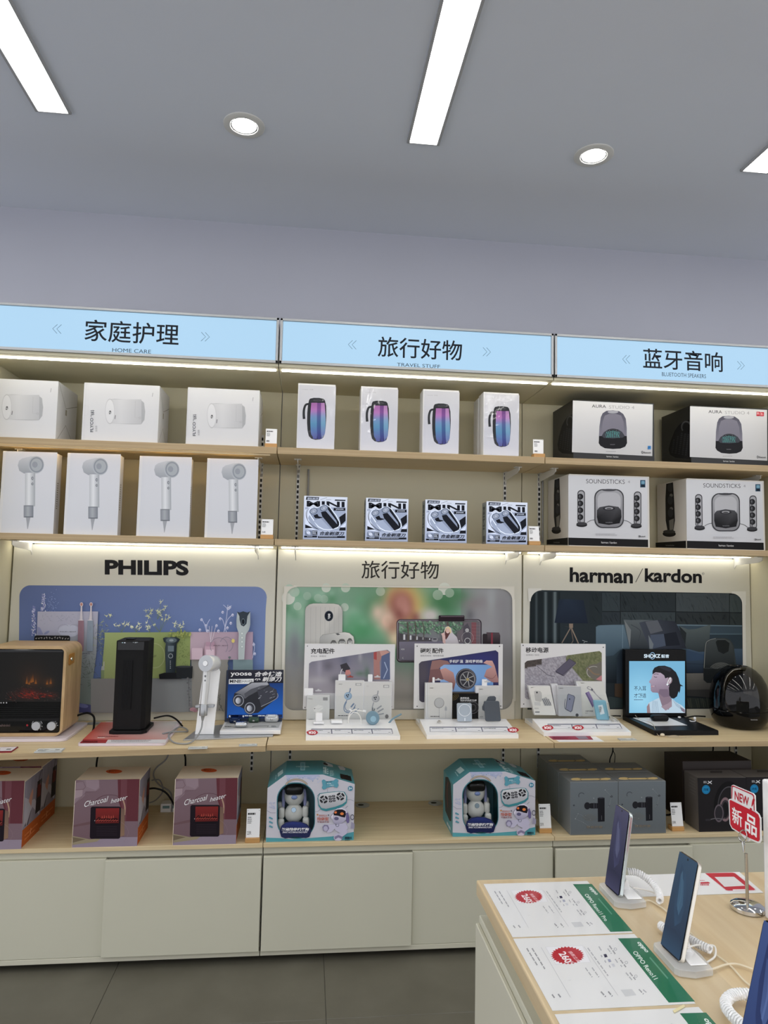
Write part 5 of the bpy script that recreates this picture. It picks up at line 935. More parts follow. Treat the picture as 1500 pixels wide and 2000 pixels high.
def d2(a): a.p([(612, 1318), (894, 1318), (890, 1715), (604, 1715)], (194, 193, 190)); a.bars(640, 1346, 690, 1354, 1, (90, 90, 92)); a.r(812, 1338, 872, 1364, (150, 150, 150)); a.r(822, 1343, 864, 1360, (190, 190, 188)); spool(a, 735, 1470, (126, 150, 172), (104, 122, 146), 1); a.bars(632, 1668, 790, 1682, 1, (60, 60, 62)); a.bars(632, 1692, 700, 1697, 1, (160, 160, 160))
pbox(C3, 606, 896, 1312, 'white cable box with blue round winder picture in the left acrylic display', d2, hang=(710, 806, 1248, (150, 70, 64)), grp=g3)
def d2b(a): a.p([(904, 1330), (1180, 1330), (1176, 1715), (896, 1715)], (192, 191, 188)); a.bars(926, 1366, 956, 1372, 1, (150, 150, 152)); a.r(1098, 1356, 1158, 1386, (150, 150, 150)); a.r(1108, 1362, 1150, 1381, (190, 190, 188)); spool(a, 1020, 1495, (150, 150, 152), (140, 142, 146), 0); a.e(1134, 1680, 18, 22, (110, 108, 108))
pbox(C3, 900, 1183, 1325, 'white cable box with grey round winder picture in the left acrylic display', d2b, y=-.177, hang=(988, 1088, 1248), grp=g3)
g4 = 'boxes in the middle acrylic display'
def d3(a): a.p([(404, 1345), (646, 1345), (640, 1700), (404, 1700)], (194, 192, 188)); a.bars(418, 1386, 466, 1396, 1, (150, 150, 150)); a.e(514, 1542, 52, 54, (136, 134, 132)); a.e(515, 1540, 46, 48, (172, 171, 170)); a.l([(514, 1596), (514, 1700)], 4, (150, 150, 152)); a.rr(572, 1585, 594, 1620, 4, (160, 160, 162)); a.l([(583, 1572), (583, 1586)], 8, (160, 160, 162)); a.l([(583, 1620), (582, 1695)], 3, (160, 160, 162)); a.bars(424, 1676, 550, 1690, 1, (80, 78, 76)); a.l([(372, 1340), (376, 1690)], 3, (170, 168, 150)); a.l([(392, 1340), (396, 1690)], 3, (170, 168, 150))
pbox(C4, 374, 648, 1338, 'white wireless charger box with round pad picture in the middle acrylic display', d3, hang=(446, 566, 1278), grp=g4)
def d4(a):
    a.p([(652, 1442), (918, 1442), (914, 1700), (652, 1700)], (16, 15, 16)); a.T('美得降温-', 730, 1482, 828, 1502, (206, 204, 204), .02, .1); a.T('制冷手机散热师', 730, 1506, 900, 1526, (206, 204, 204), .02, .1); a.bars(735, 1530, 910, 1536, 1, (120, 118, 118))
    for k in range(4): a.ring(858, 1590, 22+k*13, 4, (120, 118, 122) if k % 2 else (60, 58, 62))
    for k in range(4): a.ring(652, 1450, 20+k*14, 3, (110, 92, 44), a0=0, a1=90)
pbox(C4, 652, 920, 1438, 'black phone cooler box with gold lines in the middle acrylic display', d4, d=.030, m=mat('dark gold carton', '#4a3c20', .45), grp=g4)
def d5(a): a.p([(920, 1372), (1136, 1372), (1134, 1700), (920, 1700)], (190, 189, 186)); a.bars(928, 1398, 974, 1408, 1, (150, 150, 150)); a.bars(934, 1682, 980, 1690, 1, (80, 80, 80))
pbox(C4, 890, 1138, 1368, 'white magnetic holder box behind the grey power bank in the middle display', d5, hang=(955, 1065, 1298), grp=g4)
g5 = 'boxes in the right acrylic display'
def lean(crop, quad, lab, draw, y=-.185):
    """a carton leaning sideways: quad = TL, TR, BR, BL in crop coordinates"""
    P = [AT(crop[0]+u/crop[2], crop[1]+v/crop[2], y=y) for u, v in quad]
    for q_ in P: q_.z = max(q_.z, .8627)
    t = thing('accessory_box', lab, 'box', ((P[2].x+P[3].x)/2, y, .8625), g5)
    MB().prism(P, (0, .022, 0), .0008).build('carton', WBOX, t); a = Art((0, y, 0), (0, -1, 0), crop, gain=1.2); draw(a); a.build('front_print', PRINT, t); return t
def d6(a):
    a.p([(168, 1368), (390, 1370), (450, 1668), (232, 1664)], (202, 201, 196)); a.bars(196, 1380, 230, 1388, 1, (220, 220, 218)); a.p([(225, 1425), (240, 1415), (290, 1420), (305, 1440), (308, 1520), (290, 1530), (240, 1520)], (172, 171, 168)); a.e(256, 1434, 9, 9, (50, 52, 56)); a.p([(228, 1530), (290, 1532), (295, 1570), (232, 1566)], (186, 186, 184)); a.p([(305, 1500), (350, 1480), (400, 1540), (400, 1570), (330, 1570)], (160, 160, 160))
    for k in range(4): a.l([(312+k*20, 1500), (348+k*18, 1568)], 7, (96, 98, 104))
    a.bars(230, 1592, 285, 1606, 2, (150, 150, 150)); a.rr(236, 1629, 284, 1641, 5, (110, 112, 116))
lean(C5, [(165, 1366), (392, 1368), (452, 1670), (232, 1666)], 'white power bank box leaning at the left of the right acrylic display', d6)
def d7(a):
    a.p([(470, 1368), (708, 1374), (714, 1678), (482, 1674)], (164, 166, 168)); a.bars(488, 1388, 534, 1397, 1, (110, 112, 116)); a.p([(568, 1460), (580, 1446), (640, 1468), (648, 1486), (620, 1622), (604, 1638), (552, 1612), (548, 1600)], (82, 86, 98)); a.p([(574, 1462), (584, 1452), (632, 1472), (640, 1486), (612, 1618), (600, 1628), (556, 1604)], (120, 124, 142)); a.e(592, 1502, 6, 8, (40, 42, 52)); a.l([(548, 1500), (540, 1560), (545, 1600), (578, 1614)], 6, (84, 88, 100), True); a.e(668, 1666, 16, 16, (60, 62, 66))
lean(C5, [(470, 1366), (710, 1372), (716, 1680), (482, 1676)], 'grey fronted power bank box in the middle of the right acrylic display', d7, y=-.188)
P7 = [AT(1000+u/5.2632, 1080+v/5.2632, y=-.165) for u, v in ((400, 1346), (470, 1346), (476, 1660), (455, 1660))]; MB().prism(P7, (0, .018, 0)).build('accessory_box', WBOX, loc=P7[2], label='edge of a white box behind the grey fronted power bank box', cat='box', group=g5)
def d8(a): a.p([(660, 1322), (936, 1326), (1005, 1600), (1010, 1678), (722, 1678), (706, 1400)], (198, 198, 193)); a.bars(708, 1334, 752, 1344, 1, (226, 226, 222)); a.p([(752, 1440), (790, 1422), (860, 1560), (845, 1590)], (128, 114, 150)); a.p([(752, 1440), (766, 1434), (835, 1575), (828, 1590)], (98, 86, 122)); a.l([(795, 1378), (780, 1376), (776, 1392), (830, 1420), (860, 1450), (915, 1506)], 7, (130, 128, 136), True); a.l([(800, 1375), (835, 1410), (870, 1460), (930, 1510)], 5, (150, 148, 152), True); a.l([(815, 1395), (830, 1412)], 16, (90, 92, 98)); a.T('大容移动电源', 752, 1618, 832, 1634, (90, 90, 92), .01); a.bars(752, 1644, 790, 1654, 1, (150, 150, 150))
lean(C5, [(658, 1320), (938, 1324), (1012, 1600), (722, 1680)], 'white box with violet power bank picture behind the blue power bank', d8, y=-.182) if 0 else lean(C5, [(658, 1320), (938, 1324), (1018, 1680), (718, 1680)], 'white box with violet power bank picture behind the blue power bank', d8, y=-.167)
# goods lying in the displays
def slab(crop, P, y, d, m, name, lab, cat, parent=None, bev=.003):
    Q = [AT(crop[0]+u/crop[2], crop[1]+v/crop[2], y=y) for u, v in P]; o = MB().prism(Q, (0, d, 0), bev).build(name, m, parent, loc=None if parent else Q[-1]); 
    return o if parent else tag(o, lab, cat)
def rq(x0, y0, x1, y1, r, sl=0, sx=0): return [(x+sl*(y-y0), y+sx*(x-x0)) for x, y in rrect(x0, y0, x1, y1, r, 4)]
slab(C4, rq(697, 1545, 850, 1735, 16, .02), -.245, .008, mat('ice grey power bank', '#a9b3bd', .3), 'magnetic_power_bank', 'light blue grey magnetic power bank with white ring in the middle display', 'power bank')
a = Art((0, -.245, 0), (0, -1, 0), C4, gain=1.2); a.ring(777, 1616, 61, 4, (226, 228, 232)); a.r(775, 1696, 783, 1726, (220, 224, 228)); a.build('ring_print', PRINT, bpy.data.objects['magnetic_power_bank'])
mh = thing('phone_stand', 'dark slate folding magnetic phone stand in the middle display', 'phone stand', AT(760+1060/5.264, 1080+1735/5.264, y=-.245)); SL = mat('slate shell', '#4a5058', .5)
slab(C4, rq(972, 1522, 1134, 1732, 18, .09), -.245, .006, SL, 'front_plate', '', '', mh)
slab(C4, [(1018, 1482), (1040, 1474), (1086, 1473), (1100, 1488), (1098, 1512), (1086, 1530), (1000, 1524)], -.232, .006, SL, 'rear_plate', '', '', mh, .001)
slab(C4, [(958, 1585), (975, 1545), (985, 1560), (985, 1630), (960, 1615)], -.238, .006, SL, 'hinge', '', '', mh, .001)
cr = []
for k in range(34): b = k*.9; p = AT(760+(510+18*math.cos(b)+k*.3)/5.264, 1080+(1745-26*math.sin(b)*(.6+.4*math.sin(k)))/5.264, y=-.25); cr.append((p.x, -.25+.006*math.sin(k*1.7), max(.884, p.z)))
cable('usb_cable', cr, .0016, mat('warm grey cable', '#b9b5ae', .4), 'thin coiled charging cable in the middle acrylic display')
for x_, w_ in ((435, 54), (620, 57)):
    t_ = 'white plug adapter standing on the left acrylic display' if x_ == 435 else 'flat white socket adapter lying on the left acrylic display'
    if x_ == 435: slab(C3, rq(402, 1645, 472, 1735, 10), -.262, .024, WHT, 'wall_charger', t_, 'charger')
slab(C3, [(378, 1738), (488, 1738), (490, 1758), (380, 1758)], -.268, .03, WHT, 'charger_plinth', 'small white block under the white plug adapter', 'block', bev=.001)
slab(C3, [(565, 1722), (674, 1722), (676, 1752), (563, 1752)], -.262, .03, WHT, 'charger_plinth', 'small white block with two pins beside the plug adapter', 'block', bev=.001)
arc = [AT(540+(805+68*math.cos(math.radians(q)))/5.2632, 1080+(1750-112*math.sin(math.radians(q)))/5.2632, y=-.245) for q in range(180, -1, -15)]
cable('usb_cable', [tuple(p) for p in arc], .0022, WHTC, 'white charging cable bent in an arch on the left acrylic display')
cable('usb_cable', [tuple(AT(540+u/5.2632, 1080+v/5.2632, y=-.238)) for u, v in ((738, 1740), (742, 1680), (760, 1640), (790, 1616), (830, 1616), (905, 1632))], .0022, WHTC, 'second white charging cable with its plug raised on the left acrylic display')
slab(C3, [(752, 1598), (776, 1620), (766, 1632), (745, 1612)], -.236, .004, WHT, 'usb_plug', 'small white plug end above the arched cable', 'plug', bev=.0008); slab(C3, [(888, 1614), (922, 1618), (920, 1640), (886, 1634)], -.236, .004, WHT, 'usb_plug', 'small white plug tip pointing right on the left display', 'plug', bev=.0008)
sp = thing('cable_winder', 'blue grey round retractable cable winder on the left acrylic display', 'cable', AT(540+988/5.2632, 1455.5, y=-.27)); SB = mat('blue grey shell', '#6f8d9c', .4)
pc = AT(540+988/5.2632, 1080+1695/5.2632, y=-.262); pr = (AT(540+1057/5.2632, 1080+1695/5.2632, y=-.262)-pc).length
MB().lathe([(0, -.010), (pr*.85, -.010), (pr, -.006), (pr, .005), (pr*.85, .009), (0, .009)], pc, (0, -1, .1), 32).build('disc', SB, sp, smooth=True)
MB().lathe([(0, .0095), (pr*.45, .0095), (pr*.42, .011), (0, .011)], pc+Vector((.002, 0, -.004)), (0, -1, .1), 24).build('button', mat('pale blue button', '#8fb2c2', .35), sp, smooth=True)
for k, q in enumerate(((990, 1640, 990, 1590), (996, 1640, 1010, 1600))): p, p2_ = AT(540+q[0]/5.2632, 1080+q[1]/5.2632, y=-.262), AT(540+q[2]/5.2632, 1080+q[3]/5.2632, y=-.255); MB().tube([p, p2_], .0022, 6, smooth=False).build('strap', mat('dark grey strap', '#5a6468', .5), sp)
cable('usb_cable', [tuple(AT(540+u/5.2632, 1080+v/5.2632, y=-.24)) for u, v in ((1155, 1750), (1190, 1710), (1230, 1685), (1285, 1655))], .004, SB, 'blue grey multi plug cable end sticking out of the left acrylic display')
pbk = thing('power_bank', 'light blue power bank with silver label on the right acrylic display', 'power bank', AT(1000+920/5.2632, 1080+1715/5.2632, y=-.20))
slab(C5, rq(836, 1514, 966, 1716, 14, .20, .015)[:], -.225, .012, mat('sky blue aluminium', '#7fb3c6', .35, metal=.3), 'body', '', '', pbk)
a = Art((0, -.225, 0), (0, -1, 0), C5, gain=1.2); a.p([(884, 1568), (930, 1560), (952, 1652), (908, 1662)], (186, 198, 202)); a.bars(895, 1580, 925, 1640, 5, (140, 160, 166)); a.build('rating_label', PRINT, pbk)
MB().tube([AT(1000+u/5.2632, 1080+v/5.2632, y=-.235) for u, v in ((985, 1540), (1000, 1620), (1015, 1690), (1060, 1755), (1098, 1760), (1090, 1725), (1020, 1680))], .0036, 8).build('wrist_strap', mat('beige strap', '#a9a79c', .6), pbk, smooth=True)
# red leaflet under the right display
lf = thing('leaflet', 'dark red leaflet sticking out under the right acrylic display', 'leaflet', (1.3, -.40, ZCU))
MB().prism([(1.225, -.452, ZCU+.0001), (1.425, -.452, ZCU+.0001), (1.425, -.365, ZCU+.0001), (1.225, -.365, ZCU+.0001)], (0, 0, .0001)).build('sheet', WHT, lf)
a = Art((0, 0, ZCU+.0002), (0, 0, 1), (1020, 1400, 10.714), gain=1.3, off=.00004, step=5e-6); a.p([(540, 402), (1420, 402), (1490, 480), (650, 482)], (132, 44, 66)); a.bars(640, 420, 1060, 470, 3, (170, 100, 120), .4); a.p([(1110, 408), (1330, 408), (1395, 465), (1190, 468)], (120, 110, 124)); a.build('sheet_print', PRINT, lf)
# --- earphone display with lit screen
ed = thing('earphone_display', 'black earphone display with lit picture of a short haired woman', 'display stand', (1.85, -.2, ZCU))
MB().prism([(1.70, -.357, ZCU+.0003), (2.0, -.357, ZCU+.0003), (2.0, -.357, .857), (2.0, -.09, .868), (1.70, -.09, .868), (1.70, -.357, .857)][:0] or [(1.70, y, z) for y, z in ((-.357, ZCU+.0003), (-.357, .862), (-.35, .8645), (-.04, .8645), (-.04, ZCU+.0003))], (.302, 0, 0), .001).build('base', BLK, ed)
MB().box(1.700, 2.014, -.072, -.040, .865, 1.187, .002, 2).build('housing', BLK, ed)
a = Art((0, -.0721, 0), (0, -1, 0), (1200, 1080, 5), gain=1.0)
sk = lambda U, V: mix((112, 172, 206), (150, 206, 232), max(0, 1-math.hypot((U-260)/300, (V-1420)/330)))
a.g(144, 1056, 688, 1562, 16, 16, sk)
a.p([(318, 1562), (316, 1500), (335, 1462), (400, 1430), (440, 1412), (560, 1420), (600, 1455), (660, 1490), (690, 1520), (690, 1562)], (178, 200, 216))
a.p([(318, 1562), (316, 1500), (340, 1465), (350, 1562)], (142, 120, 126)); a.p([(640, 1500), (688, 1530), (688, 1562), (655, 1540)], (122, 108, 122))
for k in range(5): a.l([(375+k*10, 1440+k*2), (368+k*16, 1560)], 2.5, (110, 134, 160)); a.l([(570+k*16, 1436+k*12), (610+k*14, 1500+k*10)], 2.5, (110, 134, 160))
a.p([(425, 1360), (530, 1380), (560, 1430), (530, 1530), (470, 1510), (440, 1420)], (128, 110, 124)); a.p([(455, 1500), (520, 1470), (560, 1440), (560, 1500), (500, 1540)], (148, 130, 142))
face_ = [(372, 1180), (395, 1165), (470, 1165), (520, 1200), (560, 1260), (560, 1330), (520, 1400), (470, 1400), (420, 1365), (372, 1362), (355, 1345), (352, 1318), (362, 1300), (352, 1290), (352, 1276), (336, 1262), (340, 1250), (362, 1225), (366, 1205)]
a.p(face_, lambda U, V: mix((172, 156, 174), (128, 112, 130), (V-1180)/220+(U-370)/700)); a.p([(440, 1330), (520, 1330), (540, 1400), (480, 1410), (430, 1368)], (112, 96, 114))
a.l([(385, 1205), (400, 1214), (415, 1212)], 5, (40, 30, 40), True); a.l([(382, 1186), (405, 1180), (430, 1184)], 5, (50, 40, 48), True); a.p([(352, 1296), (385, 1300), (370, 1312), (354, 1310)], (150, 80, 96)); a.l([(356, 1306), (388, 1300)], 3, (220, 214, 220)); a.l([(400, 1290), (405, 1318)], 2.5, (120, 96, 110))
a.p([(370, 1185), (372, 1150), (390, 1120), (430, 1102), (490, 1100), (550, 1120), (600, 1165), (625, 1220), (640, 1280), (672, 1300), (645, 1300), (640, 1345), (632, 1370), (625, 1350), (610, 1400), (580, 1422), (555, 1418), (535, 1390), (530, 1320), (545, 1250), (520, 1215), (495, 1225), (485, 1195), (450, 1170), (400, 1165)], (10, 10, 18))
a.p([(430, 1110), (500, 1108), (560, 1135), (540, 1160), (470, 1135)], (32, 32, 44)); a.e(538, 1245, 24, 34, (160, 140, 150), 12); a.ring(538, 1242, 17, 4, (96, 80, 92), ry=26, a0=200, a1=420); a.l([(515, 1275), (530, 1240), (545, 1218), (548, 1250), (535, 1265)], 6, (216, 222, 226), True); a.e(518, 1284, 12, 9, (220, 226, 230)); a.e(528, 1290, 6, 6, (40, 44, 56))
a.T('不入耳', 190, 1300, 308, 1344, (28, 34, 58), .004); a.T('才舒适', 190, 1370, 308, 1414, (28, 34, 58), .004); a.bars(190, 1430, 310, 1438, 1, (60, 70, 100), .7)
a.T('SHOKZ', 287, 988, 448, 1024, (214, 232, 246), .03); a.T('韶音', 456, 990, 532, 1024, (214, 232, 246), .02); a.ring(370, 1004, 24, 4, (150, 190, 226), a0=200, a1=340, ry=32); a.ring(370, 1004, 24, 4, (150, 190, 226), a0=20, a1=160, ry=32)
a.build('lit_picture', SCREEN, ed)
pl = AT(1200+180/5, 1080+1612/5, z=.8655); MB().prism([AT(1200+u/5, 1080+v/5, z=.8658) for u, v in ((180, 1612), (525, 1608), (710, 1684), (375, 1690))], (0, 0, .0012)).build('white_plate', WHT, ed)
ec = thing('earphone_case', 'rounded black earphone charging case on the white plate', 'case', AT(1200+442/5, 1080+1655/5, z=.867)); c_ = AT(1200+442/5, 1080+1640/5, z=.867)
MB().box(c_.x-.040, c_.x+.040, c_.y-.018, c_.y+.022, .8672, .8945, .0115, 4).build('case_body', BLK, ec, smooth=True); MB().box(c_.x-.0403, c_.x+.0403, c_.y-.0183, c_.y-.0150, .8805, .8812).build('lid_seam', BLKM, ec)
rnd = random.Random(8)
cable('security_cable', [(1.735, -.10, .878), (1.737, -.14, .8675), (1.755, -.20, .8675), (1.745, -.26, .8675), (1.72, -.32, .8675), (1.712, -.365, .8475), (1.735, -.385, .8475), (1.77, -.392, .8475), (1.80, -.385, .8465), (1.79, -.37, .8465), (1.76, -.375, .8465), (1.745, -.395, .8465), (1.80, -.402, .8460), (1.84, -.392, .8460), (1.85, -.400, .846)], .0011, mat('beige cord', '#b6ab97', .5), 'thin beige security cord hanging over the front of the earphone display')
MB().ell((1.727, -.375, .8505), .010, .008, .007).build('cord_clip', mat('cream clip', '#d8ccb4', .5), smooth=True, loc=(1.727, -.375, ZCU), label='small cream clip on the beige security cord', cat='clip')
eh = thing('earphone', 'clear shell open ear earphone pair on the right of the black display', 'earphone', (1.93, -.2, .866))
p = AT(1200+765/5, 1080+1640/5, z=.869); MB().tube([p+Vector((-.016, 0, .002)), p+Vector((-.01, -.004, -.001)), p+Vector((.008, -.004, -.001)), p+Vector((.014, 0, .006)), p+Vector((.010, 0, .018))], .0024, 8).build('ear_hook', WHT, eh, smooth=True)
MB().ell(p+Vector((.010, 0, .012)), .007, .005, .007).build('ear_bud', WHT, eh, smooth=True)
p = AT(1200+635/5, 1080+1605/5, z=.872); MB().ell(p, .008, .006, .005).build('ear_bud', WHT, eh, smooth=True)
Q = [AT(1200+u/5, 1080+v/5, y=-.20) for u, v in ((545, 1530), (690, 1530), (915, 1665), (913, 1705), (730, 1700), (548, 1600))]
MB().prism([AT(1200+730/5, 1080+1660/5, z=.8662), AT(1200+915/5, 1080+1665/5, z=.8662)+Vector((0, 0, .0)), AT(1200+915/5, 1080+1665/5, z=.8662)+Vector((0, .012, .012)), AT(1200+690/5, 1080+1620/5, z=.8662)+Vector((0, 0, .030)), AT(1200+600/5, 1080+1620/5, z=.8662)+Vector((0, 0, .034))][:4], (0, .0015, 0)).build('clear_cover', CLEAR, eh)
cable('power_cable', [(1.62, -.03, .856), (1.66, -.03, .860), (1.695, -.03, .859)], .003, BLK, 'black cable between the right acrylic display and the earphone display'); cable('power_cable', [(2.018, -.06, .856), (2.05, -.08, .868), (2.10, -.09, .868)], .0035, BLK, 'black cable between the earphone display and the dome speaker')
# --- the dome speaker itself
ds = thing('dome_speaker', 'black speaker with smoked clear dome at the right end of the counter', 'speaker', (2.215, -.185, ZCU)); c_ = (2.215, -.185, ZCU)
MB().lathe([(0, .0004), (.078, .0004), (.092, .004), (.112, .020), (.124, .040), (.130, .066), (.1305, .084), (.126, .088), (0, .088)], c_, n=64).build('base', BLKG, ds, smooth=True)
MB().lathe([(.1298, .0885), (.1302, .12), (.127, .165), (.118, .205), (.098, .242), (.072, .268), (.050, .281), (.040, .284), (.034, .278), (.030, .262)], c_, n=64).build('dome', SMOKE, ds, smooth=True)
MB().lathe([(0, .262), (.029, .262), (.033, .277), (.0, .277)], c_, n=32).build('cap', BLKG, ds, smooth=True)
MB().lathe([(.118, .0885), (.115, .10), (.098, .125), (.070, .142), (.040, .150), (.036, .138), (0, .136)], c_, n=48).build('speaker_cone', BLKM, ds, smooth=True)
a = Art((0, 0, 0), (0, -1, 0), gain=1, m=lambda U, V: (2.215+.1296*math.sin(U), -.185-.1312*math.cos(U), V)); a.t('harman/kardon', (-.22, .8985), (.02, .8985), (-.22, .9045), (176, 176, 178)); a.build('lettering', PRINT, ds)
# --- flat price tags on the counter
def ftag(u, v, lab, w_=.072, d=.026, rot=.06, c=None, z=ZCU):
    p = AT(u, v, z=z); t = thing('shelf_tag', lab, 'price tag', p, 'flat price tags'); Mr = Matrix.Translation(p) @ Matrix.Rotation(rot, 4, 'Z')
    MB().box(-w_/2, w_/2, 0, d, .0003, .004, .0006, 1, M=Mr).build('holder', c or mat('clear tag holder', '#c3c6c3', .15, coat=.5), t)
    a = Art((0, 0, 0), (0, 0, 1), gain=1.2, m=lambda U, V: Mr @ Vector((-w_/2+U*w_, V*d, .0042))); a.r(.03, .15, .97, .92, (196, 198, 196) if not c else (206, 200, 202)); a.bars(.08, .35, .5, .7, 2, (130, 132, 132)); a.bars(.7, .4, .92, .62, 1, (90, 92, 92), .8); a.build('tag_print', PRINT, t)
ftag(93, 1470.5, 'clear price tag on the counter in front of the fireplace', .098, .052); ftag(386, 1463.5, 'clear price tag on the counter in front of the hair dryer stand', .074, .028); ftag(484.5, 1458, 'clear price tag on the counter in front of the shaver display', .072, .026)
ftag(1228, 1447, 'clear price tag on the counter in front of the earphone display', .075, .03, 0); ftag(-6, 1471, 'dark red framed price tag on the counter at the left edge', .10, .075, .05, mat('dark red frame', '#861c26', .4))
# ================================================================== goods on the worktop below the counter
S1, S2, S3, S4 = (0, 1440, 4.5455), (300, 1440, 3.5714), (680, 1440, 3.5714), (1060, 1440, 3.4091)
def charcoal():
    B = -.466; x0, x1 = -.733, -.488
    t = carton('heater_box', 'wine red and lilac heater box with cream lid, middle of the three in front', x0, x1, B, .185, ZW+.0002, .7125, CREAM, 'boxed charcoal heaters')
    a = Art((0, B, 0), (0, -1, 0), S1, gain=1.5); a.sat = .85
    a.p([(674, 380), (1240, 370), (1217, 966), (640, 983)], lambda U, V: mix((106, 84, 92), (96, 72, 78), (V-380)/400))
    a.p([(1045, 374), (1240, 370), (1226, 745), (1110, 745), (1050, 560)], (84, 36, 44)); a.p([(1075, 374), (1130, 373), (1120, 745), (1105, 745), (1070, 560)], (94, 50, 58)); a.p([(1108, 745), (1226, 745), (1222, 885), (1100, 880)], (104, 82, 90)); a.p([(1060, 885), (1222, 885), (1217, 966), (640, 983), (648, 940), (820, 910)], (126, 112, 126))
    a.p([(678, 400), (740, 378), (880, 378), (884, 450), (850, 480), (760, 478), (750, 520), (660, 596), (668, 480)], (118, 98, 106)); a.p([(668, 470), (735, 465), (730, 520), (664, 545)], (136, 116, 122)); a.p([(760, 380), (880, 378), (878, 440), (850, 470), (770, 440)], (126, 106, 114)); a.l([(676, 400), (740, 390), (760, 440), (740, 462), (670, 466)], 4, (92, 66, 72)); a.l([(660, 600), (760, 490), (860, 480)], 3, (92, 68, 76))
    a.p([(652, 780), (830, 740), (830, 766), (652, 798)], (92, 66, 70)); a.p([(644, 875), (800, 905), (900, 895), (860, 925), (646, 955)], (128, 116, 90)); a.p([(644, 885), (760, 905), (646, 935)], (96, 82, 62))
    a.ring(975, 600, 136, 5, (76, 44, 52), ry=90, a0=180, a1=330); a.l([(1095, 560), (1110, 620), (1106, 690)], 12, (150, 118, 96), True); a.p([(1060, 620), (1108, 640), (1105, 870), (1060, 885)], lambda U, V: mix((96, 72, 62), (120, 92, 70), (V-620)/260)); a.l([(1060, 740), (1120, 790), (1140, 850), (1100, 930)], 1.5, (128, 104, 112), True)
    a.p(rq(806, 614, 1076, 900, 18, -.03), (22, 14, 22)); a.p([(852, 630), (1060, 628), (1054, 762), (848, 768)], lambda U, V: mix((112, 22, 20), (84, 18, 18), (V-630)/130))
    for k in range(9): x_ = 856+k*22; a.l([(x_, 735-8*math.sin(k)), (x_+26, 722-12*math.cos(k*2)), (x_+34, 748)], 9, (40, 10, 12), True); a.l([(x_, 742), (x_+20, 732)], 3, (190, 74, 52))
    for k in range(6): a.l([(905+k*20, 715), (908+k*20, 695-6*(k % 2)), (912+k*20, 715)], 3, (196, 72, 52))
    a.p([(836, 765), (1052, 760), (1045, 772), (850, 778)], (16, 10, 16))
    for k in range(6): a.l([(858, 792+k*15), (1040, 790+k*15)], 3, (44, 34, 42))
    a.e(843, 738, 3, 5, (170, 150, 150))
    a.t('Charcoal', (752, 618), (968, 566), (748, 570), (226, 218, 222), -.004, .45); a.t('heater', (985, 586), (1136, 546), (980, 548), (226, 218, 222), -.004, .45)
    a.build('front_print', PRINT, t)
    s = Art((x1, 0, 0), (1, 0, 0), gain=1.5, m=lambda U, V: (x1, B+.185*U, ZW+.2523*V))
    s.p([(.01, .27), (.99, .27), (.99, .99), (.01, .99)], lambda U, V: mix((124, 120, 132), (104, 100, 112), U)); s.p([(.01, .01), (.99, .01), (.99, .27), (.01, .27)], (150, 74, 30)); s.p([(.05, .30), (.5, .5), (.9, .28), (.95, .38), (.6, .6), (.4, .62), (.05, .75)], (150, 146, 156)); s.p([(.1, .3), (.45, .48), (.3, .28)], (70, 66, 74))
    s.p([(.30, .55), (.42, .52), (.5, .72), (.46, .8), (.36, .74), (.28, .66)], (160, 118, 104)); s.p([(.2, .28), (.45, .5), (.3, .62), (.1, .5)], (150, 148, 158)); s.p([(.68, .34), (.97, .34), (.97, .84), (.70, .84)], (28, 20, 24)); s.p([(.74, .58), (.93, .58), (.93, .78), (.74, .78)], (80, 26, 24)); s.l([(.8, .84), (.86, .94), (.96, .98)], .02, (40, 30, 34), True); s.l([(.44, .08), (.48, .18)], .03, (220, 150, 110)); s.bars(.15, .08, .9, .2, 2, (176, 104, 60), .4)
    for k in range(5): s.l([(.1+k*.2, .75), (.1+k*.2, .99)], .01, (140, 138, 148))
    s.build('side_print', PRINT, t)
    u = Art((0, 0, .7127), (0, 0, 1), S1, gain=1.3); u.e(1012, 304, 72, 18, (190, 84, 40)); u.bars(960, 296, 1066, 310, 2, (230, 190, 160), .6); u.l([(690, 372), (1238, 366)], 3, (206, 190, 160)); u.build('lid_print', PRINT, t); return t
cb_ = charcoal()
copy_tree(cb_, (AT(338, 1650, z=ZW).x+.731, .0, 0), 'wine red and lilac heater box beside the price card, right of the three')
copy_tree(cb_, (AT(42, 1657, z=ZW).x+.488, -.002, 0), 'wine red and lilac heater box with cream lid, cut by the left edge')
copy_tree(cb_, (AT(42, 1657, z=ZW).x+.480, .192, 0), 'heater box standing behind the one at the left edge')
price_card(493, 1640, ZW, 'price card in wooden holder between the right heater box and the puppy box', .058, .112, y=-.462, price='239.')
price_card(1066, 1621, ZW, 'price card in wooden holder beside the right puppy box', .055, .100, y=-.430, dx=.002, price='359.')
price_card(1325, 1622, ZW, 'price card in wooden holder between grey massager boxes and headset boxes', .055, .100, y=-.440, dx=.002, price='599.')
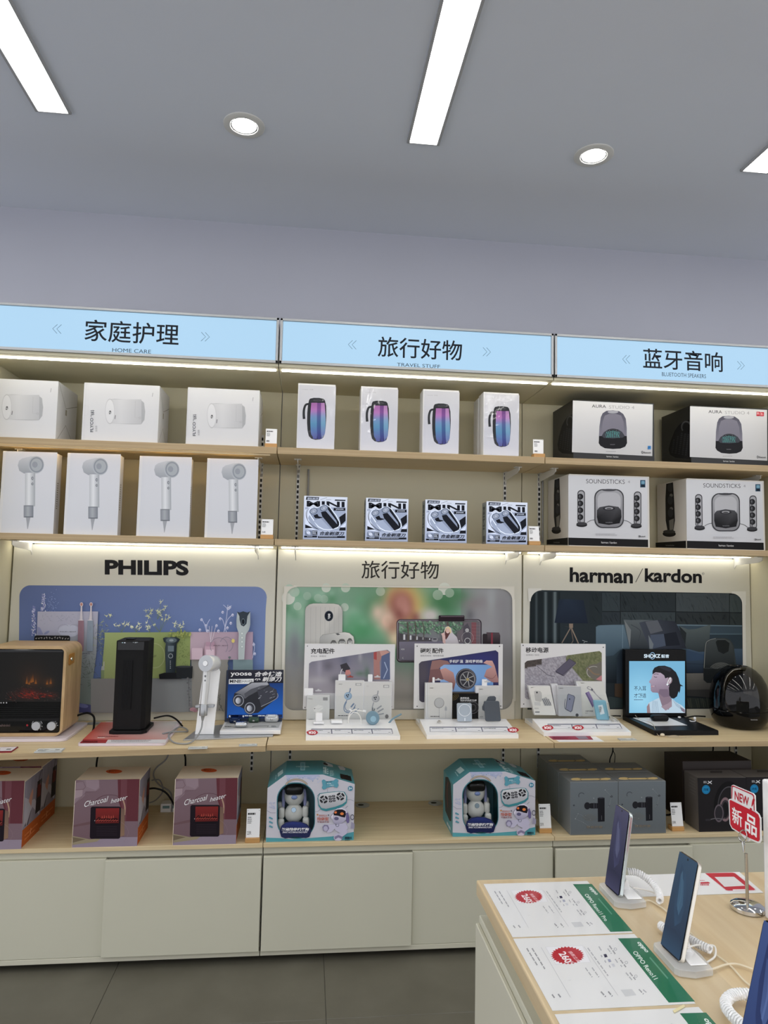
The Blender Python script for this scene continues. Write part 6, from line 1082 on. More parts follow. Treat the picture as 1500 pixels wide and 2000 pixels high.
# --- robot puppy boxes
DZ = (510, 1470, 7.8947)
def puppy():
    B = -.456; O = [(.010, ZW+.0003), (.362, ZW+.0003), (.3615, .682), (.231, .7215), (.080, .7215), (.010, .671)]; D = .205
    t = thing('puppy_box', 'teal and white robot puppy toy box beside the heater boxes, left of two', 'toy box', (.186, B+D/2, ZW), 'robot puppy toy boxes')
    TEAL = mat('teal carton', '#4f98a2', .4, coat=.15); LIL = mat('lilac white carton', '#cfcdd6', .4, coat=.15)
    sh = MB(); n = len(O); F = [sh.bm.verts.new((x, B+.0012, z)) for x, z in O]; K = [sh.bm.verts.new((x, B+D, z)) for x, z in O]
    for i in range(n): sh.bm.faces.new((F[i], K[i], K[(i+1) % n], F[(i+1) % n]))
    sh.bm.faces.new(K); sh.build('carton', TEAL, t)
    win = [AT(DZ[0]+u/DZ[2], DZ[1]+v/DZ[2], y=B) for u, v in rrect(240, 458, 832, 1330, 270, 10)]
    bm = bmesh.new(); es = []
    for lp in ([Vector((x, B, z)) for x, z in O], win):
        vs_ = [bm.verts.new(p) for p in lp]; es += [bm.edges.new((vs_[i], vs_[(i+1) % len(vs_)])) for i in range(len(vs_))]
    bmesh.ops.triangle_fill(bm, use_beauty=True, edges=es); me = bpy.data.meshes.new('front_panel'); bm.to_mesh(me); bm.free(); me.materials.append(LIL); link('front_panel', me, t)
    ringsolid(win, [Vector(((p.x-.135)*.96+.135, B, (p.z-.56)*.97+.56)) for p in win], (0, .002, 0), 'window_rim', mat('dark teal rim', '#3c7c88', .4), t)
    xs = [p.x for p in win]; zs = [p.z for p in win]
    MB().box(min(xs)-.004, max(xs)+.004, B+.10, B+.104, ZW+.002, max(zs)+.004).build('inner_tray', mat('inner tray teal', '#33616e', .5), t)
    MB().prism([Vector((p.x, B+.0008, p.z)) for p in win], (0, .0004, 0)).build('window_film', CLEAR, t)
    Q = lambda u, v, y=-.42: AT(DZ[0]+u/DZ[2], DZ[1]+v/DZ[2], y=y); SC = .00029
    PW = mat('puppy shell', '#c9c9c4', .35); h = Q(512, 655, -.402)
    MB().ell(h, .0415, .034, .043, 28, 18).build('puppy_head', PW, t, smooth=True)
    hv = Q(508, 588, -.440); MB().box(hv.x-.0375, hv.x+.0375, -.444, -.405, hv.z-.0205, hv.z+.0205, .016, 4).build('visor', mat('visor black', '#0a0a0c', .15, spec=.3), t, smooth=True)
    nz = Q(512, 690, -.438); MB().ell(nz, .0125, .006, .0085).build('nose', mat('puppy blue', '#7486b4', .35), t, smooth=True)
    b_ = Q(505, 930, -.410); MB().ell(b_, .038, .028, .038, 24, 14).build('puppy_body', PW, t, smooth=True)
    MB().tube([h+Vector((0, 0, -.03)), b_+Vector((0, 0, .03))], .018, 14, smooth=False).build('neck', mat('neck grey', '#8f9290', .4), t, smooth=True)
    ch = Q(503, 882, -.437); MB().lathe([(0, 0), (.010, 0), (.009, .003), (0, .003)], ch, (0, -1, .2), 20).build('chest_badge', mat('badge blue', '#9fb4c4', .2, metal=.5), t, smooth=True)
    for u, v in ((315, 925), (682, 905)): p_ = Q(u, v, -.415); MB().box(p_.x-.0125, p_.x+.0125, p_.y-.014, p_.y+.014, p_.z-.022, p_.z+.022, .010, 3).build('shoulder', PW, t, smooth=True)
    for u, v in ((305, 1085), (690, 1060)): p_ = Q(u, v, -.425); MB().box(p_.x-.0135, p_.x+.0135, p_.y-.014, p_.y+.012, max(.468, p_.z-.030), p_.z+.018, .010, 3).build('foreleg', PW, t, smooth=True)
    for u, v in ((290, 800), (700, 790)): p_ = Q(u, v, -.395); MB().box(p_.x-.011, p_.x+.011, p_.y-.010, p_.y+.010, p_.z-.02, p_.z+.012, .009, 3).build('hind_paw', mat('puppy shell grey', '#a9aaa6', .4), t, smooth=True)
    for u, u2 in ((350, 345), (668, 676)): MB().tube([Q(u, 560, -.405), Q(u2, 690, -.402), Q(u2, 850, -.402)], lambda q: .0045+.003*math.sin(math.pi*q), 8).build('ear', mat('lilac ear', '#8f93bb', .4), t, smooth=True)
    a = Art((0, B, 0), (0, -1, 0), DZ, gain=1.35)
    def cl(U, V): p = AT(DZ[0]+U/DZ[2], DZ[1]+V/DZ[2], y=B); p.z = max(p.z, ZW+.0008); return p
    a.m = cl
    a.p([(75, 1310), (300, 1318), (480, 1335), (1100, 1290), (1430, 1220), (1425, 1362), (75, 1398)], (72, 138, 148))
    a.p([(362, 345), (910, 340), (800, 430), (700, 400), (560, 380), (420, 400)], (160, 166, 190))
    for k in range(46): x_, y_ = rf.uniform(380, 900), rf.uniform(350, 450); a.p([(x_, y_), (x_+26, y_+4), (x_+10, y_+24)], mix((128, 148, 176), (186, 186, 204), rf.random())) if y_ < 350+abs(x_-640)*.25+60 and not 440 < x_ < 720 or y_ < 385 else 0
    for k in range(20): x_, y_ = rf.uniform(120, 205), rf.uniform(760, 860); a.p([(x_, y_), (x_+16, y_+4), (x_+4, y_+18)], (150, 162, 190))
    a.ring(545, 560, 182, 30, (96, 92, 92), ry=150, a0=207, a1=333); a.ring(545, 560, 182, 20, (168, 152, 132), ry=150, a0=208, a1=332)
    for k in range(3): a.p([(122+k*2, 990+k*65), (135, 984+k*65), (182, 1010+k*65), (176, 1030+k*65), (120, 1008+k*65)], (82, 136, 150))
    a.l([(90, 888), (150, 926), (225, 926)], 4, (90, 94, 116)); a.l([(835, 905), (870, 905), (940, 850)], 4, (90, 94, 116)); a.l([(1320, 722), (1380, 722), (1432, 745)], 4, (90, 94, 116)); a.l([(1022, 560), (1022, 610)], 3, (90, 94, 116))
    a.p([(935, 430), (960, 408), (985, 420), (1000, 440), (1120, 425), (1140, 405), (1170, 402), (1195, 430), (1180, 460), (1195, 500), (1170, 540), (1135, 530), (1115, 515), (1010, 540), (990, 560), (955, 565), (935, 540), (950, 500)], (82, 140, 156)); a.bars(1000, 440, 1130, 520, 3, (190, 206, 214), .4)
    a.e(1375, 548, 38, 38, (66, 122, 146)); a.T('3+', 1350, 530, 1400, 566, (206, 216, 224), .03)
    a.p([(868, 700), (900, 625), (1000, 608), (1200, 590), (1285, 600), (1325, 670), (1320, 770), (1270, 820), (1180, 860), (1000, 900), (930, 880), (885, 820)], (54, 120, 128)); a.p([(880, 690), (908, 635), (1000, 618), (1190, 598), (1270, 605), (1312, 670), (1305, 750), (1250, 790), (1140, 830), (1000, 862), (930, 850), (892, 790)], lambda U, V: mix((196, 196, 198), (150, 152, 158), (V-600)/250))
    K0 = (34, 34, 40)
    for cx, cy_ in ((966, 718), (1222, 672)):
        for b0 in (200, 290, 20, 110): a.ring(cx, cy_, 48, 32, K0, ry=46, a0=b0, a1=b0+70, n=10)
        a.e(cx, cy_, 20, 17, K0); a.e(cx, cy_, 6, 5, (180, 180, 186))
    for r_ in range(3):
        for c2_ in range(2): x_ = 1040+c2_*54+r_*3; y_ = 660+r_*36-c2_*9; a.rr(x_, y_, x_+46, y_+27, 8, K0); a.e(x_+23, y_+13, 9, 5, (170, 170, 176), n=8)
    for b0, b1 in (((865, 665), (905, 620)), ((1300, 850), (1335, 815))): a.l([b0, b1], 6, (84, 96, 116))
    a.p([(852, 950), (872, 935), (886, 955), (866, 968)], (170, 120, 70)); a.T('最受喜爱的', 890, 950, 1015, 982, (168, 110, 104), .01); a.T('陪伴型', 866, 990, 1042, 1042, (172, 96, 84), .03); a.T('智能机器狗', 866, 1050, 1046, 1078, (130, 84, 88), .02); a.p([(1028, 952), (1042, 945), (1048, 962), (1036, 972)], (60, 62, 80))
    sh1, sh2 = (176, 172, 192), (118, 112, 140)
    a.p([(1390, 1060), (1440, 1090), (1436, 1170), (1380, 1160)], (140, 136, 156)); a.ring(1405, 990, 26, 8, (64, 62, 78), ry=38); a.p([(1130, 1120), (1200, 1090), (1300, 1080), (1340, 1150), (1300, 1200), (1210, 1225), (1140, 1190)], sh1); a.ring(1175, 1110, 24, 8, (90, 96, 116)); a.p([(1010, 1110), (1140, 1095), (1150, 1150), (1080, 1220), (1020, 1225), (990, 1170)], sh1); a.p([(945, 1140), (975, 1105), (1030, 1112), (1050, 1160), (1020, 1210), (960, 1200)], sh2); a.e(995, 1165, 34, 40, (166, 162, 184))
    a.p([(1210, 1230), (1300, 1190), (1345, 1190), (1320, 1240), (1250, 1290), (1200, 1280)], sh1); a.e(1185, 1300, 66, 60, sh1); a.p([(1130, 1290), (1190, 1262), (1255, 1290), (1250, 1330), (1190, 1300), (1135, 1335)], sh2)
    a.p([(1100, 985), (1120, 900), (1170, 855), (1240, 845), (1310, 880), (1335, 940), (1325, 1010), (1270, 1060), (1190, 1100), (1130, 1085), (1100, 1040)], lambda U, V: mix((206, 202, 214), (150, 146, 168), (V-850)/240)); a.p([(1115, 930), (1130, 890), (1180, 870), (1250, 868), (1300, 895), (1308, 950), (1290, 995), (1240, 985), (1180, 965), (1120, 960)], (22, 18, 26)); a.e(1148, 915, 20, 18, (206, 110, 64)); a.e(1246, 935, 28, 22, (206, 120, 64))
    a.p([(1310, 925), (1335, 915), (1360, 990), (1355, 1070), (1330, 1085), (1308, 1040)], (96, 88, 128)); a.p([(1102, 930), (1112, 925), (1100, 1010), (1075, 1020), (1070, 980)], (206, 202, 214)); a.l([(1110, 925), (1075, 975), (1080, 1020)], 6, (60, 54, 80)); a.e(1160, 1010, 36, 26, (92, 88, 118))
    a.bars(1290, 1290, 1398, 1330, 1, (30, 60, 70), .9, 6); a.bars(1290, 1336, 1390, 1350, 1, (30, 60, 70), .7)
    a.build('front_print', PRINTG, t)
    a = Art((0, B-.004, 0), (0, -1, 0), DZ, gain=1.35)
    plq = [(285, 1220), (310, 1130), (380, 1075), (480, 1058), (600, 1065), (700, 1100), (762, 1170), (770, 1230), (745, 1300), (690, 1318), (600, 1308), (540, 1300), (450, 1312), (370, 1325), (310, 1300)]
    MB().prism([AT(DZ[0]+u/DZ[2], DZ[1]+v/DZ[2], y=B-.0038) for u, v in plq], (0, .0034, 0), .0008).build('name_plate', mat('navy plate', '#1b2350', .25, coat=.4), t)
    a.p([(300, 1215), (325, 1135), (390, 1088), (485, 1070), (600, 1077), (695, 1112), (748, 1175), (755, 1228)], lambda U, V: mix((40, 52, 110), (18, 24, 60), (V-1070)/140)); a.T('智能陪伴机器狗', 316, 1158, 738, 1206, (222, 222, 230), .03, .15); a.T('SMART ACCOMPANYING PUPPY', 330, 1214, 718, 1240, (206, 206, 216), .02, .2)
    a.build('name_print', PRINTG, t)
    u = Art((0, 0, .7215), (0, 0, 1), DZ, gain=1.3); u.p([(605, 150), (680, 150), (676, 275), (606, 275)], (150, 186, 196)); u.p([(618, 165), (668, 165), (664, 262), (620, 262)], (110, 160, 172)); u.T('YINGJIA', 530, 208, 745, 232, (176, 206, 206), .02); u.l([(520, 196), (600, 186)], 2, (44, 90, 96)); u.l([(680, 186), (755, 196)], 2, (44, 90, 96)); u.build('top_print', PRINT, t)
    nr = Vector((.0395, 0, .1305)).normalized(); s_ = Art((.231, 0, .7215), nr, DZ, gain=1.3)
    s_.p([(950, 152), (1010, 150), (1100, 190), (1110, 225), (1050, 215), (970, 195)], (190, 192, 196)); s_.p([(955, 155), (985, 152), (1030, 185), (1020, 200), (965, 185)], (40, 38, 42)); s_.p([(1180, 205), (1260, 215), (1300, 250), (1290, 275), (1220, 265)], (186, 188, 192)); s_.T('智能', 955, 215, 1008, 330, (206, 226, 226), .03); s_.bars(1016, 250, 1040, 345, 3, (190, 216, 216)); s_.bars(1060, 280, 1130, 370, 5, (190, 216, 216), .4); s_.p([(1215, 325), (1380, 365), (1400, 445), (1225, 395)], (30, 26, 28)); s_.bars(1240, 345, 1370, 420, 4, (92, 50, 44), .4)
    s_.build('chamfer_print', PRINT, t)
    nl = Vector((-.0505, 0, .070)).normalized(); s_ = Art((.010, 0, .671), nl, gain=1.2, m=lambda U, V: (.010+.070*V, B+D*U, .671+.0505*V)); s_.p([(.25, .55), (.55, .5), (.55, .8), (.25, .85)], (190, 214, 216)); s_.bars(.2, .4, .6, .48, 1, (170, 204, 208)); s_.build('chamfer_print', PRINT, t)
    s_ = Art((.010, 0, 0), (-1, 0, 0), gain=1, m=lambda U, V: (.010, B+D*U, ZW+.2107*V)); s_.p([(.15, .25), (.3, .2), (.75, .25), (.85, .5), (.8, .92), (.5, 1), (.25, .95), (.12, .6)], (60, 62, 60)); s_.l([(.15, .25), (.12, .6), (.25, .95)], .03, (30, 80, 90)); s_.l([(.5, .4), (.6, .7), (.5, .9)], .06, (120, 70, 64), True); s_.bars(.2, .05, .7, .15, 1, (200, 214, 214)); s_.build('side_print', PRINT, t)
    return t
pu = puppy(); copy_tree(pu, (.7625, .010, .0), 'teal and white robot puppy toy box beside the grey boxes, right of two')
# --- grey massager boxes
def massager():
    B = -.456; x0, x1 = 1.2725, 1.4835
    t = carton('massager_box', 'grey massager box in front, left of the front pair', x0, x1, B, .138, ZW+.0002, .6775, mat('grey massager carton', '#7c7f80', .38, coat=.2), 'grey massager boxes')
    a = Art((0, B, 0), (0, -1, 0), S4, gain=1.75); a.p([(184, 300), (502, 298), (500, 644), (187, 650)], lambda U, V: mix((86, 92, 96), (78, 83, 86), (V-300)/340))
    K = (22, 22, 26); a.p([(365, 405), (412, 403), (412, 560), (367, 563)], lambda U, V: mix((34, 34, 40), (18, 18, 22), abs(U-385)/25)); a.ring(389, 404, 14, 16, (40, 40, 46), ry=3); a.r(320, 438, 366, 474, K); a.r(338, 436, 344, 476, (52, 52, 58)); a.r(354, 438, 358, 474, (50, 50, 56)); a.p([(312, 442), (322, 438), (322, 474), (312, 470)], K); a.e(296, 456, 20, 24, (26, 26, 30)); a.l([(392, 520), (392, 550)], 2, (90, 90, 94))
    a.ring(258, 388, 19, 5, (58, 62, 66), a0=150, a1=330)
    for x_, y_, r_ in ((415, 350, 3), (457, 394, 8), (443, 455, 4), (207, 453, 6), (339, 405, 3), (217, 542, 3.5), (235, 508, 2.5), (309, 594, 3), (318, 546, 2), (285, 520, 2), (270, 566, 2)): a.e(x_, y_, r_, r_, (52, 56, 60) if r_ > 3.6 else (130, 132, 132), n=10)
    for q in ([(415, 350), (457, 394), (443, 455), (430, 470)], [(217, 542), (235, 508), (262, 520), (285, 540), (318, 546)], [(217, 542), (270, 566), (309, 594)]): a.l(q, 1.2, (112, 116, 118))
    for k in range(5): a.ring(312, 500, 14+k*10, 1.4, (96, 90, 78), a0=30, a1=150)
    a.T('智能按摩', 290, 588, 398, 606, (104, 96, 84), .01)
    a.build('front_print', PRINT, t)
    u = Art((0, 0, .6775), (0, 0, 1), S4, gain=1.4); g_ = (196, 172, 120); u.p([(186, 280), (200, 272), (232, 270), (262, 276), (390, 274), (420, 270), (448, 272), (454, 280), (430, 286), (395, 285), (260, 286), (228, 288), (198, 286)], g_); u.l([(262, 274), (248, 280), (262, 288)], 3, (110, 96, 70), True); u.l([(370, 274), (388, 279), (372, 286)], 3, (110, 96, 70), True); u.build('handle_cutout', PRINT, t); 
    return t
mg = massager(); dX, dY = .2125, .1405
for i, j, lab in ((1, 0, 'grey massager box in front, right of the front pair'), (0, 1, 'grey massager box in the second row, left'), (1, 1, 'grey massager box in the second row, right'), (0, 2, 'grey massager box alone in the back row')): copy_tree(mg, (i*dX, j*dY, 0), lab)
# --- headset boxes
def headset():
    B = -.452; x0, x1 = 1.847, 2.066
    t = carton('headset_box', 'black headset box with blue round sticker, left of the front pair', x0, x1, B, .115, ZW+.0002, .686, mat('dark brown grey carton', '#5e5853', .4, coat=.1), 'black headset boxes')
    a = Art((0, B, 0), (0, -1, 0), S4, gain=1.5); a.p([(1030, 270), (1355, 268), (1352, 625), (1040, 630)], (26, 24, 26))
    a.e(1087, 348, 27, 30, (24, 112, 156)); a.ring(1087, 348, 22, 2, (40, 70, 96), ry=25); a.T('内有', 1072, 338, 1104, 358, (10, 40, 70), .02); a.bars(1070, 292, 1098, 308, 2, (150, 150, 152), .6); a.l([(1096, 308), (1108, 303), (1125, 290)], 5, (190, 190, 192), True); a.l([(1100, 292), (1112, 300), (1125, 310)], 5, (190, 190, 192), True)
    a.ring(1240, 470, 92, 20, (14, 13, 15), ry=160, a0=150, a1=290); a.ring(1240, 470, 74, 4, (64, 62, 66), ry=140, a0=150, a1=280); a.e(1215, 480, 42, 82, (50, 45, 49)); a.ring(1215, 480, 34, 8, (112, 92, 96), ry=72); a.e(1215, 482, 20, 52, (18, 17, 19)); a.e(1176, 505, 34, 60, (36, 34, 38)); a.ring(1172, 505, 28, 6, (84, 76, 82), ry=54); a.l([(1200, 545), (1150, 540), (1110, 548), (1085, 552)], 6, (84, 82, 86), True); a.rr(1082, 543, 1118, 556, 5, (40, 38, 42)); a.e(1310, 460, 40, 100, (30, 27, 30)); a.ring(1305, 460, 34, 6, (66, 56, 60), ry=88)
    a.build('front_print', PRINT, t)
    s = Art((x0, 0, 0), (-1, 0, 0), gain=1, m=lambda U, V: (x0, B+.115*U, ZW+.2256*V)); s.bars(.2, .95, .7, .6, 6, (120, 116, 112), .4); s.build('side_print', PRINT, t)
    u = Art((0, 0, .686), (0, 0, 1), S4, gain=1.2); u.rr(1115, 224, 1195, 238, 4, (66, 62, 60)); u.build('top_print', PRINT, t); return t
hb = headset(); copy_tree(hb, (.2225, 0, 0), 'black headset box with blue round sticker, right of the pair, cut by the edge')
bx = AT(1330, 1494, y=-.31); MB().box(bx.x+.0, bx.x+.33, -.325, -.16, ZW+.0002, .722, .0012, 1).build('dark_carton', mat('very dark carton', '#2a201c', .45), loc=(bx.x+.16, -.24, ZW), label='taller very dark carton standing behind the headset boxes', cat='box')
# --- cables and the socket strip on the worktop
MB().box(-.475, -.365, -.10, -.05, ZW+.0003, ZW+.038, .003, 2).build('socket_strip', WHT, loc=(-.42, -.07, ZW), label='white socket strip lying between two heater boxes', cat='power strip')
ob = bpy.data.objects['socket_strip']; a = Art((0, -.10, 0), (0, -1, 0), gain=1, m=lambda U, V: (U, -.10, V)); a.r(-.465, ZW+.018, -.435, ZW+.03, (120, 150, 150)); a.r(-.428, ZW+.018, -.39, ZW+.03, (120, 150, 150)); a.build('socket_label', PRINT, ob)
def wcable(px, y, r, m, lab):
    P = [tuple(AT(u, v, y=y+dy)) for u, v, dy in px]; P = ([(P[0][0], P[0][1], .8195)] if P[0][2] < .8195 and px[0][1] < 1490 else [])+P
    if P[-1][2] > ZW+.01 and px[0][1] < 1490: P.append((P[-1][0], P[-1][1]+.0, ZW+.004))
    cable('hanging_cable', P, r, m, lab, 'cable')
wcable([(328, 1476, 0), (305, 1500, 0), (300, 1515, 0), (310, 1532, -.02), (330, 1545, -.04), (336, 1560, -.04)], -.06, .0035, GREYC, 'grey cable looping down between the two right heater boxes')
wcable([(296, 1524, 0), (312, 1524, 0), (318, 1545, 0), (305, 1562, 0), (292, 1568, 0)], -.05, .003, GREYC, 'grey cable loop above the white socket strip')
wcable([(288, 1541, 0), (305, 1540, 0), (325, 1549, 0), (341, 1575, 0), (345, 1603, 0)], -.16, .004, BLK, 'thick black cable behind the right heater box')
wcable([(192, 1472, 0), (190, 1482, 0), (188, 1500, 0), (187, 1530, 0)], -.05, .004, BLK, 'black cable hanging behind the middle heater box')
wcable([(361, 1470, 0), (362, 1480, 0), (362, 1500, 0)], -.05, .004, BLK, 'short black cable hanging behind the right heater box')
wcable([(106, 1472, 0), (103, 1490, 0), (98, 1510, 0)], -.09, .003, BLK, 'thin black cable hanging beside the rear heater box')
wcable([(1197, 1459, 0), (1196, 1470, 0), (1191, 1485, 0), (1193, 1500, 0), (1197, 1508, 0)], -.03, .0028, BLK, 'thin black cable hanging behind the grey massager boxes'); wcable([(1197, 1461, 0), (1201, 1475, 0), (1200, 1492, 0), (1198, 1508, 0)], -.028, .0018, BLK, 'second thin black cable hanging behind the grey massager boxes')
wcable([(1393, 1458, 0), (1391, 1472, 0), (1387, 1483, 0), (1380, 1494, 0)], -.03, .0035, BLK, 'black cable curving down to the dark carton'); wcable([(1425, 1458, 0), (1424, 1470, 0), (1419, 1482, 0), (1417, 1495, 0)], -.03, .003, BLK, 'wavy black cable hanging behind the headset boxes')
cable('floor_cable', [(1.735, -.20, ZW+.006), (1.75, -.14, ZW+.02), (1.79, -.13, ZW+.03), (1.84, -.15, ZW+.02), (1.80, -.2, ZW+.006), (1.75, -.23, ZW+.006), (1.80, -.26, ZW+.005), (1.835, -.25, ZW+.005)], .004, BLK, 'black cable bundle on the worktop left of the headset boxes')
# ================================================================== the phone table in the foreground
ZT = .95
tb_ = thing('phone_table', 'large oak topped display table with white body in the foreground', 'table', (1.3, -2.6, 0))
MB().box(.5, 2.3, -3.30, -1.947, ZT-.030, ZT, .003, 2).build('table_top', WOODT, tb_)
MB().box(.53, 2.27, -3.27, -1.98, .886, ZT-.0302).build('upper_rail', LAM, tb_)
MB().box(.505, 2.295, -3.295, -1.952, .06, .885, .002, 1).build('body', LAMD, tb_)
MB().box(.497, .5048, -3.29, -1.957, .10, .872, .0015, 1).build('side_door', LAM, tb_)
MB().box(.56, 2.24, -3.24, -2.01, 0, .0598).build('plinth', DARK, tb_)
T1 = (930, 1700, 4.5455); FILM = clearmat('clear film', (.985, .985, .985), .05, 1.25)
def sheet(model, lab, full=True):
    t = thing('price_sheet', lab, 'price sheet', (.615, -2.067, ZT), 'white price sheets with green band')
    MB().box(.5095, .7225, -2.166, -1.9685, ZT+.0002, ZT+.0008).build('paper', WHT, t)
    a = Art((0, 0, ZT+.0008), (0, 0, 1), T1, gain=1.12, off=.00008, step=8e-6)
    a.m = lambda U, V: ATP(T1[0]+U/T1[2], T1[1]+V/T1[2], Vector((0, 0, ZT+.0008)), Vector((0, 0, 1)))
    Gn = (22, 108, 76); a.p([(858, 122), (1026, 120), (1388, 540), (1192, 546)], Gn)
    def tx(s_, O, X, Y, c, b=0, sh=0): a.t(s_, O, X, Y, c, b, sh)
    tx('oppo', (988, 150), (1050, 218), (1022, 146), (226, 236, 230), .03); tx(model, (958, 215), (1142, 452) if 'Pro' in model else (1100, 398), (990, 205), (226, 236, 230), .012)
    gr = (120, 122, 128); lt = (150, 152, 158)
    a.l([(1085, 250), (1205, 390)], 10, (96, 150, 126)); st = []
    for i in range(56): r_ = 1 if i % 2 else .86; b = i*math.pi/28; st.append((467+128*r_*math.cos(b), 234+60*r_*math.sin(b)))
    a.p([(302, 176), (586, 168), (640, 280), (372, 296)], (214, 214, 218)); a.p([(307, 178), (584, 171), (634, 279), (374, 292)], (232, 232, 236)); a.p(st, (178, 26, 44))
    tx('260', (398, 222), (450, 290), (450, 204), (238, 230, 232), .03); tx('元', (478, 272), (490, 286), (500, 270), (238, 230, 232), .02); tx('换新立减', (470, 210), (535, 280), (500, 205), (232, 196, 202), .01)
    for (x_, y_), (x2, y2), w_ in (((160, 180), (238, 305), 9), ((200, 180), (290, 325), 9), ((620, 180), (760, 372), 8), ((705, 170), (730, 212), 8), ((785, 165), (828, 228), 9), ((770, 185), (800, 225), 7), ((715, 228), (728, 248), 8), ((740, 262), (752, 285), 7), ((770, 295), (783, 318), 7), ((820, 255), (840, 285), 7), ((853, 255), (900, 315), 9), ((855, 295), (870, 312), 7), ((890, 345), (940, 405), 8), ((920, 345), (962, 398), 9), ((975, 455), (1012, 492), 9), ((1005, 458), (1040, 485), 8), ((590, 312), (640, 380), 8), ((640, 310), (690, 380), 8), ((690, 468), (728, 508), 10), ((745, 468), (778, 505), 10), ((325, 485), (352, 518), 10), ((370, 482), (398, 515), 10)):
        n = max(3, int(math.hypot(x2-x_, y2-y_)/7))
        for i in range(n):
            if (i*7+int(x_)) % 5: q, q2 = i/n, (i+.72)/n; a.k -= a.step; a.l([(x_+(x2-x_)*q, y_+(y2-y_)*q), (x_+(x2-x_)*q2, y_+(y2-y_)*q2)], w_, gr if w_ > 8 else lt)
    a.p([(738, 228), (760, 226), (768, 246), (746, 250)], (40, 40, 74)); a.p([(765, 262), (785, 260), (794, 278), (774, 282)], (160, 164, 186)); a.p([(790, 292), (812, 290), (820, 310), (800, 312)], (206, 208, 214))
    a.l([(272, 180), (465, 510)], 2.2, (176, 176, 180)); a.l([(598, 178), (820, 500)], 2.2, (176, 176, 180)); a.l([(455, 400), (480, 396)], 2, (200, 200, 204))
    for x_, y_ in ((832, 195), (905, 284), (967, 374)): a.ring(x_, y_, 10, 3, (150, 152, 160), ry=8)
    a.p([(842, 462), (928, 458), (958, 498), (874, 506)], (205, 206, 208))
    a.build('sheet_print', PRINTG, t)
    return t
s1 = sheet('OPPO Reno11 Pro', 'white price sheet with green band and 260 seal, at the far corner of the table')
s2 = sheet('OPPO Reno11', 'white price sheet with green band and 260 seal, in the middle of the table edge')
s2.location = s2.location+Vector((0, -.1985, 0)); ORG[s2.name] = s2.location.copy(); s2.scale = (1.005, .965, 1); 
s3 = copy_tree(s2, (0, -.1985, 0), 'third white price sheet, cut by the bottom edge of the photograph')
fm = MB().box(.503, .80, -2.62, -1.955, ZT+.0012, ZT+.0014).build('clear_film', FILM, loc=(.65, -2.3, ZT)); tag(fm, 'clear protective film laid over the price sheets', 'film')
tp = MB().prism([AT(u, v, z=ZT+.0018) for u, v in ((1314, 1974), (1336, 1962), (1338, 1967), (1317, 1979))], (0, 0, .0006)).build('tape_piece', mat('yellowish tape', '#e0d5a8', .4), loc=AT(1325, 1971, z=ZT)); tag(tp, 'short strip of yellowish tape below the middle price sheet', 'tape')
# phones on clear stands
SILVF = mat('phone frame silver', '#c3cbc9', .18, metal=.9)
def solve(Bp, u, v, L):
    d = ray(u, v).normalized(); m = CAM-Bp; b = m.dot(d); c = m.dot(m)-L*L; D = b*b-c
    return CAM+d*(-b+(math.sqrt(D) if D > 0 else 0))
def phone(BLp, BRp, TLp, TRp, L, lab, frame, scr, side=1):
    zb = ZT+.014; BL = AT(*BLp, z=zb); BR = AT(*BRp, z=zb); TL = solve(BL, *TLp, L); TR = TL+(BR-BL)
    if side: pass
    E1 = (BR-BL); E2 = (TL-BL); nrm = E1.cross(E2).normalized(); nrm = nrm if nrm.x < 0 else -nrm
    t = thing('smartphone', lab, 'smartphone', tuple((BL+BR)/2-Vector((0, 0, .0135))), 'smartphones on clear stands')
    w_, h_ = E1.length, E2.length; ex, ey = E1/w_, E2/h_
    pt = lambda x, y, d=0: BL+ex*x+ey*y+nrm*d
    MB().prism([pt(x, y) for x, y in rrect(0, 0, w_, h_, .008)], -nrm*.0078, .0012).build('frame', frame, t)
    MB().prism([pt(x, y, .0009) for x, y in rrect(.0006, .0006, w_-.0006, h_-.0006, .0076)], -nrm*.0008).build('glass', BLKG, t)
    a = Art(BL, nrm, gain=.75, m=lambda U, V: pt(U*w_, V*h_, .001))
    bgs, p1c, p2c = scr
    a.g(.03, .015, .97, .985, 10, 24, lambda U, V: mix(bgs[0], bgs[1], V)); a.p([(.25, .88), (.55, .80), (.80, .55), (.72, .34), (.48, .26), (.30, .42), (.22, .62)], lambda U, V: mix(p1c, bgs[0], abs(U-.5)*1.6)); a.p([(.30, .78), (.52, .72), (.66, .50), (.56, .38), (.40, .46)], lambda U, V: mix(p2c, p1c, V*.6)); a.l([(.35, .8), (.5, .6), (.48, .42)], .05, p2c, True); a.p([(.05, .02), (.95, .02), (.95, .18), (.55, .24), (.05, .2)], lambda U, V: mix(bgs[1], bgs[0], V*4)); a.e(.5, .955, .035, .012, (8, 8, 12))
    a.build('screen', SCREEN, t)
    return t, BL, BR, ex, nrm
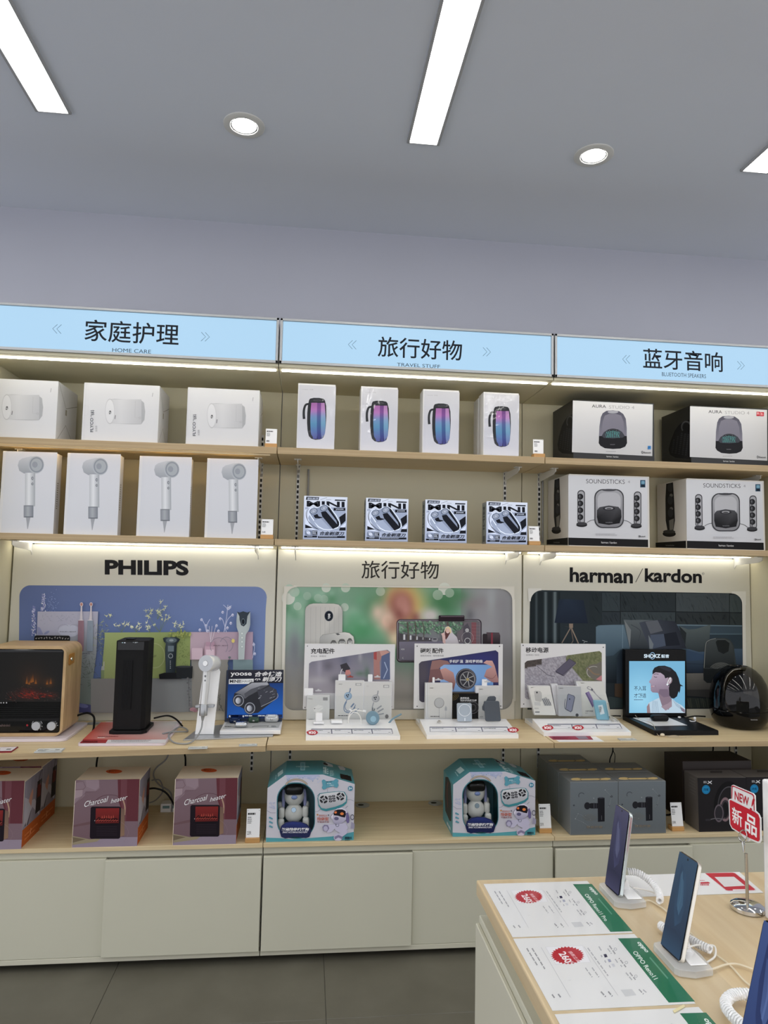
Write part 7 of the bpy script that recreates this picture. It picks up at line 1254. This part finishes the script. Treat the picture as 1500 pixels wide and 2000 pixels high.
def stand(BL, BR, t):
    c_ = (BL+BR)/2; y0_, y1_ = BR.y-.010, BL.y+.010; x_ = min(BL.x, BR.x)
    MB().prism([(x_-.009, y0_+.004, ZT+.0016), (x_-.004, y0_-.003, ZT+.0016), (x_+.018, y0_-.010, ZT+.0016), (x_+.050, y0_-.004, ZT+.0016), (x_+.054, (y0_+y1_)/2, ZT+.0016), (x_+.047, y1_+.002, ZT+.0016), (x_+.02, y1_+.008, ZT+.0016), (x_-.005, y1_+.002, ZT+.0016), (x_-.009, y1_-.004, ZT+.0016)], (0, 0, .011), .0012).build('stand_base', mat('frosted acrylic', '#eceeee', .15, alpha=.42, coat=.3), t)
    MB().box(x_+.018, x_+.046, y0_+.004, y1_-.006, ZT+.0128, ZT+.0150, .001, 1).build('stand_pad', WHTG, t)
    MB().prism([(x_+.022, (y0_+y1_)/2, ZT+.015), (x_+.040, (y0_+y1_)/2, ZT+.015), (x_+.034, (y0_+y1_)/2, ZT+.034), (x_+.030, (y0_+y1_)/2, ZT+.034)], (0, .018, 0), .001).build('stand_wedge', WHTG, t)
pA, bl, br, ex, nr = phone((1181.5, 1728), (1210, 1753.5), (1203.5, 1569), (1236, 1596), .160, 'smartphone with dark violet screen on clear stand, farthest on the table', SILVF, (((30, 32, 60), (66, 66, 98)), (62, 64, 100), (84, 88, 120))); stand(bl, br, pA)
pB, bl2, br2, ex2, nr2 = phone((1290, 1846), (1329, 1882), (1328, 1660), (1369, 1697), .160, 'smartphone with dark teal blue screen on clear stand, middle of the table', mat('phone frame pearl', '#d9d4c8', .2, metal=.7), (((24, 46, 72), (42, 74, 102)), (40, 74, 104), (60, 96, 124))); stand(bl2, br2, pB)
pC, bl3, br3, ex3, nr3 = phone((1430, 2096), (1500, 2170), (1493, 1792), (1560, 1842), .172, 'smartphone with bright blue screen, cut by the lower right corner', BLK, (((34, 56, 110), (60, 84, 140)), (24, 44, 96), (84, 108, 164))); stand(bl3, br3, pC)
def coil(name, path, R, r, pitch, lab):
    P = spline([Vector(p) for p in path], 10); out = []; s = 0; prev = P[0]; a = (P[1]-P[0]).normalized().orthogonal().normalized()
    Q = []; L_ = 0
    for i in range(len(P)-1):
        seg = (P[i+1]-P[i]).length; n = max(1, int(seg/(pitch/10)))
        for j in range(n): Q.append((P[i]+(P[i+1]-P[i])*j/n, (P[min(i+2, len(P)-1)]-P[i]).normalized(), L_+seg*j/n))
        L_ += seg
    for p, T, l_ in Q:
        a = (a-T*a.dot(T)).normalized(); b = T.cross(a); th = 2*math.pi*l_/pitch; out.append(p+(a*math.cos(th)+b*math.sin(th))*R)
    o = MB().tube(out, r, 6, smooth=False).build(name, WHTG, smooth=True, loc=path[0]); return tag(o, lab, 'cable', 'coiled white security cables')
def px(L_): return [tuple(AT(u, v, z=z)) for u, v, z in L_]
coil('coiled_cable', px([(1226, 1702, .985), (1244, 1704, .985), (1264, 1716, .978), (1281, 1734, .968), (1289, 1752, .964), (1288, 1760, .963)]), .0052, .0019, .0042, 'coiled white cable arching from the farthest phone')
coil('coiled_cable', px([(1289, 1806, .963), (1304, 1817, .963), (1335, 1828, .963), (1362, 1843, .963), (1388, 1855, .963)]), .0056, .0020, .0042, 'coiled white cable passing behind the middle phone')
coil('coiled_cable', px([(1490, 1945, .965), (1462, 1942, .965), (1434, 1943, .965), (1418, 1956, .965), (1423, 1975, .965), (1450, 2002, .965), (1480, 2020, .965)]), .0062, .0022, .0046, 'coiled white cable looping beside the lower right phone')
WC2 = mat('cream cable', '#e2d6bc', .4)
cable('charging_cable', px([(1236, 1734, .975), (1255, 1737, .966), (1276, 1743, .960), (1284, 1752, .958)]), .0013, WHTC, 'thin white cable from the farthest phone to its coil')
cable('charging_cable', px([(1253, 1761, .955), (1268, 1759, .954), (1284, 1767, .9535), (1302, 1780, .9535), (1330, 1806, .9535), (1348, 1822, .9535), (1386, 1856, .9535), (1424, 1884, .9535), (1450, 1912, .9535), (1466, 1926, .9535)]), .0015, WC2, 'long cream cable running from the farthest phone across the table')
cable('charging_cable', px([(1341, 1852, .975), (1358, 1846, .968), (1380, 1846, .965), (1396, 1849, .962), (1396, 1868, .955), (1380, 1880, .954)]), .0016, WHTC, 'thin white cable looping at the middle phone stand')
cable('charging_cable', px([(1381, 1896, .957), (1400, 1890, .956), (1418, 1884, .955), (1440, 1883, .955), (1470, 1893, .955)]), .0016, WC2, 'cream cable from the middle phone stand to the right')
# red payment card
rc_ = thing('payment_card', 'white card with red rounded panel lying behind the sign stand', 'card', AT(1420, 1725, z=ZT)); T6 = (1250, 1640, 5.5556)
q = [AT(T6[0]+u/T6[2], T6[1]+v/T6[2], z=ZT) for u, v in ((500, 372), (1075, 352), (1340, 580), (640, 602))]; q[0] = Vector((.78, q[0].y, ZT)); q[3] = Vector((q[0].x, q[2].y, ZT)); q[1] = Vector((q[1].x, q[0].y, ZT)); 
MB().prism([p+Vector((0, 0, .0003)) for p in q], (0, 0, .0006)).build('card', WHT, rc_)
a = Art((0, 0, ZT+.0009), (0, 0, 1), T6, gain=1.25, off=.00008, step=1e-5); RD = (176, 20, 44)
a.p([(700, 362), (1010, 356), (1040, 362), (1262, 540), (1255, 556), (960, 562), (930, 556)], (206, 196, 200)); a.p([(706, 364), (1008, 358), (1030, 364), (1248, 538), (1240, 548), (960, 553), (935, 548)], RD); a.p([(808, 405), (1020, 402), (1140, 500), (918, 512)], (206, 204, 204)); a.p([(1005, 540), (1140, 538), (1150, 548), (1010, 552)], (228, 224, 226))
a.p([(655, 462), (740, 458), (762, 470), (745, 478), (655, 480)], RD); a.bars(650, 440, 720, 450, 1, RD); a.bars(655, 484, 780, 500, 1, RD, .8, 4); a.build('card_print', PRINTG, rc_)
# chrome sign stand with NEW tag
c_ = AT(1460, 1777, z=ZT); ns = thing('sign_stand', 'chrome wire sign stand with red and white NEW tag', 'sign', c_)
MB().lathe([(0, .0004), (.0285, .0004), (.0295, .002), (.029, .008), (.024, .011), (.012, .0125), (.006, .0135), (0, .014)], c_, n=48).build('base', CHROME, ns, smooth=True)
ztop = AT(1453, 1664, x=c_.x).z; MB().tube([c_+Vector((0, 0, .012)), Vector((c_.x, c_.y+.001, ztop))], .0030, 12, smooth=False).build('pole', mat('satin steel', '#b9b2a6', .25, metal=.9), ns, smooth=True)
T5 = (1150, 1550, 4.2857); xp = c_.x-.004; XW = lambda u, v, x=xp: AT(T5[0]+u/T5[2], T5[1]+v/T5[2], x=x)
lp = [XW(1308, 490), XW(1300, 430)]+[XW(1303+34*math.cos(math.radians(q_)), 355+50*math.sin(math.radians(q_))) for q_ in range(100, 441, 20)]+[XW(1318, 430), XW(1314, 490)]
MB().tube([p+Vector((-.003, 0, 0)) for p in lp], .0011, 8, smooth=False).build('wire_loop', CHROME, ns, smooth=True)
S8 = (1400, 1480, 5.4054); out = [(158, 290), (172, 286), (382, 376), (402, 400), (407, 560), (440, 590), (462, 640), (466, 870), (452, 900), (432, 900), (355, 866), (330, 885), (240, 800), (160, 750), (135, 700), (124, 450), (134, 434), (152, 434), (152, 310)]
F = lambda u, v, x=xp: AT(S8[0]+u/S8[2], S8[1]+v/S8[2], x=x)
MB().prism([F(*p) for p in out], (.0018, 0, 0)).build('tag_board', WHT, ns)
a = Art((xp, 0, 0), (-1, 0, 0), S8, gain=1.3); a.p([(158, 296), (172, 292), (380, 380), (396, 402), (400, 556), (392, 560), (386, 410), (374, 392), (180, 306), (168, 310), (164, 430), (156, 430)], (170, 40, 58))
a.t('NEW', (190, 440), (340, 512), (190, 348), (168, 24, 44), .02); a.t('!', (350, 545), (392, 575), (362, 405), (168, 24, 44), .0, .2)
a.p([(136, 450), (150, 446), (400, 570), (440, 600), (455, 645), (456, 868), (440, 885), (350, 848), (250, 790), (168, 740), (146, 700)], (176, 24, 42)); a.t('新', (168, 680), (275, 742), (160, 505), (236, 228, 230), .012); a.t('品', (300, 770), (425, 846), (304, 572), (236, 228, 230), .022)
a.build('tag_print', PRINTG, ns)
# white standing display at the right edge
wd = thing('white_display_stand', 'tall white display cut by the right edge behind the blue phone', 'display stand', (1.05, -2.2, ZT))
MB().box(AT(1490.5, 1790, z=ZT).x, 1.20, -2.20, -2.13, ZT+.0003, AT(1492, 1520, y=-2.13).z, .004, 2).build('panel', WHTG, wd)
